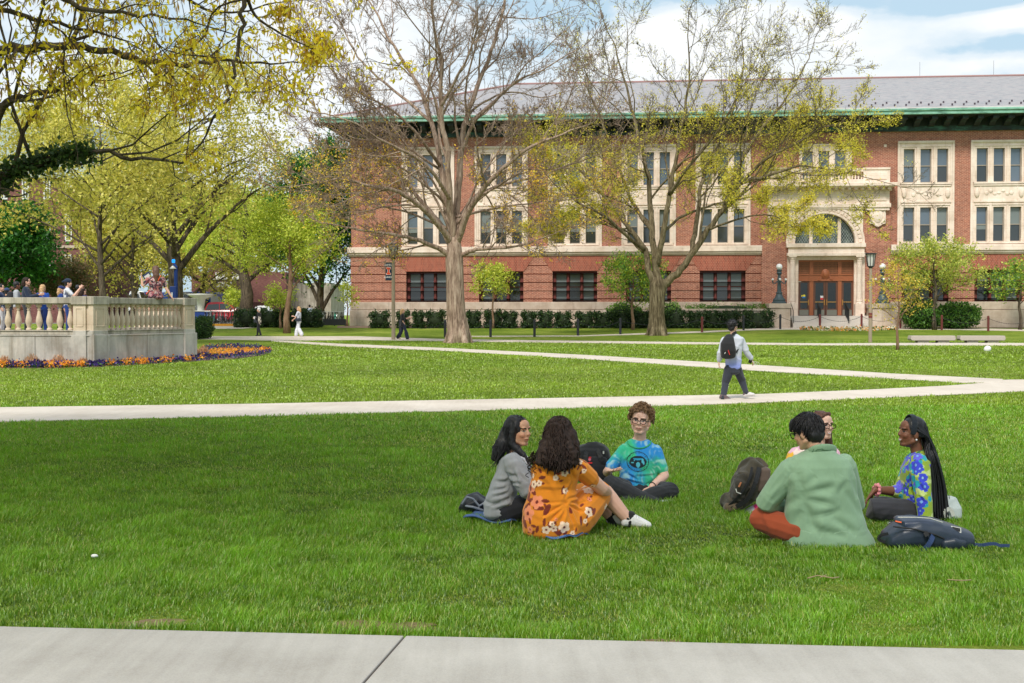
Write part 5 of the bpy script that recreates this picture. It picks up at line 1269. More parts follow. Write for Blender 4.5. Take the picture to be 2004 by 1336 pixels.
# ------------------------------------------------------------------ B: woman in the orange dress, from behind
D = G(1090, 1051).y; a_ = lambda px, py, dd=0.0: at(px, py, D + dd)
root = person_root(D, 1088, 'woman in orange floral dress with long dark curly hair, seen from behind hugging her knee')
T = [(1084, 1040, 62, .06, .20), (1083, 1018, 62, .05, .21), (1080, 985, 52, .03, .16), (1082, 955, 46, .02, .125), (1088, 925, 46, .0, .12), (1093, 905, 43, 0, .10), (1096, 893, 24, 0, .07)]
Hd = Head(a_(1096, 851, .04), (.55, .82, .02), (0, 0, 1), 1.08); nk = a_(1096, 895, .01)
armR = shoulder_arm(a_(1134, 916, .02), a_(1178, 957, .16), a_(1192, 966, .38), (.060, .050, .04, .03)); armL = shoulder_arm(a_(1056, 918, .02), a_(1062, 962, .25), a_(1150, 965, .50), (.058, .048, .04, .03))
legR = leg(a_(1122, 1018, .06), a_(1178, 958, .36), a_(1234, 1022, .34), (.118, .070, .066, .042)); legL = leg(a_(1095, 1015, .20), a_(1155, 960, .50), a_(1204, 1022, .46), (.11, .066, .062, .04))
body(root, '', secs(D, T, gx=.86, gy=.85), Hd, nk, [armR, armL], [legR, legL], SK_L, hands=[((armR[0][-1], (-.5, .5, -.3), (-.6, -.2, -.6)), dict(curl=.6, side=-1)), ((armL[0][-1], (.9, -.1, -.1), (0, -.3, -.8)), dict(curl=.5))], neckr=.052)
mb = MB(); ell_loft(mb, secs(D, T), 28); limb(mb, *grow(cut(armR, .24), .014)); limb(mb, *grow(cut(armL, .24), .014)); limb(mb, *grow(cut(legR, .42), .035)); limb(mb, *grow(cut(legL, .40), .035))
ell_loft(mb, [(a_(1108, 1020, .14), .17, .12, X3, Y3), (a_(1135, 985, .30), .12, .13, X3, Y3), (a_(1150, 972, .38), .09, .12, X3, Y3)])
V, N, F_ = fuse(mb, .0055, 4)
V = folds(V, N, .010, 24, 14, [(1, .2, .5), (.8, .4, -.7), (.3, .2, 1)])
# gather of cloth at the hip
gp_ = off_screen_nearest(V, 1108, 985); d = V - gp_; rr_ = np.linalg.norm(d, axis=1); th = np.arctan2(d[:, 2], d[:, 0]); V = creases(V, N, [(1108, 985, 1058, 1012, .010, .012), (1108, 987, 1070, 1030, .010, .012), (1109, 988, 1092, 1042, .010, .012), (1111, 988, 1128, 1036, .010, .012), (1112, 985, 1148, 1000, .010, .012), (1112, 982, 1150, 978, .010, .012), (1110, 980, 1140, 958, .010, .012), (1108, 978, 1122, 945, .009, .008), (1106, 983, 1050, 985, .010, .008), (1070, 925, 1120, 935, .012, .008), (1112, 915, 1128, 940, .010, .010), (1058, 960, 1120, 958, .012, .007)])
col = np.tile(np.array(srgb(222, 132, 18)), (len(V), 1)); g_ = np.random.default_rng(5); CR = srgb(244, 214, 186); PK = srgb(232, 140, 100); MR = srgb(120, 42, 24)
def spray(px, py, rad, petal=CR, nl=3):
    c = off_screen_nearest(V, px, py)
    for k in range(nl): leafspot(V, N, col, c + g_.normal(0, rad * .9, 3), rad * 1.7, rad * .7, g_.uniform(0, 3.1), MR)
    flower(V, N, col, c, rad, petal, srgb(110, 30, 24), 5, g_.uniform(0, 6))
for px, py, rd in ((1048, 981, .055), (1030, 1005, .062), (1027, 955, .05), (1042, 948, .030), (1052, 946, .024), (1107, 1033, .045), (1085, 1037, .028), (1068, 1040, .034), (1078, 1027, .022), (1155, 1002, .042), (1148, 1020, .02), (1110, 960, .025), (1087, 933, .022),
                   (1098, 930, .018), (1108, 927, .028), (1135, 900, .030), (1146, 921, .022), (1160, 955, .026), (1156, 975, .022), (1150, 960, .016), (1060, 903, .03), (1035, 1038, .028), (1033, 930, .02), (1122, 903, .02), (1123, 1045, .02), (1090, 1015, .014)): spray(px, py, rd, CR if g_.random() < .65 else PK)
for px, py, L_, an in ((1058, 935, .06, .4), (1036, 930, .05, 1.8), (1064, 980, .06, .2), (1066, 990, .05, 2.6), (1140, 985, .05, 1), (1104, 915, .05, .2), (1145, 912, .055, 2.7), (1140, 1018, .07, 1.7), (1120, 1000, .05, 2.2), (1033, 970, .07, 1.6), (1034, 1020, .05, 2)): leafspot(V, N, col, off_screen_nearest(V, px, py), L_, L_ * .42, an, MR)
for k in range(30):
    c = V[g_.integers(len(V))]
    if c[1] > D + .12: flower(V, N, col, c, g_.uniform(.02, .05), CR, MR, 5)
put('dress', (V, N, F_), m_cloth, root, col)
for tag_, lg_, L_ in (('r', legR, .27), ('l', legL, .27)):
    an = Vector(lg_[0][-1]); gzv = gz(an.y); an2 = Vector((an.x, an.y, gzv + .10)); toe = an2 + Vector((.92, .10 if tag_ == 'r' else -.35, 0)).normalized() * .155; toe.z = gzv + .085
    mb = MB(); limb(mb, [Vector(lg_[0][-2]).lerp(an, .72), an, an2], [.047, .046, .044]); put('sock', fuse(mb, .005, 1), m_cloth, root, srgb(28, 28, 30))
    mb = MB(); foot(mb, an2, toe, 1.12, fat=1.12); limb(mb, [an2 + Vector((-.01, 0, -.03)), an2 + Vector((.0, 0, -.02))], [.044, .042]); Vn = fuse(mb, .005, 1); c_ = np.tile(np.array(srgb(222, 220, 218)), (len(Vn[0]), 1)); c_[Vn[0][:, 2] < gzv + .035] = srgb(206, 200, 192)
    k_ = np.abs(np.sin((Vn[0][:, 0] - an2.x) * 150)) < .3; c_[k_ & (Vn[0][:, 2] > gzv + .09) & (Vn[0][:, 0] > an2.x + .03)] = srgb(176, 176, 178); put('shoe', Vn, m_cloth, root, c_)
# long curly hair
mb = MB(); Hd.ell(mb, (0, -.02, .035), (.088, .105, .095))
ell_loft(mb, [(a_(1090, 905, -.10), 40 / 260, .07, X3, Y3), (a_(1092, 885, -.07), 42 / 260, .085, X3, Y3), (a_(1095, 862, -.03), 36 / 260, .10, X3, Y3), (a_(1096, 845, 0), 31 / 260, .10, X3, Y3)])
V, N, F_ = fuse(mb, .008, 3); V += N * (.012 * snoise(V, 60, 3, 3))[:, None]; put('hair', (V, N, F_), m_hdbr, root, (0, 0, 0))
mb = MB(); r = random.Random(9)
for i in range(760):
    s_ = scalp(Hd, r, -.05, front=.05, k=1.16); q0 = Hd.w(*s_); u = r.uniform(-1, 1); low = 915 + r.gauss(0, 7) - abs(u) * 10
    e_ = a_(1093 + u * 38, low - 4, -.19 + abs(u) * .10 + r.gauss(0, .02)); m_ = a_(1096 + u * 40, 866 + r.gauss(0, 6), -.17 + abs(u) * .13 + r.gauss(0, .015)); f0 = r.random() * 6; am = r.uniform(.006, .014); fr = r.uniform(9, 16)
    P = []
    for k in range(15):
        t_ = k / 14; p = q0 * (1 - t_) ** 2 + m_ * 2 * t_ * (1 - t_) + e_ * t_ ** 2; P.append(p + Vector((math.cos(f0 + fr * t_), .6 * math.sin(f0 + fr * t_), .5 * math.sin(f0 * 2 + fr * t_))) * am * min(1, t_ * 3))
    mb.tube(P, .0050, 3, cap=False)
for i in range(40):
    p = a_(1042 + r.gauss(0, 5), 897 + r.gauss(0, 9), -.02 + r.gauss(0, .03)); mb.tube([p + Vector((math.cos(k) * .012, math.sin(k) * .012, -k * .006)) for k in range(7)], .0035, 3, cap=False)
hairput('hair_curls', mb, m_hdbr, root)

# ------------------------------------------------------------------ C: young man in the tie-dye shirt
D = G(1252, 968).y; a_ = lambda px, py, dd=0.0: at(px, py, D + dd)
root = person_root(D, 1252, 'man with curly light brown hair and glasses in green and blue tie-dye T-shirt, sitting cross-legged')
T = [(1252, 958, 37, 0, .14), (1251, 938, 36, 0, .13), (1250, 910, 36, 0, .125), (1251, 890, 38, .01, .12), (1252, 874, 34, .02, .10), (1251, 865, 24, .02, .08), (1251, 857, 15, .02, .06)]
Hd = Head(a_(1254, 824, -.02), (-.26, -.96, .02), (.10, 0, 1), 1.08); nk = a_(1252, 860, .01)
aR = shoulder_arm(a_(1221, 880, .0), a_(1188, 924, -.02), a_(1190, 921, -.20), (.046, .042, .038, .028)); aL = shoulder_arm(a_(1284, 882, .0), a_(1301, 931, -.06), a_(1275, 952, -.26), (.046, .042, .038, .028))
lR = leg(a_(1232, 962, -.02), a_(1196, 947, -.30), a_(1284, 986, -.42), (.088, .068, .06, .042)); lL = leg(a_(1272, 962, -.02), a_(1312, 960, -.30), a_(1222, 984, -.40), (.088, .068, .06, .042))
body(root, '', secs(D, T, gx=.86, gy=.85), Hd, nk, [aR, aL], [lR, lL], SK_P, dict(brow=(.10, .06, .04), lids=False), neckr=.052,
     hands=[((aR[0][-1], (.55, -.75, .12), (.1, -.1, 1)), dict(curl=.34, side=-1, spread=.2)), ((aL[0][-1], (-.28, -.35, -.85), (.1, .8, -.2)), dict(curl=.16, side=-1))])
mb = MB(); ell_loft(mb, secs(D, T[:-1], addx=.006), 26); limb(mb, *grow(cut(aR, .38), .012)); limb(mb, *grow(cut(aL, .38), .012))
V, N, F_ = fuse(mb, .005, 3); V = folds(V, N, .007, 26, 24, [(1, .1, .5), (.7, .2, -.7), (.2, .1, 1)]); V = creases(V, N, [(1222, 940, 1262, 950, .012, .012), (1226, 925, 1250, 942, .01, .010), (1285, 940, 1262, 952, .012, .012), (1220, 905, 1232, 890, .01, .01), (1282, 905, 1272, 890, .01, .01), (1240, 935, 1285, 930, .01, .008)])
c0 = np.array(off_screen_nearest(V, 1251, 903)); x, z = V[:, 0] - c0[0], V[:, 2] - c0[2]; rr_ = np.hypot(x, z); th = np.arctan2(z, x); sp = th * 1 + rr_ * 5.0 + .25 * snoise(V, 14, 3, 3)
GRN, BLU, TEA, WH = [np.array(srgb(*c)) for c in ((58, 190, 120), (40, 140, 214), (40, 176, 200), (182, 224, 214))]
w1 = (.5 + .5 * np.sin(th * 2 - .87 + rr_ * 4 + .5 * snoise(V, 16, 4, 3)))[:, None]; w1 = np.clip((w1 - .5 + .22 * snoise(V, 34, 12, 3)[:, None]) * 1.8 + .5, 0, 1); col = BLU * w1 + GRN * (1 - w1); w2_ = (.5 + .5 * np.sin(sp * 2 + 1))[:, None]; col = col * (1 - .25 * w2_) + TEA * .25 * w2_
st_ = np.clip(np.sin(th * 19 + 5 * snoise(V, 24, 8, 3)) * .7 - .35 + 1.3 * snoise(V, 30, 9, 4), 0, 1) * np.clip((rr_ - .09) / .08, 0, 1) * .6; col = col * (1 - st_[:, None]) + WH * st_[:, None]
fr = V[:, 1] < D - .04; ex, ez = x, z; ring = np.hypot(ex / .098, ez / .088); DK = np.array(srgb(18, 34, 44))
col[fr & (np.abs(ring - 1) < .035)] = DK
tx = fr & (ring > .80) & (ring < .95) & (np.sin(th * 34) > .1) & (np.sin(rr_ * 420 + th * 9) > -.4); col[tx] = col[tx] * .3
inn = np.hypot(ex / .078, (ez + .002) / .056); b_ = fr & (inn < 1); col[b_] = DK
sw_ = b_ & (np.hypot((ex) / .045, (ez - .03) / .016) < 1) & (ez < .034); col[sw_] = np.array(srgb(40, 150, 190))
for cx0, cz0, ra, rb in ((0.0, -.026, .017, .026), (.042, .008, .010, .022), (-.05, -.008, .012, .005), (.052, -.012, .008, .014), (-.034, .012, .006, .004)): col[b_ & (np.hypot((ex - cx0) / ra, (ez - cz0) / rb) < 1)] = np.array(srgb(80, 180, 200))
put('tie_dye_shirt', (V, N, F_), m_cloth, root, col)
mb = MB(); q_ = [a_(1251 + 23 * math.cos(a), 866 + 14 * math.sin(a) - 3, -.085 + .09 * (1 - math.sin(a)) * .8) for a in [math.pi * k / 14 for k in range(15)]]; 
for seg in [q_]: limb(mb, seg, [.008] * len(seg), 8)
put('neckband', fuse(mb, .004, 1), m_cloth, root, srgb(46, 160, 110))
mb = MB(); limb(mb, *grow(lR, .012)); limb(mb, *grow(lL, .012)); ell_loft(mb, secs(D, [(1252, 972, 42, -.04, .15), (1252, 952, 41, -.02, .14)])); put('trousers', fuse(mb, .006, 3), m_cloth, root, srgb(40, 42, 47), .014, 32, 26)
for nm, an, toe in (('s', lR[0][-1], a_(1308, 984, -.36)), ('s', lL[0][-1], a_(1198, 984, -.36))):
    mb = MB(); toe.z = max(toe.z, gz(D) + .04); foot(mb, an, toe, 1.1, fat=1.1); Vn = fuse(mb, .006, 1); c_ = np.tile(np.array(srgb(40, 62, 84)), (len(Vn[0]), 1)); c_[Vn[0][:, 2] < gz(D) + .02] = srgb(180, 186, 190); put('shoe', Vn, m_cloth, root, c_)
mb = MB(); w_ = Vector(aL[0][-1]); dd_ = (w_ - Vector(aL[0][-2])).normalized(); s1 = dd_.orthogonal().normalized(); s2 = dd_.cross(s1); off = root.location
mb.tube([w_ - dd_ * .02 + (s1 * math.cos(a) + s2 * math.sin(a)) * .033 - off for a in [2 * math.pi * k / 14 for k in range(15)]], .004, 5, cap=False); mb.build('wristband', m_spec, root)
hh_ = Head(Hd.c - root.location, Hd.y, Hd.z, Hd.k); hh_.glasses(root, m_spec)
mb = MB(); Hd.ell(mb, (0, -.025, .045), (.084, .095, .088)); V, N, F_ = fuse(mb, .007, 2); x, y, z = Hd.loc(V); V += N * (.008 * snoise(V, 70, 3, 3))[:, None]; put('hair', (V, N, F_), m_hcur, root, (0, 0, 0))
mb = MB(); r = random.Random(19)
for i in range(620):
    s_ = scalp(Hd, r, .0, front=.075, k=1.10)
    if s_.y > .03 and s_.z < .068: continue
    q0 = Hd.w(*s_); nrm = (q0 - Hd.w(0, -.012, .03)).normalized(); t1 = nrm.orthogonal().normalized(); t1.rotate(Matrix.Rotation(r.random() * 6.28, 3, nrm)); t2 = nrm.cross(t1); rc = r.uniform(.007, .013); hgt = r.uniform(.002, .026) * (1.5 if s_.z > .06 else 1.1)
    P = [q0 + nrm * (hgt + rc * math.sin(k * .9) * .8) + t1 * rc * math.cos(k * .9) + t2 * (k * .0028 - .008) for k in range(9)]; mb.tube(P, .0036, 3, cap=False)
hairput('hair_curls', mb, m_hcur, root)

# ------------------------------------------------------------------ E: woman with glasses behind the green jacket
D = G(1600, 990).y; a_ = lambda px, py, dd=0.0: at(px, py, D + dd)
root = person_root(D, 1600, 'woman with auburn hair and glasses in pink and orange top, behind the green jacket')
T = [(1596, 978, 40, 0, .15), (1594, 950, 38, 0, .13), (1592, 920, 38, 0, .12), (1592, 898, 43, .01, .12), (1594, 880, 40, .02, .10), (1598, 868, 19, .02, .07)]
Hd = Head(a_(1609, 833, 0), (.50, -.86, .0), (.02, 0, 1), 1.02); nk = a_(1601, 872, .01)
aR = shoulder_arm(a_(1557, 890, 0), a_(1540, 938, -.05), a_(1552, 972, -.25)); aL = shoulder_arm(a_(1628, 888, 0), a_(1642, 935, -.05), a_(1620, 972, -.25))
lR = leg(a_(1575, 975, -.02), a_(1498, 968, -.16), a_(1560, 1000, -.35), (.095, .074, .065, .045)); lL = leg(a_(1618, 975, -.02), a_(1668, 968, -.2), a_(1610, 1000, -.35), (.09, .07, .06, .045))
body(root, '', secs(D, T, gx=.86, gy=.85), Hd, nk, [aR, aL], [lR, lL], SK_P, dict(brow=(.05, .025, .02), smile=True), hands=[((aR[0][-1], (.8, -.3, -.3), (0, 0, -1)), dict(curl=.4)), ((aL[0][-1], (-.8, -.3, -.3), (0, 0, -1)), dict(curl=.4, side=-1))])
mb = MB(); ell_loft(mb, secs(D, T[:-1], addx=.008)); limb(mb, *grow(aR, .020)); limb(mb, *grow(aL, .020)); V, N, F_ = fuse(mb, .006, 3); V = folds(V, N, .008, 26, 44)
col, _ = cellcol(V, 90, 6, [srgb(248, 140, 40), srgb(244, 160, 60), srgb(240, 190, 190), srgb(232, 180, 200), srgb(244, 220, 210), srgb(250, 190, 60)], .03); put('top', (V, N, F_), m_cloth, root, col)
mb = MB(); limb(mb, *grow(lR, .018)); limb(mb, *grow(lL, .018)); put('jeans', fuse(mb, .007, 3), m_cloth, root, srgb(88, 98, 112), .010, 30, 46)
mb = MB(); foot(mb, a_(1484, 992, -.35), a_(1458, 993, -.42), 1.1, fat=1.15); Vn = fuse(mb, .005, 1); c_ = np.tile(np.array(srgb(206, 200, 200)), (len(Vn[0]), 1)); xx = Vn[0][:, 0]; c_[xx > np.median(xx) - .01] = srgb(222, 30, 110); put('shoe', Vn, m_cloth, root, c_)
hh_ = Head(Hd.c - root.location, Hd.y, Hd.z, Hd.k); hh_.glasses(root, m_spec, .028, .018)
mb = MB(); Hd.ell(mb, (0, -.028, .038), (.084, .096, .092)); limb(mb, [Hd.w(-.06, .0, .03), Hd.w(-.085, -.02, -.06), Hd.w(-.09, -.01, -.16), Hd.w(-.08, .0, -.24)], [.035, .036, .034, .02]); limb(mb, [Hd.w(.068, -.005, .05), Hd.w(.082, -.02, -.05), Hd.w(.088, -.01, -.14), Hd.w(.075, .0, -.20)], [.024, .03, .032, .02])
limb(mb, [Hd.w(-.03, .045, .10), Hd.w(.01, .05, .105), Hd.w(.055, .03, .08)], [.02, .02, .02])
V, N, F_ = fuse(mb, .006, 3); V = folds(V, N, .007, 95, 5, [tuple(Hd.x), tuple(Hd.y), (1, .3, .1)]); put('hair', (V, N, F_), m_haub, root, (0, 0, 0))

# ------------------------------------------------------------------ D: man in the green jacket, from behind
D = G(1605, 1064).y; a_ = lambda px, py, dd=0.0: at(px, py, D + dd)
root = person_root(D, 1605, 'black-haired man from behind in loose sage green jacket and rust trousers, head bowed left')
Hd = Head(a_(1580, 846, .02), (-.66, .62, -.32), (-.10, .12, 1), 1.06); nk = a_(1602, 888, -.02)
T = [(1610, 1045, 62, .02, .16), (1607, 1010, 58, .02, .15), (1604, 970, 56, .0, .14), (1603, 930, 62, .0, .13), (1603, 906, 58, .0, .12), (1604, 890, 28, 0, .08)]
aL = shoulder_arm(a_(1548, 918, .02), a_(1500, 984, .10), a_(1545, 992, .32), (.054, .046, .04, .03)); aR = shoulder_arm(a_(1652, 912, .02), a_(1672, 985, .14), a_(1612, 1000, .34), (.054, .046, .04, .03))
lL = leg(a_(1570, 1040, .0), a_(1490, 1016, .16), a_(1560, 1052, .34), (.098, .078, .065, .045)); lR = leg(a_(1645, 1040, .0), a_(1672, 1030, .24), a_(1610, 1044, .42), (.095, .075, .065, .045))
def ear_hook(V, col): pass
body(root, '', secs(D, T, gx=.86, gy=.85), Hd, nk, [aL, aR], [lL, lR], srgb(206, 160, 132), hands=[((aL[0][-1], (.7, .3, -.4), (0, .2, -1)), dict(curl=.4, side=-1)), ((aR[0][-1], (-.7, .3, -.4), (0, .2, -1)), dict(curl=.4))])
J = [(1623, 1071, 92, .05, .20), (1620, 1055, 88, .05, .20), (1615, 1030, 81, .04, .18), (1611, 1000, 76, .03, .165), (1607, 965, 68, .01, .155), (1605, 935, 67, .0, .15), (1604, 912, 61, .0, .14), (1605, 897, 52, .0, .12), (1607, 886, 30, -.01, .09)]
mb = MB(); ell_loft(mb, secs(D, J), 30, 2.5); limb(mb, *grow(cut(aL, .8), .034)); limb(mb, *grow(cut(aR, .8), .034))
limb(mb, [a_(1560, 915, 0), a_(1540, 945, .03)], [.09, .075])
V, N, F_ = fuse(mb, .0055, 4); V = folds(V, N, .014, 15, 34, [(1, .1, .35), (.9, .2, -.5), (.5, .2, 1)])
# hang: wavy hem and a dark hollow where the sleeve meets the back
low = V[:, 2] < gz(D) + .10; V[low, 2] += .02 * np.sin(V[low, 0] * 22)
gp_ = off_screen_nearest(V, 1572, 975); d = V - gp_; rr_ = np.linalg.norm(d, axis=1); th = np.arctan2(d[:, 2], d[:, 0]); V = creases(V, N, [(1572, 968, 1640, 952, .026, .012), (1574, 978, 1640, 992, .026, .012), (1570, 985, 1600, 1040, .026, .011), (1568, 962, 1560, 925, .026, .009), (1572, 955, 1600, 930, .026, .009), (1588, 1014, 1650, 1000, .026, .011), (1582, 1020, 1612, 1052, .026, .009), (1655, 960, 1690, 1010, .026, .009), (1668, 930, 1682, 975, .026, .009), (1630, 1010, 1680, 1045, .026, .010), (1550, 945, 1510, 985, .026, .010), (1535, 930, 1498, 965, .026, .008), (1562, 975, 1520, 1000, .026, .009), (1640, 975, 1662, 940, .026, .007), (1600, 1040, 1660, 1052, .026, .009), (1548, 1030, 1570, 1000, .026, .008)])
put('jacket', (V, N, F_), m_cloth, root, srgb(132, 162, 132))
mb = MB()   # collar stand
cl = [(a_(1608 + 27 * math.cos(a), 883 - 7 * math.sin(a) - 3 * math.cos(a), -.01 - .085 * math.sin(a)), ) for a in [math.pi * k / 16 for k in range(-2, 19)]]
ell_loft(mb, [(c_[0] + Vector((0, 0, 0)), .024, .010, Z3, (c_[0] - a_(1606, 882)).normalized()) for c_ in cl], 10)
V, N, F_ = fuse(mb, .005, 2); put('collar', (V, N, F_), m_cloth, root, srgb(124, 156, 124), .004, 30, 3)
mb = MB(); q_ = []
for k in range(15):
    px = 1553 + (1668 - 1553) * k / 14; py = 918 - 22 * math.sin(math.pi * k / 14) ** .6 + (6 if k > 10 else 0); q_.append((px, py))
mb.tube([Vector(off_screen_nearest(V0, *p)) - root.location for V0 in [np.array([tuple(v.co) for v in bpy.data.objects[root.children[1].name].data.vertices]) + np.array(root.location)] for p in q_], .0035, 5); mb.build('yoke_seam', plain('seam_green', srgb(84, 118, 88), .9), root)
mb = MB(); limb(mb, *grow(lL, .014)); limb(mb, *grow(lR, .014)); put('trousers', fuse(mb, .006, 3), m_cloth, root, srgb(150, 66, 34), .010, 26, 36)
mb = MB(); foot(mb, a_(1532, 1048, .22), a_(1508, 1049, .12), 1.15, fat=1.1); put('shoe', fuse(mb, .006, 1), m_cloth, root, srgb(168, 142, 112))
mb = MB(); limb(mb, *grow(([lL[0][-2], lL[0][-1], a_(1540, 1048, .28)], [.05, .045, .04]), 0)); put('sock', fuse(mb, .006, 1), m_cloth, root, srgb(196, 180, 160))
mb = MB(); Hd.ell(mb, (0, -.020, .040), (.087, .100, .094)); Hd.ell(mb, (0, -.055, -.02), (.072, .058, .07)); limb(mb, [Hd.w(-.02, .07, .09), Hd.w(-.03, .095, .05)], [.03, .02]); limb(mb, [Hd.w(.03, .065, .09), Hd.w(.03, .095, .05)], [.03, .02])
V, N, F_ = fuse(mb, .006, 2); V = folds(V, N, .006, 100, 5, [tuple(Hd.x), (1, 0, .3), tuple(Hd.x)]); put('hair', (V, N, F_), m_hblk, root, (0, 0, 0))
mb = MB(); r = random.Random(29)
for i in range(760):
    s_ = scalp(Hd, r, -.055, front=.09, k=1.09); q0 = Hd.w(*s_); nrm = (q0 - Hd.w(0, -.012, .03)).normalized(); cw = Hd.w(0, -.06, .12); fl = (q0 - cw); fl = (fl - nrm * fl.dot(nrm)).normalized(); L_ = r.uniform(.03, .06)
    P = [q0, q0 + fl * L_ * .5 + nrm * .010, q0 + fl * L_ + nrm * .004]; mb.tube(P, [.0034, .003, .0012], 3, cap=False)
for i in range(12):
    q0 = Hd.w(r.gauss(0, .02), -.06 + r.gauss(0, .015), .12); mb.tube([q0, q0 + Vector((r.gauss(-.005, .01), 0, .012)), q0 + Vector((r.gauss(-.015, .015), 0, .018))], [.0025, .002, .001], 3, cap=False)
hairput('hair_strands', mb, m_hblk, root)
hh_ = Head(Hd.c - root.location, Hd.y, Hd.z, Hd.k); hh_.glasses(root, m_spec)

# ------------------------------------------------------------------ F: woman with long braids
D = G(1790, 1018).y; a_ = lambda px, py, dd=0.0: at(px, py, D + dd)
root = person_root(D, 1790, 'smiling woman in profile with very long black braids and blue and lime floral shirt')
T = [(1792, 1000, 26, 0, .17), (1790, 975, 25, 0, .155), (1789, 945, 24, 0, .14), (1791, 918, 24, 0, .16), (1796, 898, 20, 0, .15), (1797, 886, 11, 0, .08)]
Hd = Head(a_(1784, 847, 0), (-.985, -.10, .06), (.03, 0, 1), 1.05); nk = a_(1796, 888, 0)
aN = shoulder_arm(a_(1799, 906, -.15), a_(1806, 965, -.22), a_(1812, 1018, -.26), (.05, .042, .038, .028)); aF = shoulder_arm(a_(1788, 906, .14), a_(1762, 962, .05), a_(1712, 958, -.02), (.05, .042, .038, .026))
lN = leg(a_(1790, 1002, -.08), a_(1706, 995, -.10), a_(1752, 1020, -.02), (.092, .072, .062, .045)); lF = leg(a_(1790, 1000, .10), a_(1712, 990, .16), a_(1745, 1020, .12), (.09, .07, .06, .045))
body(root, '', secs(D, T, gx=.84, gy=.85), Hd, nk, [aN, aF], [lN, lF], SK_D, dict(brow=(.01, .008, .008), lip=srgb(140, 70, 62), smile=True), neckr=.046,
     hands=[((aN[0][-1], (.5, -.2, -.5), (0, 0, -1)), dict(curl=.1)), ((aF[0][-1], (-.62, -.1, -.78), (.5, -.3, -.5)), dict(curl=.30, side=-1))])
mb = MB(); ell_loft(mb, secs(D, T, addx=.008)); limb(mb, *grow(aN, .028)); limb(mb, *grow(cut(aF, .60), .022)); limb(mb, [a_(1800, 896, 0), a_(1796, 884, 0)], [.06, .055]); V, N, F_ = fuse(mb, .005, 3); V = folds(V, N, .010, 26, 54, [(1, .1, .2), (.8, .1, -.5), (.3, .3, 1)]); V = creases(V, N, [(1786, 905, 1790, 990, .012, .016), (1776, 930, 1772, 975, .01, .012), (1798, 940, 1812, 960, .01, .01), (1795, 970, 1812, 985, .01, .01), (1768, 950, 1785, 990, .01, .01)])
col = np.tile(np.array(srgb(146, 172, 50)), (len(V), 1)); s_ = snoise(V, 34, 7, 4); col[s_ > .45] = srgb(190, 206, 130); s2 = snoise(V, 28, 17, 4); col[s2 > .62] = srgb(60, 110, 70); g_ = np.random.default_rng(15)
BL, TL, VI = srgb(56, 70, 206), srgb(28, 160, 178), srgb(96, 96, 214)
for k in range(150):
    c = V[g_.integers(len(V))]; bc = (BL, BL, VI, TL)[g_.integers(4)]; flower(V, N, col, c, g_.uniform(.018, .038), bc, srgb(150, 190, 220) if g_.random() < .4 else bc, 5, g_.uniform(0, 6))
for px, py, rd, bc in ((1789, 909, .045, BL), (1793, 890, .04, VI), (1778, 937, .04, TL), (1790, 921, .03, BL), (1779, 945, .045, BL), (1812, 950, .04, BL), (1803, 980, .045, BL), (1785, 975, .03, BL), (1798, 1000, .035, BL), (1770, 960, .035, BL)): flower(V, N, col, np.array(off_screen_nearest(V, px, py)), rd, bc, srgb(120, 170, 220), 5, .4)
put('floral_shirt', (V, N, F_), m_cloth, root, col)
mb = MB(); limb(mb, *grow(lN, .016)); limb(mb, *grow(lF, .016)); ell_loft(mb, secs(D, [(1792, 1014, 28, 0, .18), (1790, 998, 27, 0, .17)])); put('trousers', fuse(mb, .007, 3), m_cloth, root, srgb(50, 50, 56), .012, 28, 56)
mb = MB(); q0_ = a_(1736, 1046, -.36); foot(mb, q0_, a_(1716, 1040, -.42), 1.1, fat=1.1); limb(mb, [lN[0][-1], q0_], [.05, .05]); Vn = fuse(mb, .005, 1); c_ = np.tile(np.array(srgb(24, 26, 32)), (len(Vn[0]), 1)); c_[(snoise(Vn[0], 70, 3, 2) > .4)] = srgb(190, 196, 204); put('shoe', Vn, m_cloth, root, c_)
mb = MB(); w_ = Vector(aF[0][-1]).lerp(aF[0][-2], .12); dd_ = (Vector(aF[0][-1]) - Vector(aF[0][-2])).normalized(); s1 = dd_.orthogonal().normalized(); s2 = dd_.cross(s1)
P = [w_ + (s1 * math.cos(a) + s2 * math.sin(a)) * (.040 + .006 * math.sin(a * 9)) + dd_ * .006 * math.cos(a * 7) - root.location for a in [2 * math.pi * k / 36 for k in range(37)]]; mb.tube(P, .013, 7, cap=False); mb.build('scrunchie', plain('pink_scrunchie', srgb(222, 140, 146), .9), root, smooth=True)
mb = MB(); Hd.ell(mb, (0, -.020, .042), (.084, .094, .090)); V, N, F_ = fuse(mb, .006, 2); put('hair', (V, N, F_), m_hbrd, root, (0, 0, 0))
mb = MB()   # headband
P = [Hd.w(.088 * math.sin(a), .020 - .012 * math.cos(a), .036 + .104 * math.cos(a)) for a in [math.pi * (k / 14 - .5) * 1.25 for k in range(15)]]
ell_loft(mb, [(p, .026, .006, Hd.y, (p - Hd.w(0, .0, .03)).normalized()) for p in P], 8); V, N, F_ = fuse(mb, .005, 1); put('headband', (V, N, F_), m_cloth, root, srgb(22, 30, 40))
mb = MB(); r = random.Random(39)
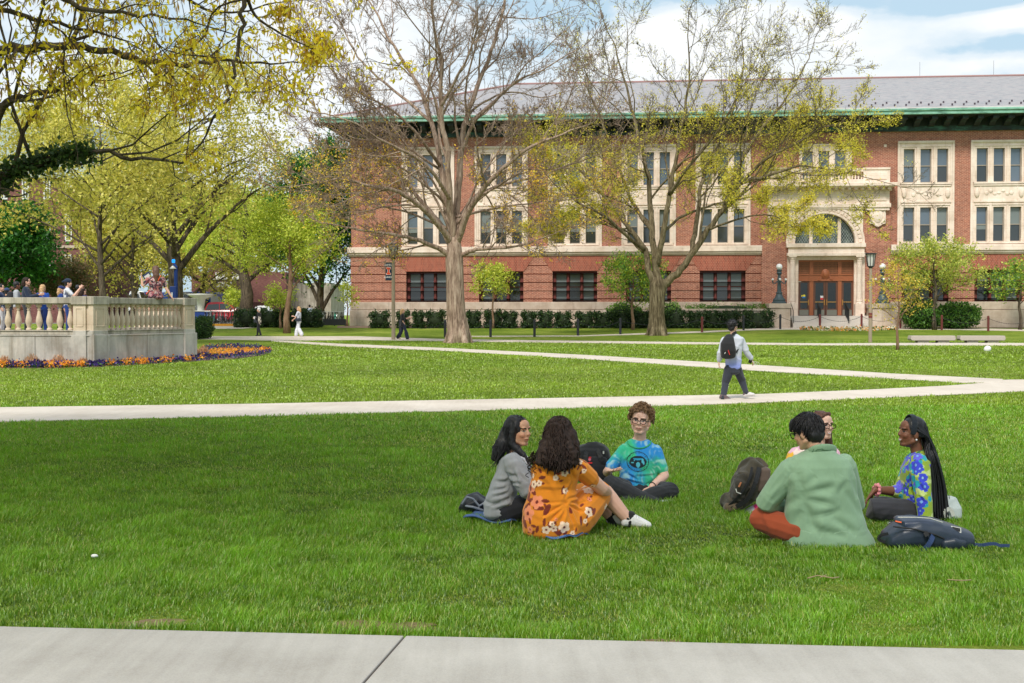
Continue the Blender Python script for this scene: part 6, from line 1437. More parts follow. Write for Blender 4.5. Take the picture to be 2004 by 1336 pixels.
for i in range(170):
    s_ = scalp(Hd, r, -.03, front=.02, k=1.08); s_.y = min(s_.y, .01); q0 = Hd.w(*s_); u = r.uniform(-1, 1); v_ = r.uniform(-1, 1); lowy = 1008 + r.gauss(0, 6) - abs(u) * 8 * (u < 0)
    P = [q0, Hd.w(s_.x * 1.15, -.10 + s_.y * .2, -.02)] + [a_(cx_ + u * w__ + r.gauss(0, .6), yy_, v_ * .10 - .02) for cx_, yy_, w__ in ((1822, 885, 11), (1829, 920, 14), (1834, 955, 17))] + [a_(1836 + u * 21, lowy, v_ * .11 - .03)]
    PP = []
    for k in range(len(P) - 1):
        for j in range(3): PP.append(P[k].lerp(P[k + 1], j / 3))
    PP.append(P[-1]); PP = [PP[0]] + [(PP[k - 1] + PP[k] * 2 + PP[k + 1]) / 4 for k in range(1, len(PP) - 1)] + [PP[-1]]
    mb.tube(PP, [.0068 + .0009 * (k % 2) for k in range(len(PP))], 4, cap=False)
for i in range(50):
    u = r.uniform(-1, 1); p = a_(1838 + u * 20, 985 + r.gauss(0, 8), -.05); mb.tube([p, p + Vector((r.gauss(.01, .02), 0, -.05)), p + Vector((r.gauss(.0, .03), 0, -.10))], .003, 3, cap=False)
hairput('braids', mb, m_hbrd, root)
mb = MB()
for q in (-1,): mb.sphere(Hd.w(-.086, -.004, -.044), .008, 8, 6)
mb.v = [tuple(Vector(v) - root.location) for v in mb.v]; mb.build('earring', m_globe, root, smooth=True)
# ================================================================== stone terrace with balustrade
m_bal = stone('baluster_stone', srgb(190, 172, 150), srgb(206, 188, 166), srgb(216, 201, 182), srgb(150, 134, 116))
m_cap, t = newmat('weathered_cap_stone'); oc = t.n('TexCoord').outputs['Object']
n = t.noise(oc, 1.3, 6, .65); st = t.noise(t.vmath('MULTIPLY', oc, (5, 5, .4)), 1.0, 6, .7)
c = t.ramp(n, [(.35, srgb(150, 142, 130)), (.5, srgb(172, 164, 150)), (.66, srgb(192, 184, 170))]); c = t.mix(t.ramp(st, [(.46, (0, 0, 0)), (.66, (.8, .8, .8))]), c, srgb(108, 102, 92)); finish(t, c, .9, t.noise(oc, 40, 4), .25, .01, spec=.2)
m_wallst, t = newmat('stained_wall_stone'); oc = t.n('TexCoord').outputs['Object']; s3 = t.sep(oc)
n = t.noise(oc, .8, 6, .7); st = t.noise(t.vmath('MULTIPLY', oc, (2.4, 2.4, .25)), 1.0, 6, .7)
c = t.ramp(n, [(.35, srgb(150, 146, 138)), (.5, srgb(176, 172, 164)), (.68, srgb(202, 194, 184))]); c = t.mix(t.ramp(st, [(.48, (0, 0, 0)), (.68, (.75, .75, .75))]), c, srgb(122, 112, 98))
c = t.mix(t.ramp(t.noise(oc, .5, 4), [(.6, (0, 0, 0)), (.75, (.5, .5, .5))]), c, srgb(172, 142, 122)); finish(t, c, .9, t.noise(oc, 30, 4), .25, .01, spec=.2)
K1 = G(182, 715); K2 = Vector((at(376, 600, 41.5).x, 41.5, 0)); K0 = Vector((K1.x - 9, K1.y + 1.2, 0)); K3 = K2 + Vector((-3.5, 5.2, 0)); K4 = Vector((K3.x - 15, K3.y + 3, 0))
zc = lambda py: at(182, py, K1.y).z
ZCT, ZCB, ZBT, ZL1, ZL0, ZF = zc(581.5), zc(595.5), zc(596), zc(646), zc(655), zc(646) - .12
terr = empty('stone_terrace', (K1.x, K1.y, gz(K1.y)), 0, 'weathered grey stone terrace wall with pale bulbous balusters, bordered by flowers', 'terrace')
O = terr.location
def seg_box(mb, a, b, t0, t1, z0, z1, ext0=0, ext1=0):
    """box along a->b, t0..t1 across (outward positive)"""
    a, b = Vector((a.x, a.y, 0)), Vector((b.x, b.y, 0)); d = (b - a).normalized(); nrm = Vector((d.y, -d.x, 0)); a = a - d * ext0; b = b + d * ext1
    p = [a + nrm * t0, b + nrm * t0, b + nrm * t1, a + nrm * t1]; n = len(mb.v); mb.v += [(q.x - O.x, q.y - O.y, z0 - O.z) for q in p] + [(q.x - O.x, q.y - O.y, z1 - O.z) for q in p]
    mb.f += [tuple(n + i for i in q) for q in ((0, 3, 2, 1), (4, 5, 6, 7), (0, 1, 5, 4), (1, 2, 6, 5), (2, 3, 7, 6), (3, 0, 4, 7))]
SG = [(K0, K1), (K1, K2), (K2, K3)]
mw, ml, mc = MB(), MB(), MB()
for a, b in SG:
    L_ = (b - a).length; nb2 = max(2, int(L_ / 1.75))
    for k in range(nb2): seg_box(mw, a.lerp(b, k / nb2), a.lerp(b, (k + 1) / nb2), -.35, .10 + .0015 * (k % 2), -.5, ZL0, -.006, -.006)
    seg_box(ml, a, b, -.30, .045, ZL0 + .002, ZL1 - .03); seg_box(ml, a, b, -.34, .075, ZL1 - .03, ZL1); seg_box(mw, a, b, -.30, .125, ZL0 - .04, ZL0 + .001, .02, .02)
    seg_box(mc, a, b, -.30, .08, ZCB + .03, ZCT); seg_box(mc, a, b, -.25, .03, ZCB, ZCB + .031)
mw.build('base_wall', m_wallst, terr, bevel=.012); ml.build('ledge', m_cap, terr, bevel=.01); mc.build('cap_rail', m_cap, terr, bevel=.015)
fl = MB(); fl.poly([(p.x - O.x, p.y - O.y, ZF - O.z) for p in (K0, K1, K2, K3, K4, K0 + Vector((-6, 8, 0)))]); fl.build('floor', m_walk, terr)
def pier(c, d, w_, z1=None):
    mb = MB(); a = c - d * w_; b = c + d * w_; seg_box(mb, a, b, -.36, .10, ZL1 - .02, ZCB - .0); 
    for e0 in (-w_ * .55, w_ * .55): seg_box(mb, c + d * (e0 - .02), c + d * (e0 + .02), .10, .115, ZL1 + .12, ZCB - .1)
    for zz in (ZL1 + .12, ZCB - .12): seg_box(mb, c - d * w_ * .6, c + d * w_ * .6, .10, .114, zz - .015, zz + .015)
    p_ = mb.build('pier', m_bal, terr, bevel=.01); mb = MB(); seg_box(mb, a, b, -.40, .16, -.5, ZL0 + .002, .04, .04); seg_box(mb, a, b, -.37, .11, ZL0, ZL1 - .01, .01, .01); mb.build('pier_base', m_wallst, p_, bevel=.012); mb = MB(); seg_box(mb, a, b, -.42, .15, ZCB - .005, ZCT + .03, .05, .05); mb.build('pier_cap', m_cap, p_, bevel=.015)
d1 = (K1 - K0).normalized(); d1.z = 0; d2 = (K2 - K1).copy(); d2.z = 0; d2.normalize(); d3 = (K3 - K2); d3.z = 0; d3.normalize()
pier(Vector((K1.x, K1.y, 0)) + d2 * .22, d2, .30); pier(K2 - d2 * .25, d2, .27); pier(Vector((K1.x, K1.y, 0)) - d1 * .38, d1, .20)
HB = ZCB - ZL1; bm_ = MB(); prof = [(.085, 0), (.085, .06), (.05, .09), (.05, .12), (.095, .27), (.100, .36), (.085, .48), (.052, .66), (.042, .78), (.062, .80), (.042, .83), (.045, .88), (.085, .92), (.085, 1)]
bm_.lathe([(r_, z_ * HB) for r_, z_ in prof], sides=14); bo = bm_.build('baluster', m_bal, terr, smooth=True); bo.modifiers.new('e', 'EDGE_SPLIT'); fst = True
def balrow(a, b, n_, s0, s1):
    global fst
    for k in range(n_):
        p = a.lerp(b, s0 + (s1 - s0) * (k + .5) / n_); d = (b - a).normalized(); nrm = Vector((d.y, -d.x, 0)); p = Vector((p.x, p.y, 0)) - nrm * .11
        o = bo if fst else link(bo.copy()); fst = False; o.parent = terr; o.location = (p.x - O.x, p.y - O.y, ZL1 - O.z)
def frac_at(a, b, px):
    best = min(range(1001), key=lambda k: abs(CX + FPX * a.lerp(b, k / 1000).x / a.lerp(b, k / 1000).y - px)); return best / 1000
k10 = frac_at(K0, K1, 145); sp_ = (frac_at(K0, K1, 60) - frac_at(K0, K1, 40))
nb3 = int(k10 / (frac_at(K0, K1, 79) - frac_at(K0, K1, 59))); balrow(K0, K1, nb3, 0, k10); balrow(K1, K2, 17, frac_at(K1, K2, 199), frac_at(K1, K2, 359)); balrow(K2, K3, 20, .1, .95)

# flower bed round the terrace
m_flow = m_leaf
BED_UP = [(-60, 716), (0, 716), (165, 713), (280, 702), (360, 694), (400, 680), (440, 675.5), (500, 679), (530, 687)]
BED_LO = [(-60, 720.5), (0, 720.5), (100, 721), (200, 717.5), (300, 712), (380, 707), (460, 702), (510, 696), (530, 689)]
strip('flower_bed_soil', BED_UP, BED_LO, m_soil, .02, 60)
g_ = np.random.default_rng(77); PO, PP_, GR = [], [], []; ORG = [(srgb(196, 128, 40), 3), (srgb(204, 150, 62), 2), (srgb(180, 108, 32), 1)]; PUR = [(srgb(48, 34, 92), 3), (srgb(34, 26, 66), 2), (srgb(74, 60, 122), 1)]
for k in range(15000):
    x = g_.uniform(-40, 529); yu, yl = interp(BED_UP, x), interp(BED_LO, x); yu2 = max(yu, yl - (8 if x < 395 else 99)); y = g_.uniform(yu2, yl); p = G(x, y); zz = gz(p.y) + .04 + g_.uniform(0, .09)
    s_ = math.sin(x * .16 + 1.5 * math.sin(x * .05)) + .8 * math.sin(x * .045 + 2) + (0 if x < 380 else 1.8 * (1 if abs((y - yu) / (yl - yu + .1) - .55) < .22 and x > 410 else -1)) + g_.normal(0, .75)
    GR.append((p.x, p.y, zz - .05))
    (PO if s_ > 0.1 else PP_).append((p.x, p.y, zz))
fb = Vector((G(300, 708).x, G(300, 708).y, 0)); off = np.array(fb)
for nm, A_, cols in (('orange_pansies', PO, ORG), ('purple_pansies', PP_, PUR)):
    o = leaves(nm, np.array(A_) - off, .06, cols, None, jit=.03, asp=.9, seed=3); o.location = fb; tag(o, {'orange_pansies': 'orange and yellow pansies edging the terrace wall and filling the bed beside it', 'purple_pansies': 'deep purple pansies among the orange ones round the terrace'}[nm], 'flowers', kind='stuff')
o = leaves('pansy_leaves', np.array(GR)[::2] - off, .08, [(srgb(50, 84, 34), 2), (srgb(70, 104, 44), 1)], None, jit=.03, asp=.5, seed=4); o.location = fb; tag(o, 'low green pansy foliage under the flowers by the terrace', 'foliage', kind='stuff')
TUFT = [(srgb(158, 126, 100), 3), (srgb(132, 100, 80), 2), (srgb(184, 152, 122), 1)]
tx = [(8, 716, 22), (62, 717, 26), (115, 716, 24), (163, 716, 16), (212, 712, 24), (252, 709, 24), (286, 706, 18), (308, 705, 20), (336, 702, 17), (360, 699, 20), (382, 696, 16), (398, 693, 18)]
ordn = ['leftmost', 'second from the left', 'third from the left', 'fourth from the left', 'fifth from the left', 'sixth from the left', 'seventh from the left', 'eighth from the left', 'ninth from the left', 'tenth from the left', 'just left of the end pier', 'rightmost']
for (px, py, wpx), lb in zip(tx, ordn):
    p = G(px, py); r_ = wpx / 2 / FPX * p.y * 1.15; a = g_.random(700) * 6.283; q = np.sqrt(g_.random(700)) * r_; hgt = r_ * 1.35
    C = np.stack([np.cos(a) * q, np.sin(a) * q, g_.random(700) * hgt * np.sqrt(np.maximum(.15, 1 - (q / r_) ** 2))], 1)
    rt = empty('grass_tuft', (p.x, p.y, gz(p.y)), 0, lb + ' of the clipped brown grass tufts along the terrace wall', 'grass tuft', 'clipped brown grass tufts along the terrace wall'); leaves('blades', C, .10, TUFT, rt, jit=.015, asp=.12, down=-3, seed=int(px))

# ================================================================== street furniture
m_post = plain('concrete_post', srgb(150, 136, 116), .9, .18, 12, bump=.3, bscale=50); m_dk = plain('black_metal', srgb(36, 38, 42), .5)
m_lglass = plain('frosted_lantern', srgb(196, 196, 190), .3, .05)
def lantern_post(px, py_base, py_top, label, band=False, banner=False):
    b = G(px, py_base); D = b.y; H = at(px, py_top, D).z - b.z; rt = empty('lamp_post', b, 0, label, 'lamp post'); lh = H * .165; s_ = H / 7
    mb = MB(); mb.lathe([(.15 * s_, -.1), (.145 * s_, .5), (.115 * s_, H - lh)], sides=12); mb.build('post', m_post, rt, smooth=False)
    mb = MB(); z0 = H - lh; mb.lathe([(.12 * s_, z0 - .02), (.22 * s_, z0 + .05), (.25 * s_, z0 + .12 * lh), (.17 * s_, z0 + .14 * lh)], sides=8); mb.lathe([(.40 * s_, H - .10 * lh), (.54 * s_, H - .04 * lh), (.40 * s_, H)], sides=8)
    for k in range(8):
        a = 2 * math.pi * k / 8 + .39; mb.tube([(.25 * s_ * math.cos(a), .25 * s_ * math.sin(a), z0 + .1 * lh), (.39 * s_ * math.cos(a), .39 * s_ * math.sin(a), H - .08 * lh)], .02, 4)
    l_ = mb.build('lantern', m_dk, rt); mb = MB(); mb.lathe([(.22 * s_, z0 + .13 * lh), (.35 * s_, H - .09 * lh)], sides=8, a0=.39); mb.build('lantern_glass', m_lglass, l_)
    mb = MB(); mb.lathe([(.05, z0 + .15 * lh), (.06, H - .2 * lh)], sides=8)
    if band:
        z_ = at(px, 617, D).z - b.z; mb = MB(); mb.lathe([(.150 * s_, z_ - .13), (.150 * s_, z_ + .13)], sides=12); mb.build('band', m_redf, rt)
    if banner:
        x0, x1 = (754.5 - px) * D / FPX, (766.8 - px) * D / FPX; z1, z0_ = at(px, 514, D).z - b.z, at(px, 548, D).z - b.z
        mb = MB(); mb.tube([(x0 - .12, 0, z1 + .02), (-.02, 0, z1 + .02)], .022, 6); mb.tube([(x0 - .02, 0, z0_ - .01), (-.02, 0, z0_ - .01)], .015, 6); mb.build('banner_arm', m_post, rt)
        mb = MB(); mb.box(x0, x1, -.012, .012, z0_, z1); bn = mb.build('banner', plain('navy_banner', srgb(18, 34, 62), .8, .05), rt)
        cx0 = (x0 + x1) / 2; W_, Hh = (x1 - x0), z1 - z0_
        def eye(k, y, nm, mt, zc_=.53):
            w1, h1, s1, st = W_ * .34 * k, Hh * .215 * (k * .55 + .45), Hh * .055 * (k + .0), W_ * .13 * (k + .25 * (k > 1)); zc0 = z0_ + Hh * zc_; mb = MB()
            mb.prism([(cx0 - w1, zc0 - h1), (cx0 + w1, zc0 - h1), (cx0 + w1, zc0 - h1 + s1 * 1.6), (cx0 + st, zc0 - h1 + s1 * 2.3), (cx0 + st, zc0 + h1 - s1 * 2.3), (cx0 + w1, zc0 + h1 - s1 * 1.6), (cx0 + w1, zc0 + h1), (cx0 - w1, zc0 + h1), (cx0 - w1, zc0 + h1 - s1 * 1.6), (cx0 - st, zc0 + h1 - s1 * 2.3), (cx0 - st, zc0 - h1 + s1 * 2.3), (cx0 - w1, zc0 - h1 + s1 * 1.6)], y, -.011); mb.build(nm, mt, bn)
        eye(1.12, -.018, 'letter_outline', plain('banner_white', srgb(230, 230, 232), .8, .02)); eye(.92, -.024, 'letter', plain('banner_orange', srgb(232, 84, 48), .8, .04))
        for txt, zc_, sz in (('WITH', .86, .155), ('ILLINOIS', .17, .105)):
            cu = bpy.data.curves.new('banner_text', 'FONT'); cu.body = txt; cu.size = sz * 1.15; cu.align_x = 'CENTER'; cu.align_y = 'CENTER'; cu.extrude = .002; cu.offset = .003
            to = bpy.data.objects.new('banner_text', cu); COL.objects.link(to); dg = bpy.context.evaluated_depsgraph_get(); me = bpy.data.meshes.new_from_object(to.evaluated_get(dg)); bpy.data.objects.remove(to)
            to = link(bpy.data.objects.new('banner_text', me)); me.materials.clear(); me.materials.append(bpy.data.materials['banner_white']); to.parent = bn; to.rotation_euler = (R(90), 0, 0); to.location = (cx0, -.016, z0_ + Hh * zc_)
    return rt
lantern_post(770, 665, 476, 'lamp post with navy banner bearing an orange I, left of the woman in black', banner=True)
lantern_post(1703, 670.5, 495, 'lamp post with dark red band right of the wooden doors', band=True)
# bollards and chains
bx = [(783, 659.5), (871, 659.5), (960, 659.5), (1046, 659), (1131, 657), (1214, 654.5), (1374, 650.5), (1455, 646.5), (1527, 644), (1604.5, 643.5), (1686, 643), (1762, 643), (1843, 646), (1934, 648), (2026, 650)]
m_bol = plain('bollard_black', srgb(38, 40, 46), .6); m_bor = plain('bollard_maroon', srgb(104, 44, 42), .6); bpts = []
bl_lab = ['black chain bollard just right of the banner lamp post', 'black chain bollard hugging the left side of the huge trunk', 'black chain bollard in front of the small lime-green tree', 'black chain bollard in front of the middle trio of yews', 'black chain bollard right of the middle trio of yews', 'black chain bollard left of the multi-branched green tree trunk',
          'dark red chain bollard left of the walking man', 'black chain bollard right of the walking man', 'black chain bollard between boxy yew and steps', 'dark red chain bollard in front of the left handrail', 'maroon chain bollard just left of the banded lamp post', 'maroon chain bollard right of the yellow sapling trunk', 'chain bollard in front of the shrubs above the left bench', 'maroon chain bollard above the right bench', 'chain bollard beyond the right edge']
for i, ((px, py), lb) in enumerate(zip(bx, bl_lab)):
    b = G(px, py); bpts.append(b); mb = MB(); mb.lathe([(.075, -.1), (.075, .95), (.06, 1.0), (.02, 1.02)], sides=10); mb.lathe([(.082, .82), (.082, .88)], sides=10)
    o = mb.build('bollard', m_bol if i in (0, 1, 2, 3, 4, 5, 7, 8) else m_bor); o.location = b; tag(o, lb, 'bollard', 'bollards carrying the chain')
for i in range(len(bpts) - 1):
    a, b = bpts[i] + Vector((0, 0, .85)), bpts[i + 1] + Vector((0, 0, .85)); mb = MB(); n = 40; o0 = (a + b) / 2
    for k in range(n):
        P = [a.lerp(b, (k + q) / n) - Vector((0, 0, .34 * (1 - (2 * (k + q) / n - 1) ** 2))) - o0 for q in (0, .95)]; mb.tube(P, .020 if k % 2 else .013, 4)
    o = mb.build('chain', m_bol); o.location = o0; tag(o, 'sagging chain starting at the ' + bl_lab[i].replace(' chain bollard', ' post').replace('black post', 'black post'), 'chain', 'chains hung between the bollards')
# benches
m_bench = plain('concrete_bench', srgb(176, 166, 156), .9, .12, 5, bump=.3)
for x0, x1, lb in ((1779, 1867, 'left of two low concrete benches on the far lawn'), (1875, 1964, 'right of two low concrete benches on the far lawn')):
    b = G((x0 + x1) / 2, 671); w_ = (x1 - x0) * b.y / FPX / 2; rt = empty('bench', b, 0, lb, 'bench', 'concrete benches on the far lawn'); zt_ = at(1800, 656.5, b.y).z - b.z; zb_2 = at(1800, 666, b.y).z - b.z
    mb = MB(); mb.prism([(-w_ + .05, zb_2), (w_ - .05, zb_2), (w_, zb_2 + .08), (w_ - .03, zt_), (-w_ + .03, zt_), (-w_, zb_2 + .08)], -.28, .28); mb.build('seat', m_bench, rt, bevel=.02)
    for s_ in (-.42, .48): mb = MB(); mb.box(s_ * w_ - .28, s_ * w_ + .28, -.2, .2, -.05, zb_2); mb.build('leg', m_bench, rt)
# white ball
b = G(1935, 688); mb = MB(); mb.sphere((0, 0, .12), .13, 16, 10, (1.15, 1, 1)); o = mb.build('ball', plain('white_ball', srgb(226, 226, 226), .6, .04), smooth=True); o.location = b; o.rotation_euler = (0, R(-25), 0); tag(o, 'small white ball lying on the far lawn below the benches', 'ball')
# entrance flowers
g_ = np.random.default_rng(5); C = []
for k in range(1100):
    x = 1662 + 95 * (g_.random() * 2 - 1); u = abs(x - 1662) / 95; y = 645.5 + g_.uniform(-1, 2.6) * (1 - u * u); p = G(x, y); C.append((p.x, p.y, gz(p.y) + .08 + g_.uniform(0, .08)))
p = G(1662, 646); o = leaves('entrance_flowers', np.array(C) - np.array(p), .13, [(srgb(190, 186, 178), 4), (srgb(200, 136, 66), 1.5), (srgb(190, 150, 80), 1), (srgb(60, 90, 40), 2)], None, jit=.05, asp=.9, seed=2); o.location = p; tag(o, 'strip of white and orange flowers in the lawn below the entrance steps', 'flowers', kind='stuff')
# blue emergency phone
D = 70.0; b = Vector((at(340, 600, D).x, D, gz(D))); rt = empty('emergency_phone', b, 0, 'dark blue emergency call pillar with glowing blue light behind the seated woman', 'call pillar'); mblu = plain('deep_blue_paint', srgb(8, 48, 118), .5)
zq = lambda py: at(340, py, D).z - b.z; xq = lambda px: (px - 340) * D / FPX
mb = MB(); mb.tube([(xq(344.5), 0, 0), (xq(344.5), 0, zq(522)), (xq(341), 0, zq(518)), (xq(340), 0, zq(517))], .11, 8); mb.build('pole', mblu, rt)
mb = MB(); mb.box(xq(333.5), xq(346), -.14, .14, 0, zq(560)); mb.build('call_box', mblu, rt, bevel=.02)
m_bl, t = newmat('blue_beacon'); e_ = t.n('Emission', i={0: (*srgb(40, 150, 240), 1), 1: 1.3}); t.n('OutputMaterial', i={0: e_.outputs[0]})
mb = MB(); mb.lathe([(.09, zq(514)), (.10, zq(509)), (.07, zq(507))], (xq(340), 0, 0), 12); mb.build('beacon', m_bl, rt, smooth=True)
mb = MB(); mb.lathe([(.20, zq(526)), (.21, zq(525)), (.06, zq(519)), (.05, zq(517.5))], (xq(340), 0, 0), 16); mb.build('lamp_shade', m_lglass, rt, smooth=True)
mb = MB(); mb.box(xq(337.2), xq(339), -.146, -.142, zq(582), zq(572)); mb.build('sign', m_globe, rt)

# ================================================================== vehicles and distant street
m_tyre = plain('tyre', (.015, .015, .016), .8); m_rim = plain('rim', srgb(170, 172, 176), .3, metal=.7); m_wind = glass('car_glass', srgb(40, 50, 54), .9); m_lampg = plain('lamp_glass', srgb(220, 222, 226), .2)
def car(px0, px1, py_top, D, body_m, label, kind='suv', flip=False):
    x0, x1 = at(px0, 600, D).x, at(px1, 600, D).x; L_ = x1 - x0; H = at(px0, py_top, D).z - gz(D); W_ = 1.85; rt = empty('car', ((x0 + x1) / 2, D, gz(D) + .012), 0, label, 'car')
    f = -1 if flip else 1
    pr = [(-.5, .24), (-.495, .52), (-.47, .60), (-.40, .93), (-.34, .985), (-.10, 1.0), (.08, .97), (.26, .68), (.40, .60), (.485, .50), (.5, .34), (.49, .20)] if kind == 'suv' else [(-.5, .26), (-.49, .56), (-.38, .64), (-.24, .92), (-.05, 1.0), (.10, .96), (.24, .68), (.42, .58), (.49, .46), (.5, .24)]
    mb = MB(); P = [(x * L_ * f, z * H) for x, z in pr]; n = len(P); ws = [W_ / 2 * (1 if z < .62 * H else .80) for x, z in P]
    base = len(mb.v); mb.v += [(P[i][0], -ws[i], P[i][1]) for i in range(n)] + [(P[i][0], ws[i], P[i][1]) for i in range(n)]; mb.f.append(tuple(range(n))); mb.f.append(tuple(reversed(range(n, 2 * n))))
    for i in range(n): mb.f.append((i, (i + 1) % n, n + (i + 1) % n, n + i))
    mb.build('body', body_m, rt, bevel=.05)
    gw = [(-.44, .64), (-.38, .90), (-.08, .94), (.06, .92), (.20, .68)] if kind == 'suv' else [(-.36, .66), (-.22, .90), (-.02, .94), (.10, .90), (.20, .68)]
    for y_ in (-W_ / 2 * .92, W_ / 2 * .92):
        mb = MB(); mb.prism([(x * L_ * f, z * H) for x, z in gw], y_ - .03, y_ + .03); w_ = mb.build('side_window', m_wind, rt)
        mb = MB(); mb.box(-.12 * L_ * f - .03, -.12 * L_ * f + .03, y_ - .035, y_ + .035, .65 * H, .93 * H); mb.build('pillar', body_m, w_)
    mb = MB(); mb.quad((.095 * L_ * f, -.68, .97 * H), (.275 * L_ * f, -.78, .69 * H), (.275 * L_ * f, .78, .69 * H), (.095 * L_ * f, .68, .97 * H)); o = mb.build('windscreen', m_wind, rt); o.location = (.012 * f, 0, .02)
    for sx in (-.30, .32):
        for sy in (-1, 1):
            r_ = .20 * H; mb = MB(); mb.lathe([(r_ * .6, -.1), (r_, -.1), (r_, .1), (r_ * .6, .1)], sides=20); mb.v = [(v[0], v[2], v[1]) for v in mb.v]; wh = mb.build('wheel', m_tyre, rt, loc=(sx * L_, sy * (W_ / 2 - .08), r_))
            mb = MB(); mb.lathe([(.01, .105), (r_ * .62, .105)], sides=14); mb.v = [(v[0], v[2] * sy, v[1]) for v in mb.v]; mb.build('rim', m_rim, wh)
    for sy in (-1, 1):
        mb = MB(); mb.sphere((.47 * L_ * f, sy * .68, .50 * H), .13, 10, 6, (1.2, 1, .6)); mb.build('headlight', m_lampg, rt, smooth=True)
        mb = MB(); mb.sphere((-.475 * L_ * f, sy * .72, .60 * H), .12, 10, 6, (.6, 1, 1.6)); mb.build('tail_light', m_redf, rt, smooth=True)
        mb = MB(); mb.sphere((.13 * L_ * f, sy * (W_ / 2 + .02), .68 * H), .1, 8, 6, (1, .8, .8)); mb.build('mirror', body_m, rt, smooth=True)
    return rt
m_rcar = plain('red_car_paint', srgb(186, 40, 54), .25, .05); m_wcar = plain('white_car_paint', srgb(222, 224, 228), .3, .04); m_gcar = plain('grey_car_paint', srgb(120, 124, 130), .3, .05)
car(402, 486, 592, 112, m_rcar, 'red family car parked behind the bike rack', 'suv')
car(481, 540, 599, 115, m_wcar, 'white car partly hidden by the clipped hedge, right of the red car', 'sedan', True)
car(255, 292, 570, 118, m_wcar, 'white car beyond the terrace, left of the seated woman', 'suv')
car(345, 395, 573, 122, m_wcar, 'white car behind the blue call pillar', 'suv')
# bus
D = 128.0; x0, x1 = at(372, 600, D).x, at(437, 600, D).x; zt_ = at(400, 571, D).z - gz(D); rt = empty('bus', ((x0 + x1) / 2 - 3, D, gz(D)), 0, 'blue and white bus passing behind the red car', 'bus'); m_bus = plain('bus_blue', srgb(24, 78, 168), .3, .05); L_ = (x1 - x0) / 2 + 3
mb = MB(); mb.prism([(-L_, .35), (L_ - .1, .35), (L_, .6), (L_, zt_ * .7), (L_ - .35, zt_ * .93), (L_ - .8, zt_), (-L_, zt_)], -1.25, 1.25); mb.build('body', m_bus, rt, bevel=.08)
mb = MB(); mb.box(-L_ + .3, L_ - 1.2, -1.27, -1.245, zt_ * .36, zt_ * .72); mb.build('side_window', m_wind, rt); mb = MB(); mb.prism([(L_ - 1.0, zt_ * .3), (L_ + .02, zt_ * .3), (L_ + .02, zt_ * .68), (L_ - .36, zt_ * .92), (L_ - 1.0, zt_ * .92)], -1.28, -1.24); fp = mb.build('front_panel', m_wcar, rt)
mb = MB(); mb.box(L_ - .85, L_ - .15, -1.30, -1.27, zt_ * .38, zt_ * .66); mb.build('door_window', m_wind, fp)
for s_ in (-.6, .7): mb = MB(); mb.lathe([(.3, -.12), (.5, -.12), (.5, .12), (.3, .12)], sides=16); mb.v = [(v[0], v[2], v[1]) for v in mb.v]; mb.build('wheel', m_tyre, rt, loc=(s_ * L_, -1.15, .5))
# transit shelter and bike racks
D = 96.0; b = Vector((at(393, 600, D).x, D, gz(D))); rt = empty('street_canopy', b, 0, 'white tulip shaped street canopy on a flared column behind the end pier', 'canopy'); zq = lambda py: at(393, py, D).z - b.z
mb = MB(); mb.lathe([(.34, 0), (.26, zq(600)), (.36, zq(585)), (.9, zq(579)), (1.05, zq(576)), (.9, zq(575)), (.1, zq(574))], sides=20); mb.build('column', m_lglass, rt, smooth=True)
mb = MB(); mb.box(-1.0, .75, -.4, .4, 0, zq(609)); mb.build('planter', mblu, rt); mb = MB(); mb.box(-1.05, .8, -.45, .45, zq(609), zq(607.5)); mb.build('bench_top', m_lglass, rt)
# bicycles standing in the rack
m_bk = [plain('bike_black', srgb(30, 32, 36), .4), plain('bike_teal', srgb(30, 140, 120), .4), plain('bike_silver', srgb(170, 174, 178), .3, metal=.5)]
def bicycle(px, D, mi, yaw, label, grp):
    b = Vector((at(px, 600, D).x, D, gz(D) + .012)); rt = empty('bicycle', b, yaw, label, 'bicycle', grp)
    for s_ in (-.52, .52):
        mb = MB(); P = [(s_ + .33 * math.cos(a), 0, .34 + .33 * math.sin(a)) for a in [2 * math.pi * k / 18 for k in range(19)]]; mb.tube(P, .022, 5, cap=False); w_ = mb.build('wheel', m_tyre, rt)
        mb = MB()
        for k in range(6): mb.tube([(s_, 0, .34), (s_ + .32 * math.cos(k), 0, .34 + .32 * math.sin(k))], .004, 3)
        mb.build('spokes', m_rim, w_)
    mb = MB(); mb.tube([(-.52, 0, .34), (-.2, 0, .86), (.38, 0, .86), (-.05, 0, .32), (-.2, 0, .86)], .024, 6); mb.tube([(-.52, 0, .34), (-.05, 0, .32)], .02, 6); mb.tube([(.52, 0, .34), (.36, 0, .98)], .022, 6); mb.build('frame', m_bk[mi], rt)
    mb = MB(); mb.tube([(.30, -.28, 1.02), (.36, -.1, 1.0), (.36, .1, 1.0), (.30, .28, 1.02)], .018, 6); mb.build('handlebar', m_bk[2], rt); mb = MB(); mb.sphere((-.22, 0, .92), .12, 8, 6, (1.2, .6, .35)); mb.build('saddle', m_tyre, rt)
ORD = ['first', 'second', 'third', 'fourth', 'fifth', 'sixth', 'seventh', 'eighth', 'ninth', 'tenth', 'eleventh']
k = 0
for px, mi in ((404, 0), (409, 2), (414, 0), (419, 1), (424, 0), (429, 2), (436, 0), (442, 2), (449, 0), (455, 0), (459, 2)):
    bicycle(px, 92 + (k % 3) * .8, mi, R(78 + 9 * (k % 4)), ORD[k] + ' bicycle from the left in the rack before the red car, ' + ('teal' if mi == 1 else 'silver' if mi == 2 else 'black'), 'bicycles in the rack before the red car'); k += 1
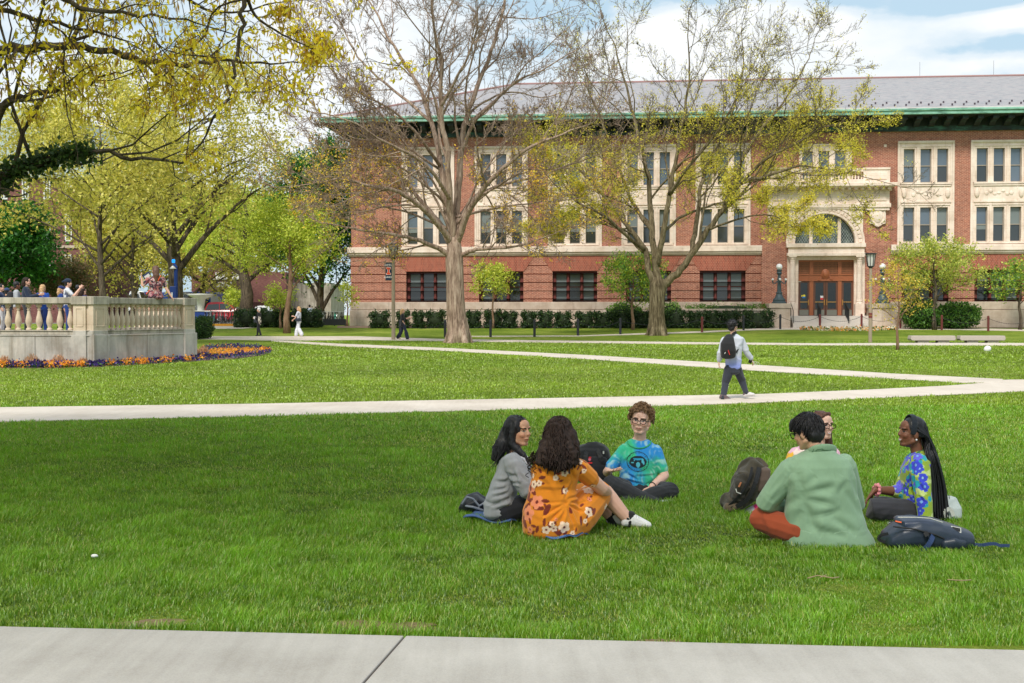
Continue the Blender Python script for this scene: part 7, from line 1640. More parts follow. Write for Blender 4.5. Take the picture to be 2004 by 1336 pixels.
for px, mi in ((633, 2), (639, 0), (645, 0), (651, 0), (656, 1), (662, 2), (669, 0)): bicycle(px, 96 + (k % 2), mi, R(74 + 11 * (k % 4)), ORD[k - 11] + ' bicycle from the left beside the big brick building, ' + ('teal' if mi == 1 else 'silver' if mi == 2 else 'black'), 'bicycles in the rack beside the brick building'); k += 1
D = 89.0; a, b = at(632, 625, D), at(677, 625, D); rt = empty('rack_fence', ((a.x + b.x) / 2, D, gz(D)), 0, 'low dark fence in front of the bicycles left of the brick building', 'fence'); zr = at(650, 624, D).z - gz(D); w_ = (b.x - a.x) / 2
mb = MB(); mb.box(-w_, w_, -.05, .05, zr - .45, zr); mb.build('rail', m_dk, rt)
for s_ in (-.95, 0, .95): mb = MB(); mb.box(s_ * w_ - .05, s_ * w_ + .05, -.04, .04, 0, zr - .45); mb.build('post', m_dk, rt)
a, b = at(413, 640, 88.5), at(459, 640, 88.5); mb = MB(); mb.box(a.x - 0, b.x, 88.0, 88.9, gz(88.5) - .1, gz(88.5) + .16); tag(mb.build('yellow_kerb', m_kerb), 'orange-yellow painted kerb below the bicycles', 'kerb')
D = 87.5; b = Vector((at(460.5, 640, D).x, D, gz(D))); mb = MB(); mb.lathe([(.07, 0), (.06, at(460, 612, D).z - b.z), (.02, at(460, 610, D).z - b.z)], sides=8); o = mb.build('bollard', m_dk); o.location = b; tag(o, 'tall dark post at the right end of the yellow kerb', 'post')

# ================================================================== distant buildings
m_brk2, t = newmat('old_dark_brick'); oc = t.n('TexCoord').outputs['Object']; n = t.noise(oc, .6, 6, .7); n2 = t.noise(t.vmath('MULTIPLY', oc, (4, 4, 12)), 1.0, 1)
finish(t, t.ramp(t.math('ADD', t.math('MULTIPLY', n, .5), t.math('MULTIPLY', n2, .5)), [(.35, srgb(98, 66, 64)), (.5, srgb(122, 84, 80)), (.65, srgb(142, 102, 96))]), .9, spec=.2)
m_wht = plain('white_window_paint', srgb(224, 224, 222), .6); m_groof = plain('grey_green_roof', srgb(170, 182, 180), .7, .12, 2); m_fb = plain('brown_fascia', srgb(98, 76, 72), .8)
D = 118.0; q = lambda px, py: at(px, py, D); x0, x1 = q(-420, 600).x, q(172, 600).x; rt = empty('brick_hall', ((x0 + x1) / 2, D, gz(D)), 0, 'old brick hall with white windows and grey gable roof behind the leftmost trees', 'building'); zq = lambda py: q(0, py).z - rt.location.z; hw = (x1 - x0) / 2; cx0 = rt.location.x
mb = MB(); mb.box(-hw, hw, 0, 16, 0, zq(345)); mb.build('wall', m_brk2, rt)
gx = q(55, 300).x - cx0; mb = MB(); mb.prism([(-hw - .5, zq(345)), (hw + .5, zq(345)), (gx + 3, zq(212)), (gx - 14, zq(205)), (-hw - .5, zq(205))], .6, 16); mb.build('roof', m_groof, rt)
mb = MB(); mb.box(-hw, hw + .1, -.15, 0, zq(485), zq(480)); mb.build('string_course', m_plin, rt); mb = MB(); mb.box(-hw - .3, hw + .4, -.4, .5, zq(348), zq(342)); mb.build('cornice', m_groof, rt)
for row, (y0, y1) in enumerate(((348, 390), (418, 472), (498, 530))):
    for px in (-200, -160, -120, -80, -40, 8, 50, 92, 134):
        a, b = (px - 6.5 - (-0)), px + 7; xa, xb = q(a, y0).x - cx0, q(b, y0).x - cx0; za_, zb3 = zq(y1), zq(y0); mb = MB(); w_ = .12
        for e0, e1 in ((xa, xa + w_), (xb - w_, xb), ((xa + xb) / 2 - .05, (xa + xb) / 2 + .05)): mb.box(e0, e1, -.12, .0, za_, zb3)
        for e0, e1 in ((za_, za_ + w_), (zb3 - w_, zb3), ((za_ + zb3) / 2 - .06, (za_ + zb3) / 2 + .06)): mb.box(xa + w_, xb - w_, -.115, .0, e0, e1)
        fr_ = mb.build('window', m_wht, rt); mb = MB(); mb.quad((xa, -.03, za_), (xb, -.03, za_), (xb, -.03, zb3), (xa, -.03, zb3)); mb.build('pane', m_pane, fr_)
D = 136.0; q = lambda px, py: at(px, py, D); x0, x1 = q(375, 600).x, q(560, 600).x; rt = empty('low_brick_shop', ((x0 + x1) / 2, D, gz(D)), 0, 'low brick shop with brown fascia and white sign beyond the street', 'building'); zq = lambda py: q(450, py).z - rt.location.z; hw = (x1 - x0) / 2; cx0 = rt.location.x; xq = lambda px: q(px, 600).x - cx0
mb = MB(); mb.box(-hw, hw, 0, 12, 0, zq(532)); mb.build('wall', m_brk2, rt); mb = MB(); mb.prism([(xq(405), zq(532)), (xq(505), zq(532)), (xq(490), zq(500)), (xq(420), zq(506))], .4, 8); mb.build('roof', m_fb, rt)
mb = MB(); mb.box(xq(414), xq(480), -.6, 0, zq(568), zq(547)); mb.build('fascia', m_fb, rt); mb = MB(); mb.box(xq(414), xq(480), -.7, 0, zq(547.5), zq(546)); mb.build('fascia_trim', m_lglass, rt)
mb = MB(); mb.box(xq(427), xq(456), -.70, -.605, zq(562), zq(552)); mb.build('sign', m_wht, rt)
mb = MB(); mb.box(xq(422), xq(446), -.1, .02, zq(545), zq(533)); mb.box(xq(455), xq(468), -.1, .02, zq(545), zq(533)); w_ = mb.build('window', m_wht, rt)
mb = MB(); mb.box(xq(418), xq(478), -.12, .0, zq(612), zq(571)); mb.build('shop_window', m_pane, rt)
mb = MB(); mb.box(xq(480), xq(560), -6, -5.7, 0, zq(592)); mb.build('garden_wall', m_brk2, rt); 
mb = MB(); mb.box(xq(505), xq(640), 3, 14, 0, zq(552)); mb.build('rear_wing', m_cap, rt)

# ================================================================== bags
def fusebag(root, name, secs_, col, amp=.006, vox=.006, freq=30, mat=None, seed=3, extra=None, power=3.0):
    mb = MB(); ell_loft(mb, secs_, 24, power)
    if extra: extra(mb)
    return put(name, fuse(mb, vox, 3), mat or m_cloth, root, col, amp, freq, seed)
def strap(root, name, pts, w_, mat, th=.004, nrm=Y3):
    mb = MB(); P = [Vector(p) - root.location for p in pts]
    for i in range(len(P) - 1):
        a, b = P[i], P[i + 1]; d = (b - a).normalized(); s_ = d.cross(nrm); s_ = s_.normalized() * w_ / 2 if s_.length > .1 else X3 * w_ / 2; n_ = s_.cross(d).normalized() * th / 2; n = len(mb.v)
        mb.v += [tuple(v) for v in (a - s_ - n_, a + s_ - n_, b + s_ - n_, b - s_ - n_, a - s_ + n_, a + s_ + n_, b + s_ + n_, b - s_ + n_)]; mb.f += [tuple(n + k for k in q) for q in ((0, 3, 2, 1), (4, 5, 6, 7), (0, 1, 5, 4), (1, 2, 6, 5), (2, 3, 7, 6), (3, 0, 4, 7))]
    return mb.build(name, mat, root)
def smooth_pts(pts, n=4):
    P = [Vector(p) for p in pts]; out = []
    for i in range(len(P) - 1):
        a, b, c, d = P[max(i - 1, 0)], P[i], P[i + 1], P[min(i + 2, len(P) - 1)]
        for k in range(n): t_ = k / n; out.append(.5 * ((2 * b) + (c - a) * t_ + (2 * a - 5 * b + 4 * c - d) * t_ ** 2 + (3 * b - a - 3 * c + d) * t_ ** 3))
    return out + [P[-1]]
m_web = plain('webbing_black', srgb(24, 25, 28), .7)
# black backpack between the orange dress and the tie-dye man
D = 11.5; a_ = lambda px, py, dd=0.0: at(px, py, D + dd); rt = empty('backpack', a_(1160, 942) * 1.0, 0, 'black backpack with red and pink marks standing between orange dress and tie-dye shirt', 'backpack'); rt.location.z = gz(D)
s_ = FPX / D; fusebag(rt, 'body', [(a_(1163, 938), 33 / s_, .12, X3, Y3), (a_(1162, 915), 34 / s_, .13, X3, Y3), (a_(1161, 893), 33 / s_, .12, X3, Y3), (a_(1159, 880), 31 / s_, .10, X3, Y3), (a_(1158, 875), 26 / s_, .07, X3, Y3)], srgb(26, 27, 31), .012, power=4.5)
fusebag(rt, 'front_pocket', [(a_(1172, 934, -.12), 24 / s_, .05, X3, Y3), (a_(1170, 912, -.12), 24 / s_, .05, X3, Y3), (a_(1166, 896, -.11), 20 / s_, .03, X3, Y3)], srgb(30, 31, 36), .006)
strap(rt, 'handle', smooth_pts([a_(1147, 877, -.03), a_(1147, 869, -.03), a_(1153, 866.5, -.03), a_(1159, 867, -.03), a_(1161, 870, -.03), a_(1160, 878, -.03)]), .016, m_web, .008)
strap(rt, 'shoulder_strap', smooth_pts([a_(1150, 878, -.08), a_(1146, 895, -.15), a_(1150, 925, -.17)]), .04, m_web, .01); strap(rt, 'shoulder_strap', smooth_pts([a_(1168, 878, -.08), a_(1176, 895, -.16), a_(1186, 925, -.14)]), .04, m_web, .01)
mb = MB(); c_ = a_(1154, 899, -.185) - rt.location; mb.sphere(c_, .013, 10, 6, (1, .4, 1.2)); mb.build('badge', plain('pink_badge', srgb(226, 110, 130), .6), rt)
for py, w_ in ((895, .012), (905.5, .022)): mb = MB(); c_ = a_(1154.5, py, -.185) - rt.location; mb.box(c_.x - w_, c_.x + w_, c_.y - .004, c_.y, c_.z - .007, c_.z + .007); mb.build('red_mark', plain('red_print', srgb(200, 36, 44), .6), rt)
for px, py in ((1181, 885),): mb = MB(); c_ = a_(px, py, -.13) - rt.location; mb.box(c_.x - .006, c_.x + .006, c_.y - .01, c_.y, c_.z - .012, c_.z + .012); mb.build('tag', m_lglass, rt)
# olive backpack
D = G(1460, 1002).y; s_ = FPX / D; a_ = lambda px, py, dd=0.0: at(px, py, D + dd); rt = empty('backpack', a_(1455, 998), 0, 'dark olive backpack with thick handle loop leaning beside the pink-heeled shoe', 'backpack'); rt.location.z = gz(D)
ax = (a_(1488, 905) - a_(1432, 990)).normalized(); sx_ = Vector((ax.z, 0, -ax.x)).normalized()
OL = srgb(70, 64, 52)
fusebag(rt, 'body', [(a_(1430, 992), 17 / s_, .12, sx_, Y3), (a_(1446, 975), 22 / s_, .14, sx_, Y3), (a_(1460, 952), 26 / s_, .15, sx_, Y3), (a_(1472, 930), 26 / s_, .14, sx_, Y3), (a_(1482, 912), 19 / s_, .10, sx_, Y3)], OL, .024, freq=38, seed=8, power=3.6)
fusebag(rt, 'front_pocket', [(a_(1441, 975, -.10), 12 / s_, .07, sx_, Y3), (a_(1451, 952, -.12), 14 / s_, .07, sx_, Y3), (a_(1459, 934, -.11), 10 / s_, .05, sx_, Y3)], srgb(54, 50, 42), .018, freq=45, seed=9)
fusebag(rt, 'bottom_pouch', [(a_(1420, 993, -.04), 8 / s_, .08, Z3, Y3), (a_(1434, 990, -.08), 9 / s_, .09, Z3, Y3), (a_(1450, 987, -.08), 6 / s_, .07, Z3, Y3)], srgb(96, 82, 64), .012, seed=19)
fusebag(rt, 'side_panel', [(a_(1484, 958, -.10), 12 / s_, .05, X3, Y3), (a_(1492, 938, -.10), 14 / s_, .06, X3, Y3), (a_(1496, 920, -.09), 11 / s_, .05, X3, Y3)], srgb(96, 80, 70), .012, seed=10)
strap(rt, 'edge_strap', smooth_pts([a_(1472, 914, -.16), a_(1466, 938, -.19), a_(1448, 968, -.185), a_(1426, 990, -.12)]), .02, m_web, .01)
strap(rt, 'handle', smooth_pts([a_(1468, 912, -.02), a_(1474, 903, -.03), a_(1482, 899, -.03), a_(1489, 901, -.03), a_(1498, 910, -.03), a_(1501, 914, -.03)]), .035, plain('olive_webbing', srgb(104, 92, 80), .8), .012)
strap(rt, 'shoulder_strap', smooth_pts([a_(1486, 915, -.14), a_(1478, 945, -.20), a_(1462, 978, -.19), a_(1432, 995, -.14)]), .035, m_web, .014)
mb = MB(); c_ = a_(1448, 948, -.20) - rt.location; mb.rbox(c_, .006, .004, .022, Matrix.Rotation(.45, 3, 'Y')); mb.build('leather_tab', plain('tan_leather', srgb(190, 120, 80), .6), rt)
mb = MB(); mb.tube([a_(1440, 956, -.2) - rt.location, a_(1442, 963, -.21) - rt.location, a_(1450, 966, -.21) - rt.location], .005, 5); mb.build('cord', m_lglass, rt)
# navy backpack lying in front
D = G(1815, 1068).y; s_ = FPX / D; a_ = lambda px, py, dd=0.0: at(px, py, D + dd); rt = empty('backpack', a_(1815, 1066), 0, 'large dark navy backpack lying flat in the grass in front of the braided woman', 'backpack'); rt.location.z = gz(D)
NV = srgb(44, 54, 70)
fusebag(rt, 'body', [(a_(1735, 1054), 14 / s_, .13, Z3, Y3), (a_(1755, 1046), 24 / s_, .16, Z3, Y3), (a_(1790, 1041), 31 / s_, .17, Z3, Y3), (a_(1830, 1044), 30 / s_, .17, Z3, Y3), (a_(1865, 1051), 25 / s_, .16, Z3, Y3), (a_(1892, 1055), 20 / s_, .14, Z3, Y3)], NV, .009, mat=m_leath, seed=5)
fusebag(rt, 'top_pocket', [(a_(1760, 1022), 10 / s_, .13, Z3, Y3), (a_(1790, 1021), 12 / s_, .14, Z3, Y3), (a_(1825, 1028), 12 / s_, .14, Z3, Y3), (a_(1850, 1036), 9 / s_, .12, Z3, Y3)], srgb(50, 60, 80), .007, mat=m_leath, seed=6)
fusebag(rt, 'side_pocket', [(a_(1845, 1064, -.15), 9 / s_, .04, Z3, Y3), (a_(1865, 1062, -.16), 11 / s_, .05, Z3, Y3), (a_(1886, 1064, -.13), 9 / s_, .04, Z3, Y3)], srgb(36, 46, 60), .006, mat=m_leath, seed=7)
mb = MB(); P = [a_(px, py, dd) - rt.location for px, py, dd in ((1757, 1012, -.13), (1790, 1012, -.15), (1820, 1014, -.15), (1845, 1022, -.14))]; mb.tube(P, .004, 5); mb.build('piping', m_lglass, rt)
mb = MB(); P = [a_(px, py, dd) - rt.location for px, py, dd in ((1748, 1030, -.155), (1790, 1035, -.178), (1830, 1046, -.178), (1848, 1054, -.17))]; mb.tube(P, .006, 5); mb.build('zip', m_web, rt)
Rm = Matrix.Rotation(R(12), 3, 'Y') @ Matrix.Rotation(R(-35), 3, 'X')
mb = MB(); c_ = a_(1871, 1036, -.13) - rt.location; mb.rbox(c_, .036, .003, .020, Rm); lp = mb.build('label_patch', m_lglass, rt); mb = MB(); mb.rbox(c_ + Rm @ Vector((0, -.004, 0)), .028, .003, .013, Rm); mb.build('label_centre', m_web, lp)
mb = MB(); c_ = a_(1758, 1021, -.14) - rt.location; mb.rbox(c_, .022, .003, .005, Rm); mb.build('orange_tab', plain('orange_tab', srgb(226, 100, 50), .6), rt)
strap(rt, 'shoulder_strap', smooth_pts([a_(1826, 1048, -.18), a_(1822, 1058, -.22), a_(1812, 1072, -.22), a_(1796, 1081, -.20)]), .035, plain('navy_webbing', srgb(40, 62, 104), .7), .006)
strap(rt, 'buckle', [a_(1810, 1041, -.19), a_(1815, 1049, -.20)], .03, m_web, .012); strap(rt, 'haul_loop', smooth_pts([a_(1738, 1044, -.1), a_(1722, 1048, -.1), a_(1720, 1056, -.1), a_(1732, 1060, -.1)]), .02, m_web, .01)
P = smooth_pts([a_(1898, 1063, -.1), a_(1915, 1068, -.12), a_(1930, 1065, -.14), a_(1948, 1064, -.14), a_(1962, 1070, -.15), a_(1976, 1070, -.15)]); P = [Vector((p.x, p.y, max(p.z, gz(D) + .03))) for p in P]; strap(rt, 'loose_strap', P, .022, bpy.data.materials['navy_webbing'], .005)
# pale tote behind the braids
D = G(1866, 1018).y; s_ = FPX / D; a_ = lambda px, py, dd=0.0: at(px, py, D + dd); rt = empty('tote_bag', a_(1862, 1015), 0, 'pale grey-green cloth bag on the grass behind the long braids', 'bag'); rt.location.z = gz(D)
fusebag(rt, 'body', [(a_(1858, 1010), 22 / s_, .10, X3, Y3), (a_(1860, 992), 20 / s_, .09, X3, Y3), (a_(1858, 977), 15 / s_, .06, X3, Y3)], srgb(176, 186, 184), .008, seed=13, power=2.6)
strap(rt, 'handle', smooth_pts([a_(1852, 1012, -.12), a_(1850, 1000, -.13), a_(1860, 996, -.12), a_(1866, 1010, -.12)]), .03, m_lglass, .006)
# dark slouched bag and brown jacket left
D = G(930, 1006).y; s_ = FPX / D; a_ = lambda px, py, dd=0.0: at(px, py, D + dd); rt = empty('slouched_bag', a_(928, 1000), 0, 'crumpled black and grey bag lying open beside the grey sweater', 'bag'); rt.location.z = gz(D)
fusebag(rt, 'body', [(a_(904, 994), 9 / s_, .09, Z3, Y3), (a_(916, 986), 15 / s_, .12, Z3, Y3), (a_(934, 984), 18 / s_, .13, Z3, Y3), (a_(952, 990), 15 / s_, .12, Z3, Y3)], srgb(34, 36, 42), .022, mat=m_leath, freq=34, seed=15)
mb = MB(); limb(mb, [a_(905, 985, -.12), a_(914, 972, -.13), a_(926, 976, -.13), (a_(938, 990, -.14)), a_(950, 982, -.13)], [.010] * 5, 8); limb(mb, [a_(912, 990, -.13), a_(926, 992, -.15), a_(944, 998, -.14)], [.012] * 3, 8); put('grey_lining', fuse(mb, .005, 1), m_leath, rt, srgb(124, 130, 142), .004, 40, 3)
rt = empty('jacket', a_(942, 968, .1), 0, 'crumpled dark brown jacket on the grass behind the grey sweater', 'jacket'); fusebag(rt, 'folded_cloth', [(a_(930, 972, .1), 7 / s_, .08, Z3, Y3), (a_(942, 966, .1), 12 / s_, .10, Z3, Y3), (a_(956, 968, .1), 12 / s_, .10, Z3, Y3)], srgb(62, 50, 42), .018, freq=45, seed=17)
rt.location.z = gz(D)
# blue mats
def mat_(name, label, pts, D, col, th=.012, cat='mat'):
    P = [G(px, py) for px, py in pts]; c = sum(P, Vector()) / len(P); N_ = 14; mb = MB(); c.z = gz(c.y)
    V = []; rows_ = 10
    A, B_, C_, D_ = P
    for i in range(N_ + 1):
        for j in range(rows_ + 1):
            u, v = i / N_, j / rows_; p = A.lerp(B_, u).lerp(D_.lerp(C_, u), v); V.append((p.x - c.x, p.y - c.y, .035 + .02 * math.sin(u * 7 + v * 3) * (1 - v * .4) + .012 * math.sin(v * 9 + 1)))
    n = len(V); V += [(x, y, z - th) for x, y, z in V]; F_ = []; m = rows_ + 1
    for i in range(N_):
        for j in range(rows_): a = i * m + j; F_.append((a, a + m, a + m + 1, a + 1)); F_.append((n + a, n + a + 1, n + a + m + 1, n + a + m))
    for i in range(N_):
        for j in (0, rows_): a = i * m + j; F_.append((a, n + a, n + a + m, a + m))
    for j in range(rows_):
        for i in (0, N_): a = i * m + j; F_.append((a, a + 1, n + a + 1, n + a))
    o = arr(name, V, F_, plain(name + '_cloth', col, .8, .15, 12, bump=.3), None, smooth=True); o.location = c; return tag(o, label, cat)
mat_('blue_cloth', 'blue cloth spread under the grey sweater woman with curled edge', [(906, 1022), (1000, 1031), (1034, 1020), (944, 1004)], 9.9, srgb(72, 98, 150))
mat_('blue_cushion', 'flat blue pad under the orange dress', [(1028, 1052), (1108, 1063), (1152, 1050), (1050, 1036)], 9.2, srgb(74, 108, 164))

# ================================================================== walking man
D = G(1436, 782).y; a_ = lambda px, py, dd=0.0: at(px, py, D + dd); gzD = gz(D)
root = person_root(D, 1436, 'man seen from behind walking right along the path in pale blue shirt and navy trousers')
T = [(1435, 718, 14.5, 0, .12), (1435, 705, 14.5, 0, .115), (1435, 690, 15.5, 0, .12), (1435, 675, 18, 0, .12), (1436, 662, 18, 0, .10), (1436, 656, 8, 0, .06)]
Hd = Head(a_(1434, 638.5, .0), (.75, .66, .0), (0, 0, 1), 1.04); nk = a_(1435, 658)
aR = shoulder_arm(a_(1451, 665, .03), a_(1461, 689, .05), a_(1471, 703, .10), (.052, .044, .036, .028)); aL = shoulder_arm(a_(1417, 665, -.03), a_(1410, 690, -.05), a_(1406.5, 706, .02), (.052, .044, .036, .028))
lL = leg(a_(1428, 720, -.02), a_(1420, 749, .04), a_(1415, 777, -.08), (.090, .065, .058, .045)); lR = leg(a_(1441, 720, .02), a_(1452, 744, .16), a_(1460, 768, .10), (.090, .065, .058, .045))
body(root, '', secs(D, T, gx=.86, gy=.85), Hd, nk, [aR, aL], [lL, lR], SK_L, vox=.007, hands=[((aR[0][-1], (.4, .3, -.8), (-.6, 0, -.3)), dict(curl=.8)), ((aL[0][-1], (.1, .1, -1), (.9, 0, 0)), dict(curl=.5, side=-1))])
mb = MB(); ell_loft(mb, secs(D, T, addx=.012, addy=.01)); limb(mb, *grow(cut(aR, .93), .018)); limb(mb, *grow(cut(aL, .93), .018)); V, N, F_ = fuse(mb, .007, 2); V = folds(V, N, .012, 30, 64)
zz = V[:, 2]; k_ = np.clip((at(1436, 700, D).z - zz) / .22 + .3, 0, 1)[:, None]; k_[np.abs(V[:, 0] - at(1435, 700, D).x) > .19] *= .15; col = np.array(srgb(186, 190, 202)) * (1 - k_) + np.array(srgb(128, 142, 206)) * k_; put('shirt', (V, N, F_), m_cloth, root, col)
mb = MB(); limb(mb, *grow(lL, .013)); limb(mb, *grow(lR, .013)); ell_loft(mb, secs(D, [(1434.5, 728, 13, 0, .11), (1434.5, 714, 14, 0, .115)])); put('trousers', fuse(mb, .008, 2), m_cloth, root, srgb(44, 48, 60), .010, 30, 66)
for an, toe, sole in ((Vector(lL[0][-1]), a_(1430, 784, -.10), 0), (Vector(lR[0][-1]), a_(1475, 766, .12), 1)):
    mb = MB()
    if not sole: an = Vector((an.x, an.y, gzD + .10)); toe = Vector((toe.x, toe.y, gzD + .075))
    foot(mb, an + Vector((0, 0, -.0)), toe, 1.15, fat=1.1); Vn = fuse(mb, .007, 1); c_ = np.tile(np.array(srgb(92, 76, 78)), (len(Vn[0]), 1)); c_[Vn[0][:, 2] < Vn[0][:, 2].min() + .035 + sole * (Vn[0][:, 0] - Vn[0][:, 0].min()) * .5] = srgb(204, 200, 200); put('shoe', Vn, m_cloth, root, c_)
mb = MB(); Hd.ell(mb, (0, -.022, .042), (.088, .100, .092)); Hd.ell(mb, (0, -.05, -.03), (.07, .055, .06)); V, N, F_ = fuse(mb, .008, 1); V += N * (.008 * snoise(V, 60, 3, 3))[:, None]; put('hair', (V, N, F_), m_hblk, root, (0, 0, 0))
mb = MB(); r = random.Random(5)
for i in range(160):
    s_ = scalp(Hd, r, -.04, front=.08, k=1.1); q0 = Hd.w(*s_); nrm = (q0 - Hd.w(0, -.012, .03)).normalized(); mb.tube([q0, q0 + nrm * .015 + Vector((r.gauss(0, .012), r.gauss(0, .012), .006)), q0 + nrm * .02 + Vector((r.gauss(0, .025), r.gauss(0, .02), .0))], [.004, .0035, .001], 3, cap=False)
hairput('hair_strands', mb, m_hblk, root)
# his backpack
rt = empty('backpack', a_(1425, 704, -.2), 0, 'black backpack with red zip worn by the walking man', 'backpack'); s_ = FPX / D
fusebag(rt, 'body', [(a_(1425, 698, -.20), 14 / s_, .09, X3, Y3), (a_(1425, 686, -.22), 15.5 / s_, .11, X3, Y3), (a_(1424, 672, -.21), 14 / s_, .10, X3, Y3), (a_(1426, 661, -.17), 10 / s_, .07, X3, Y3), (a_(1427, 655, -.13), 6 / s_, .04, X3, Y3)], srgb(24, 25, 28), .006, vox=.007)
strap(rt, 'shoulder_strap', smooth_pts([a_(1432, 656, -.12), a_(1437, 651.5, -.08), a_(1441, 651, .02)]), .05, m_web, .02); strap(rt, 'shoulder_strap', smooth_pts([a_(1441, 690, -.14), a_(1446, 681, -.10), a_(1451, 690, .05)]), .03, m_web, .015)
mb = MB(); mb.tube([a_(1425, 685, -.335) - rt.location, a_(1428, 694, -.335) - rt.location], .008, 5); mb.build('red_zip', plain('red_zip', srgb(210, 50, 50), .5), rt); mb = MB(); mb.tube([a_(1418, 692, -.32) - rt.location, a_(1420, 689, -.32) - rt.location], .007, 5); mb.build('white_mark', m_lglass, rt)
# phone and white cable in his hand
rt = empty('phone', a_(1469, 704, .08), 0, 'dark phone with trailing white cables held in the hand of the walking man', 'phone')
mb = MB(); mb.rbox((0, 0, 0), .035, .006, .07, Matrix.Rotation(.25, 3, 'Y')); mb.build('body', m_spec, rt, bevel=.004)
mb = MB(); w0 = a_(1472, 707, .06) - rt.location
for q_ in (((1475, 709), (1476, 715)), ((1480, 708), (1482, 717)), ((1484, 709), (1489, 717)), ((1478, 711), (1479, 716))): mb.tube(smooth_pts([w0, a_(*q_[0], .03) - rt.location, a_(*q_[1], 0) - rt.location]), .004, 4)
mb.build('cable', m_lglass, rt)

# ================================================================== far people
def figure(px, py_foot, py_head, D, fwd_deg, label, top, bottom, hair_m, skin, group=None, z0=None, sleeve=.9, stride=.0, arms=None, longhair=0.0, wide=1.0, hipw=1.0, flare=0.0, topcol=None, cap_m=None, seat=False, hemz=.92, extras=None, shoe=(.03, .03, .035)):
    base = at(px, py_foot, D); zb_ = gz(D) + .015 if z0 is None else z0; H = at(px, py_head, D).z - zb_; k = H / 1.75
    rt = empty('person', (base.x, D, zb_), 0, label, 'person', group); f = Vector((math.sin(R(fwd_deg)), math.cos(R(fwd_deg)), 0)); s_ = Vector((f.y, -f.x, 0)); o = rt.location
    P = lambda x, y, z: o + (s_ * x + f * y + Z3 * z) * k
    if seat: P = lambda x, y, z: o + (s_ * x + f * y + Z3 * (z - .87)) * (at(px, py_head, D).z - zb_) / .9
    if seat: k = (at(px, py_head, D).z - zb_) / .9
    Hd = Head(P(0, .02, 1.62), f, Z3, 1.08 * k)
    sec = lambda g_=0: [(P(0, 0, .90), (.165 * hipw + g_) * k, (.115 + g_) * k, s_, f), (P(0, 0, 1.05), (.135 * wide + g_) * k, (.10 + g_) * k, s_, f), (P(0, 0, 1.22), (.155 * wide + g_) * k, (.115 + g_) * k, s_, f), (P(0, -.01, 1.38), (.165 * wide + g_) * k, (.10 + g_) * k, s_, f), (P(0, -.01, 1.45), (.10 + g_) * k, (.06 + g_) * k, s_, f)]
    arms = arms or [((.19, 0, 1.40), (.23, -.02, 1.12), (.22, .10, .90)), ((-.19, 0, 1.40), (-.23, -.02, 1.12), (-.22, .10, .90))]
    A = [shoulder_arm(*[P(*q) for q in a], r=tuple(x * k for x in (.048, .040, .034, .026))) for a in arms]
    if seat: Lg = [leg(P(.09, 0, .92), P(.10, .42, .95), P(.10, .45, .55)), leg(P(-.09, 0, .92), P(-.10, .42, .95), P(-.10, .45, .55))]
    else: Lg = [leg(P(.09, 0, .90), P(.09, stride * .5 + .04, .50), P(.09, stride, .09 + max(0, -stride) * .25), r=tuple(x * k for x in (.085, .06, .055, .04))), leg(P(-.09, 0, .90), P(-.09, -stride * .3 + .04, .50), P(-.09, -stride, .09 + max(0, stride) * .2), r=tuple(x * k for x in (.085, .06, .055, .04)))]
    vx = .011
    body(rt, '', [(c, a * .88, b * .86, x, y) for c, a, b, x, y in sec()], Hd, P(0, -.01, 1.46), A, Lg, skin, vox=vx, neckr=.05, hands=[((a[0][-1], (a[0][-1] - a[0][-2]), s_ * (-1 if i == 0 else 1)), dict(curl=.5, k=k)) for i, a in enumerate(A)])
    mb = MB(); sc = sec(.012)
    if hemz < .9: sc = [(P(0, 0, hemz), (.19 * hipw) * k, .14 * k, s_, f)] + sc
    ell_loft(mb, sc)
    for a in A: limb(mb, *grow(cut(a, sleeve), .018 * k))
    V, N, F_ = fuse(mb, vx, 2); V = folds(V, N, .012, 24, int(px)); put('top', (V, N, F_), m_cloth, rt, topcol(V) if topcol else top)
    if bottom:
        mb = MB()
        for a in Lg:
            r2 = [x + .016 for x in a[1]]; r2[-1] += flare; r2[-2] += flare * .7; limb(mb, a[0], r2)
        ell_loft(mb, [(P(0, 0, .84), .16 * hipw * k, .12 * k, s_, f), (P(0, 0, .96), .15 * hipw * k, .11 * k, s_, f)]); put('trousers', fuse(mb, vx, 2), m_cloth, rt, bottom, .010, 22, 5)
    for a in ([] if seat else Lg):
        mb = MB(); foot(mb, a[0][-1], a[0][-1] + f * .15 * k - Z3 * .03, 1.1 * k, fat=1.05); put('shoe', fuse(mb, .010, 1), m_cloth, rt, shoe)
    mb = MB(); Hd.ell(mb, (0, -.022, .042), (.088, .102, .094)); Hd.ell(mb, (0, -.05, -.03), (.07, .055, .06))
    if longhair: limb(mb, [Hd.w(0, -.06, .01), Hd.w(0, -.085, -.12), Hd.w(0, -.09, -.12 - longhair)], [.09 * k, .085 * k, .04 * k])
    V, N, F_ = fuse(mb, vx, 1); V += N * (.006 * snoise(V, 60, 3, 3))[:, None]; put('hair', (V, N, F_), hair_m, rt, (0, 0, 0))
    if cap_m:
        mb = MB(); Hd.ell(mb, (0, -.015, .065), (.094, .108, .082)); limb(mb, [Hd.w(0, cap_m[1] * .10, .055), Hd.w(0, cap_m[1] * .16, .045)], [.05, .03]); put('cap', fuse(mb, vx, 1), m_cloth, rt, cap_m[0])
    if extras: extras(rt, P, Hd, k)
    return rt
BLK = srgb(26, 27, 32)
fold_arm = [((.19, 0, 1.40), (.22, .05, 1.14), (.12, .34, 1.20)), ((-.19, 0, 1.40), (-.22, .05, 1.12), (-.20, .12, .90))]
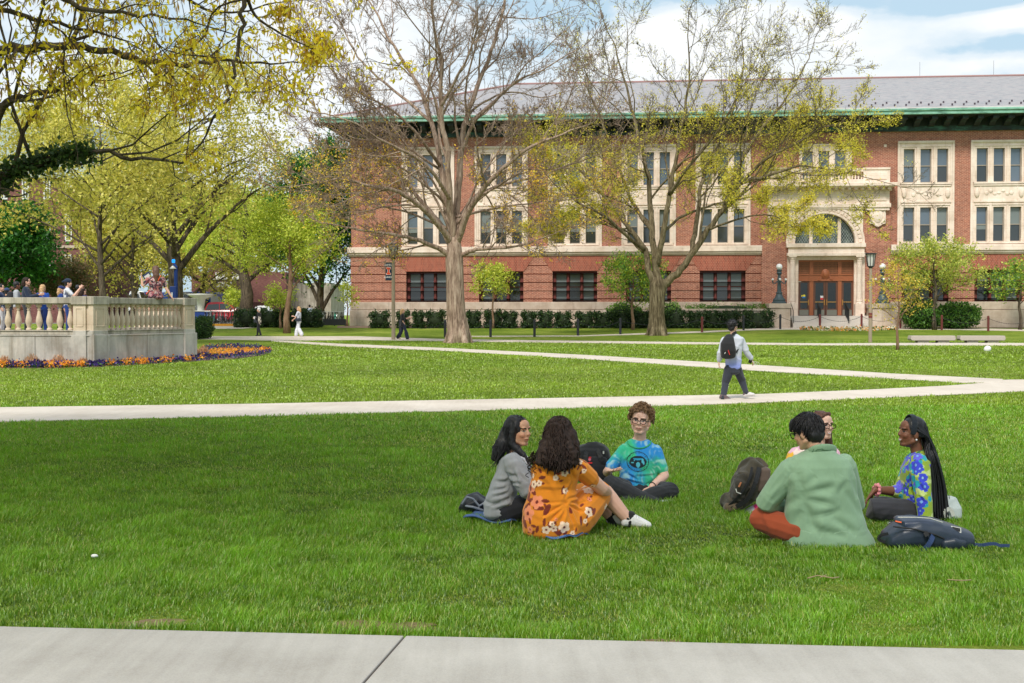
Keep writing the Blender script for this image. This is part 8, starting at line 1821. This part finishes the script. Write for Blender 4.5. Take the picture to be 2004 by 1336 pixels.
figure(788, 665, 604, G(788, 664.5).y, 82, 'blonde woman in loose black top walking right past the banner lamp post', BLK, srgb(30, 38, 58), m_hblo, SK_L, stride=.26, arms=[((.19, 0, 1.40), (.20, -.04, 1.12), (.16, .05, .95)), ((-.19, 0, 1.40), (-.14, .16, 1.18), (-.06, .42, 1.24))], longhair=.12, wide=1.15, hemz=.78, sleeve=.55, flare=.05, shoe=SK_L)
def bag_w(rt, P, Hd, k):
    mb = MB(); ell_loft(mb, [(P(-.24, -.05, .92), .18, .07, Vector(X3), Y3), (P(-.24, -.05, 1.06), .16, .06, X3, Y3)]); put('shoulder_bag', fuse(mb, .011, 1), m_leath, rt, srgb(34, 40, 50)); mb = MB(); mb.tube([P(-.24, .08, 1.05) - rt.location, P(-.19, .0, 1.44) - rt.location, P(-.24, -.15, 1.05) - rt.location], .012, 5); mb.build('bag_strap', m_web, rt)
figure(585, 659.5, 600, G(585, 658.5).y, -78, 'woman in white top and wide white trousers carrying a dark shoulder bag', srgb(206, 208, 222), srgb(216, 218, 228), m_hblo, SK_L, stride=.20, arms=[((.19, 0, 1.40), (.18, .04, 1.14), (.12, .36, 1.18)), ((-.19, 0, 1.40), (-.16, .12, 1.12), (-.10, .32, .98))], longhair=.08, sleeve=.35, flare=.06, extras=bag_w, shoe=srgb(190, 160, 140))
def scarf_(rt, P, Hd, k):
    mb = MB(); ell_loft(mb, [(P(-.20, -.16, .72), .06, .05, X3, Y3), (P(-.21, -.13, 1.0), .10, .06, X3, Y3), (P(-.18, -.10, 1.22), .06, .05, X3, Y3)]); V, N, F_ = fuse(mb, .010, 1); col, _ = cellcol(V, 60, 3, [srgb(200, 190, 176), srgb(60, 56, 54), srgb(170, 156, 140)]); put('scarf', (V, N, F_), m_cloth, rt, col)
    mb = MB(); ell_loft(mb, [(P(-.05, .20, .86), .12, .10, X3, Y3), (P(-.05, .20, 1.02), .10, .08, X3, Y3)]); put('handbag', fuse(mb, .011, 1), m_leath, rt, srgb(40, 44, 52))
    mb = MB(); ell_loft(mb, [(P(-.14, .24, 1.06), .05, .02, X3, Y3), (P(-.12, .24, 1.2), .05, .02, X3, Y3)]); put('papers', fuse(mb, .010, 1), m_cloth, rt, srgb(214, 216, 222))
figure(507, 659, 602, G(507, 658).y, -80, 'white-haired woman in black with a patterned scarf over her arm', BLK, BLK, m_hwht, SK_L, stride=.14, arms=[((.19, 0, 1.40), (.2, .02, 1.12), (.10, .26, 1.15)), ((-.19, 0, 1.40), (-.2, .0, 1.12), (-.12, .24, 1.12))], extras=scarf_, hemz=.82)
figure(606, 628, 596, 93, 0, 'distant person in pale blue shirt with dark backpack beyond the hedge', srgb(160, 170, 190), BLK, m_hblk, SK_T)
# crowd on the terrace
DT = K1.y + 1.9; zf = ZF
def phone_(rt, P, Hd, k):
    mb = MB(); c_ = P(0, .46, 1.28) - rt.location; mb.box(c_.x - .04, c_.x + .04, c_.y - .05, c_.y + .05, c_.z - .01, c_.z + .02); mb.build('phone', m_lglass, rt)
def pack_(rt, P, Hd, k):
    mb = MB(); ell_loft(mb, [(P(0, -.2, 1.02), .14, .09, X3, Y3), (P(0, -.22, 1.2), .14, .1, X3, Y3), (P(0, -.18, 1.38), .10, .06, X3, Y3)]); put('backpack', fuse(mb, .012, 1), m_cloth, rt, BLK)
pf = lambda px: (px, 640)
figure(2, 640, 556, DT + .4, 90, 'person in dark blue cut off by the left edge behind the balustrade', srgb(30, 50, 90), srgb(206, 208, 214), m_hblk, SK_L, z0=zf)
figure(14, 640, 564, DT + 1.6, 0, 'shorter person in dark cap and black top behind the balustrade near the left edge', BLK, srgb(40, 46, 60), m_hblk, SK_T, z0=zf, cap_m=(srgb(40, 60, 100), 1))
figure(33, 640, 551, DT + .1, 62, 'man in grey T-shirt with backpack, looking right behind the balustrade', srgb(162, 166, 172), srgb(150, 110, 90), m_hblk, SK_D, z0=zf, sleeve=.34, extras=pack_)
figure(52, 640, 543, DT - .3, 78, 'tall dark-haired person with glasses in navy sweater looking down at a phone', srgb(30, 44, 66), srgb(52, 54, 60), m_hdbr, SK_L, z0=zf, arms=[((.19, 0, 1.40), (.20, .10, 1.14), (.06, .42, 1.22)), ((-.19, 0, 1.40), (-.18, .12, 1.14), (-.02, .42, 1.22))], longhair=.03, extras=phone_)
figure(84, 640, 557, DT + .2, 10, 'blonde woman in royal blue jacket seen from behind on the terrace', srgb(20, 66, 150), srgb(20, 52, 120), m_hblo, SK_L, z0=zf, longhair=.16, wide=1.2)
figure(120, 640, 560, DT + .9, 70, 'person in blue cap half hidden by the man in a white patterned shirt', srgb(24, 60, 130), srgb(30, 32, 40), m_hblo, SK_L, z0=zf, cap_m=(srgb(16, 34, 90), 1), longhair=.1)
def wcol(V):
    c = np.tile(np.array(srgb(214, 216, 224)), (len(V), 1)); c[snoise(V, 26, 3, 3) > .45] = srgb(84, 90, 112); return c
def cam_(rt, P, Hd, k):
    mb = MB(); c_ = P(0, .30, 1.50) - rt.location; mb.sphere(c_, .075, 10, 8); mb.build('cup', m_dk, rt, smooth=True)
figure(133, 640, 546, DT - .3, 74, 'man in white patterned shirt and backward navy cap raising a dark cup', None, srgb(24, 58, 128), m_hblk, SK_L, z0=zf, topcol=wcol, sleeve=.34, cap_m=(srgb(20, 36, 62), -1), extras=cam_, arms=[((.19, 0, 1.40), (.22, .20, 1.20), (.08, .38, 1.46)), ((-.19, 0, 1.40), (-.20, .20, 1.20), (-.06, .40, 1.46))])
figure(163, 640, 563, DT + .8, 40, 'dark-haired person low behind the corner pier, right of the white patterned shirt', srgb(40, 36, 80), BLK, m_hdbr, SK_L, z0=zf, longhair=.15)
# woman sitting on the rail
k_ = frac_at(K1, K2, 306); ps = K1.lerp(K2, k_)
def fan_(rt, P, Hd, k):
    mb = MB(); c_ = at(287, 538, rt.location.y) - rt.location; Rm = Matrix.Rotation(R(-35), 3, 'Y'); mb.rbox(c_, .13, .01, .06, Rm); fo = mb.build('fan', plain('navy_fan', srgb(22, 44, 84), .6), rt); mb = MB(); mb.rbox(c_ + Vector((.02, -.014, -.035)), .09, .006, .045, Rm); mb.build('fan_window', m_lglass, fo)
    mb = MB(); P_ = [at(px, py, rt.location.y - .10) - rt.location for px, py in ((315, 538), (310, 548), (300, 560), (286, 575))]; mb.tube(P_, .018, 5); mb.build('bag_strap', plain('orange_strap', srgb(222, 90, 50), .7), rt)
def mcol(V):
    c, _ = cellcol(V, 1500, 9, [srgb(130, 66, 80), srgb(170, 128, 130), srgb(50, 40, 48), srgb(184, 160, 156), srgb(96, 44, 58), srgb(36, 34, 40), srgb(160, 96, 92)], .02); return c
figure(305, 584, 519, ps.y - .05, -25, 'brown-haired woman in mottled floral top sitting on the stone rail', None, None, m_hbrn, SK_L, z0=ZCT, seat=True, topcol=mcol, sleeve=.34, longhair=.28, wide=1.12, hipw=1.25, extras=fan_,
       arms=[((.19, 0, 1.40), (.27, -.02, 1.15), (.40, -.05, .93)), ((-.19, 0, 1.40), (-.34, .02, 1.20), (-.37, .02, 1.42))])
# ================================================================== grass blades (one mesh, uncountable)
g_ = np.random.default_rng(99)
def blades(n, y0, y1, h, w_, name_seed, pw=1.0):
    y = y0 + (y1 - y0) * g_.random(n) ** pw; half = y * (1002 / FPX) * 1.03 + 1.0; x = g_.uniform(-1, 1, n) * half
    # keep off the pavement
    ey, ex = EDGE[1].y / EDGE[1].x, EDGE[0]; edge_y = ex.y + (x - ex.x) * ey + .02
    ppx = CX + x / y * FPX
    keep = y > edge_y + np.abs(g_.normal(0, .02, n)) - .012
    z = np.interp(y, _GY, _GZ); f_ = y * _cp - (z - CH) * _sp; u_ = y * _sp + (z - CH) * _cp; ppy = CY - u_ / f_ * FPX; ppx = CX + x / f_ * FPX
    jt = g_.normal(0, .5, n)
    for up_, lo_ in ((PB_UP, PB_LO), (PC_UP, PC_LO), (PD_UP, PD_LO)):
        inside = (ppx > up_[0][0]) & (ppx < up_[-1][0]) & (ppy > np.interp(ppx, *zip(*up_)) + jt * .6) & (ppy < np.interp(ppx, *zip(*lo_)) + jt); keep &= ~inside
    keep &= ~((ppy < np.interp(ppx, *zip(*BED_LO)) + 1) & (ppx < 532))
    return x[keep], y[keep]
# lower edge of the middle path in world coordinates
_pl = [G(px, interp(PB_LO, px)) for px in range(-80, 2101, 20)]; _plx = np.array([p.x for p in _pl]); _ply = np.array([p.y for p in _pl])
def pb_lo(x): return np.interp(x, _plx, _ply) + .03 * np.sin(x * 9) + .02 * np.sin(x * 23)
allV, allF, allC = [], [], []
cnt = 0
def patchn(x, y):
    v = np.stack([x, y, np.zeros_like(x)], 1); return snoise(v, 1.1, 5, 3), snoise(v, 4.3, 15, 3), snoise(v, .45, 25, 2)
for (n, y0, y1, h, w_) in ((200000, 6.1, 8.4, .046, .0040), (200000, 8.2, 11.5, .044, .0048), (150000, 11.3, 15.5, .042, .0070), (130000, 15.3, 23.2, .040, .0105), (130000, 23, 40, .040, .02), (110000, 40, 66, .045, .035)):
    x, y = blades(n, y0, y1, h, w_, 0); n = len(x); p1, p2, p3 = patchn(x, y)
    q3 = np.stack([x, y, x * 0], 1); p4 = snoise(q3, 11, 61, 3); p5 = snoise(q3, 24, 71, 2); hh = h * (.85 + .3 * p2 + .2 * p1 + .45 * p4 + .25 * p5) * g_.uniform(.6, 1.35, n); hh = np.maximum(hh, .012)
    bare = (snoise(np.stack([x, y, x * 0], 1), 2.6, 41, 3) > .66) & (y < EDGE[0].y + 1.2); hh[bare] *= .35
    for sx0, sy0, rx0, ry0 in SOILS:
        m_ = ((x - sx0) / rx0) ** 2 + ((y - sy0) / ry0) ** 2 < 1.1; hh[m_ & (g_.random(n) < .8)] *= .12
    a = g_.uniform(0, 6.283, n) ; lean = g_.uniform(.1, .9, n) * hh + .15 * hh; dx, dy = np.cos(a) * lean + .25 * hh * p1, np.sin(a) * lean
    b = a + 1.57 + g_.normal(0, .4, n); wx, wy = np.cos(b) * w_ * .5, np.sin(b) * w_ * .5 * .6
    z = np.interp(y, _GY, _GZ)
    v0 = np.stack([x - wx, y - wy, z], 1); v1 = np.stack([x + wx, y + wy, z], 1); v2 = np.stack([x + dx * .4 + wx * .8, y + dy * .4 + wy * .8, z + hh * .6], 1); v3 = np.stack([x + dx * .4 - wx * .8, y + dy * .4 - wy * .8, z + hh * .6], 1); v4 = np.stack([x + dx, y + dy, z + hh * .95], 1)
    V = np.stack([v0, v1, v2, v3, v4, v4 + [[1e-4, 0, 0]]], 1).reshape(-1, 3); k = np.arange(n) * 6
    F1 = np.stack([k, k + 1, k + 2, k + 3], 1); F2 = np.stack([k + 3, k + 2, k + 5, k + 4], 1)
    base = np.array(srgb(100, 142, 30) if y0 < 22 else srgb(124, 146, 44))[None, :] * (1 + .3 * p1[:, None] + .25 * p3[:, None] + .25 * p2[:, None] + .42 * p4[:, None] + .22 * p5[:, None]); base = np.maximum(base, .012); dry = g_.random(n) < (.05 + .05 * (p2 > .5) if y0 < 22 else .015); base[dry] = np.array(srgb(176, 176, 104)); yl = g_.random(n) < .3; base[yl & ~dry] = np.array(srgb(132, 162, 44)) * 1.0
    base = base * g_.uniform(.75, 1.25, n)[:, None]; col = np.repeat(base, 6, axis=0); allV.append(V); allF += [F1 + cnt, F2 + cnt]; allC.append(col); cnt += len(V)
m_gb, t = newmat('grass_blade'); a = t.n('VertexColor', layer_name='Col').outputs[0]
d1_ = t.n('BsdfDiffuse', i={0: a}); d2__ = t.n('BsdfTranslucent', i={0: t.mix(1.0, a, (1.2, 1.25, .7), 'MULTIPLY')}); g1_ = t.n('BsdfGlossy', i={0: (.8, .85, .8, 1), 'Roughness': .38})
mx = t.n('MixShader', i={0: .35, 1: d1_.outputs[0], 2: d2__.outputs[0]}); mx2 = t.n('MixShader', i={0: .035, 1: mx.outputs[0], 2: g1_.outputs[0]}); t.n('OutputMaterial', i={0: mx2.outputs[0]})
o = arr('lawn_grass', np.concatenate(allV), np.concatenate(allF), m_gb, None, color=np.concatenate(allC)); tag(o, 'short green lawn grass blades between the sidewalk and the middle path', 'grass', kind='stuff')
# small debris
def bit(px, py, r_, col, nm, label, cat, sc=(1, .7, .5)):
    p = G(px, py); mb = MB(); mb.sphere((0, 0, r_ * .5 + .03), r_, 8, 6, sc); o = mb.build(nm, plain(nm + '_m' + str(px), col, .8), smooth=True); o.location = p; tag(o, label, cat)
bit(185, 1100, .025, srgb(226, 226, 222), 'litter', 'scrap of white litter in the shaded grass at left', 'litter')
mb = MB(); mb.tube([(-.10, 0, .05), (-.03, .03, .06), (.05, -.02, .055), (.10, .03, .05)], .004, 5); mb.tube([(-.02, .0, .055), (.03, .05, .06)], .003, 4); o = mb.build('twig', plain('twig_brown', srgb(150, 132, 100), .9)); o.location = G(1612, 1147); tag(o, 'short fallen twig in the grass below the green jacket', 'twig')
mb = MB(); mb.tube([(-.07, .03, .05), (0, -.02, .055), (.07, .02, .05)], .004, 5); o = mb.build('twig', bpy.data.materials['twig_brown']); o.location = G(1880, 1152); tag(o, 'short fallen twig in the grass below the navy backpack', 'twig')
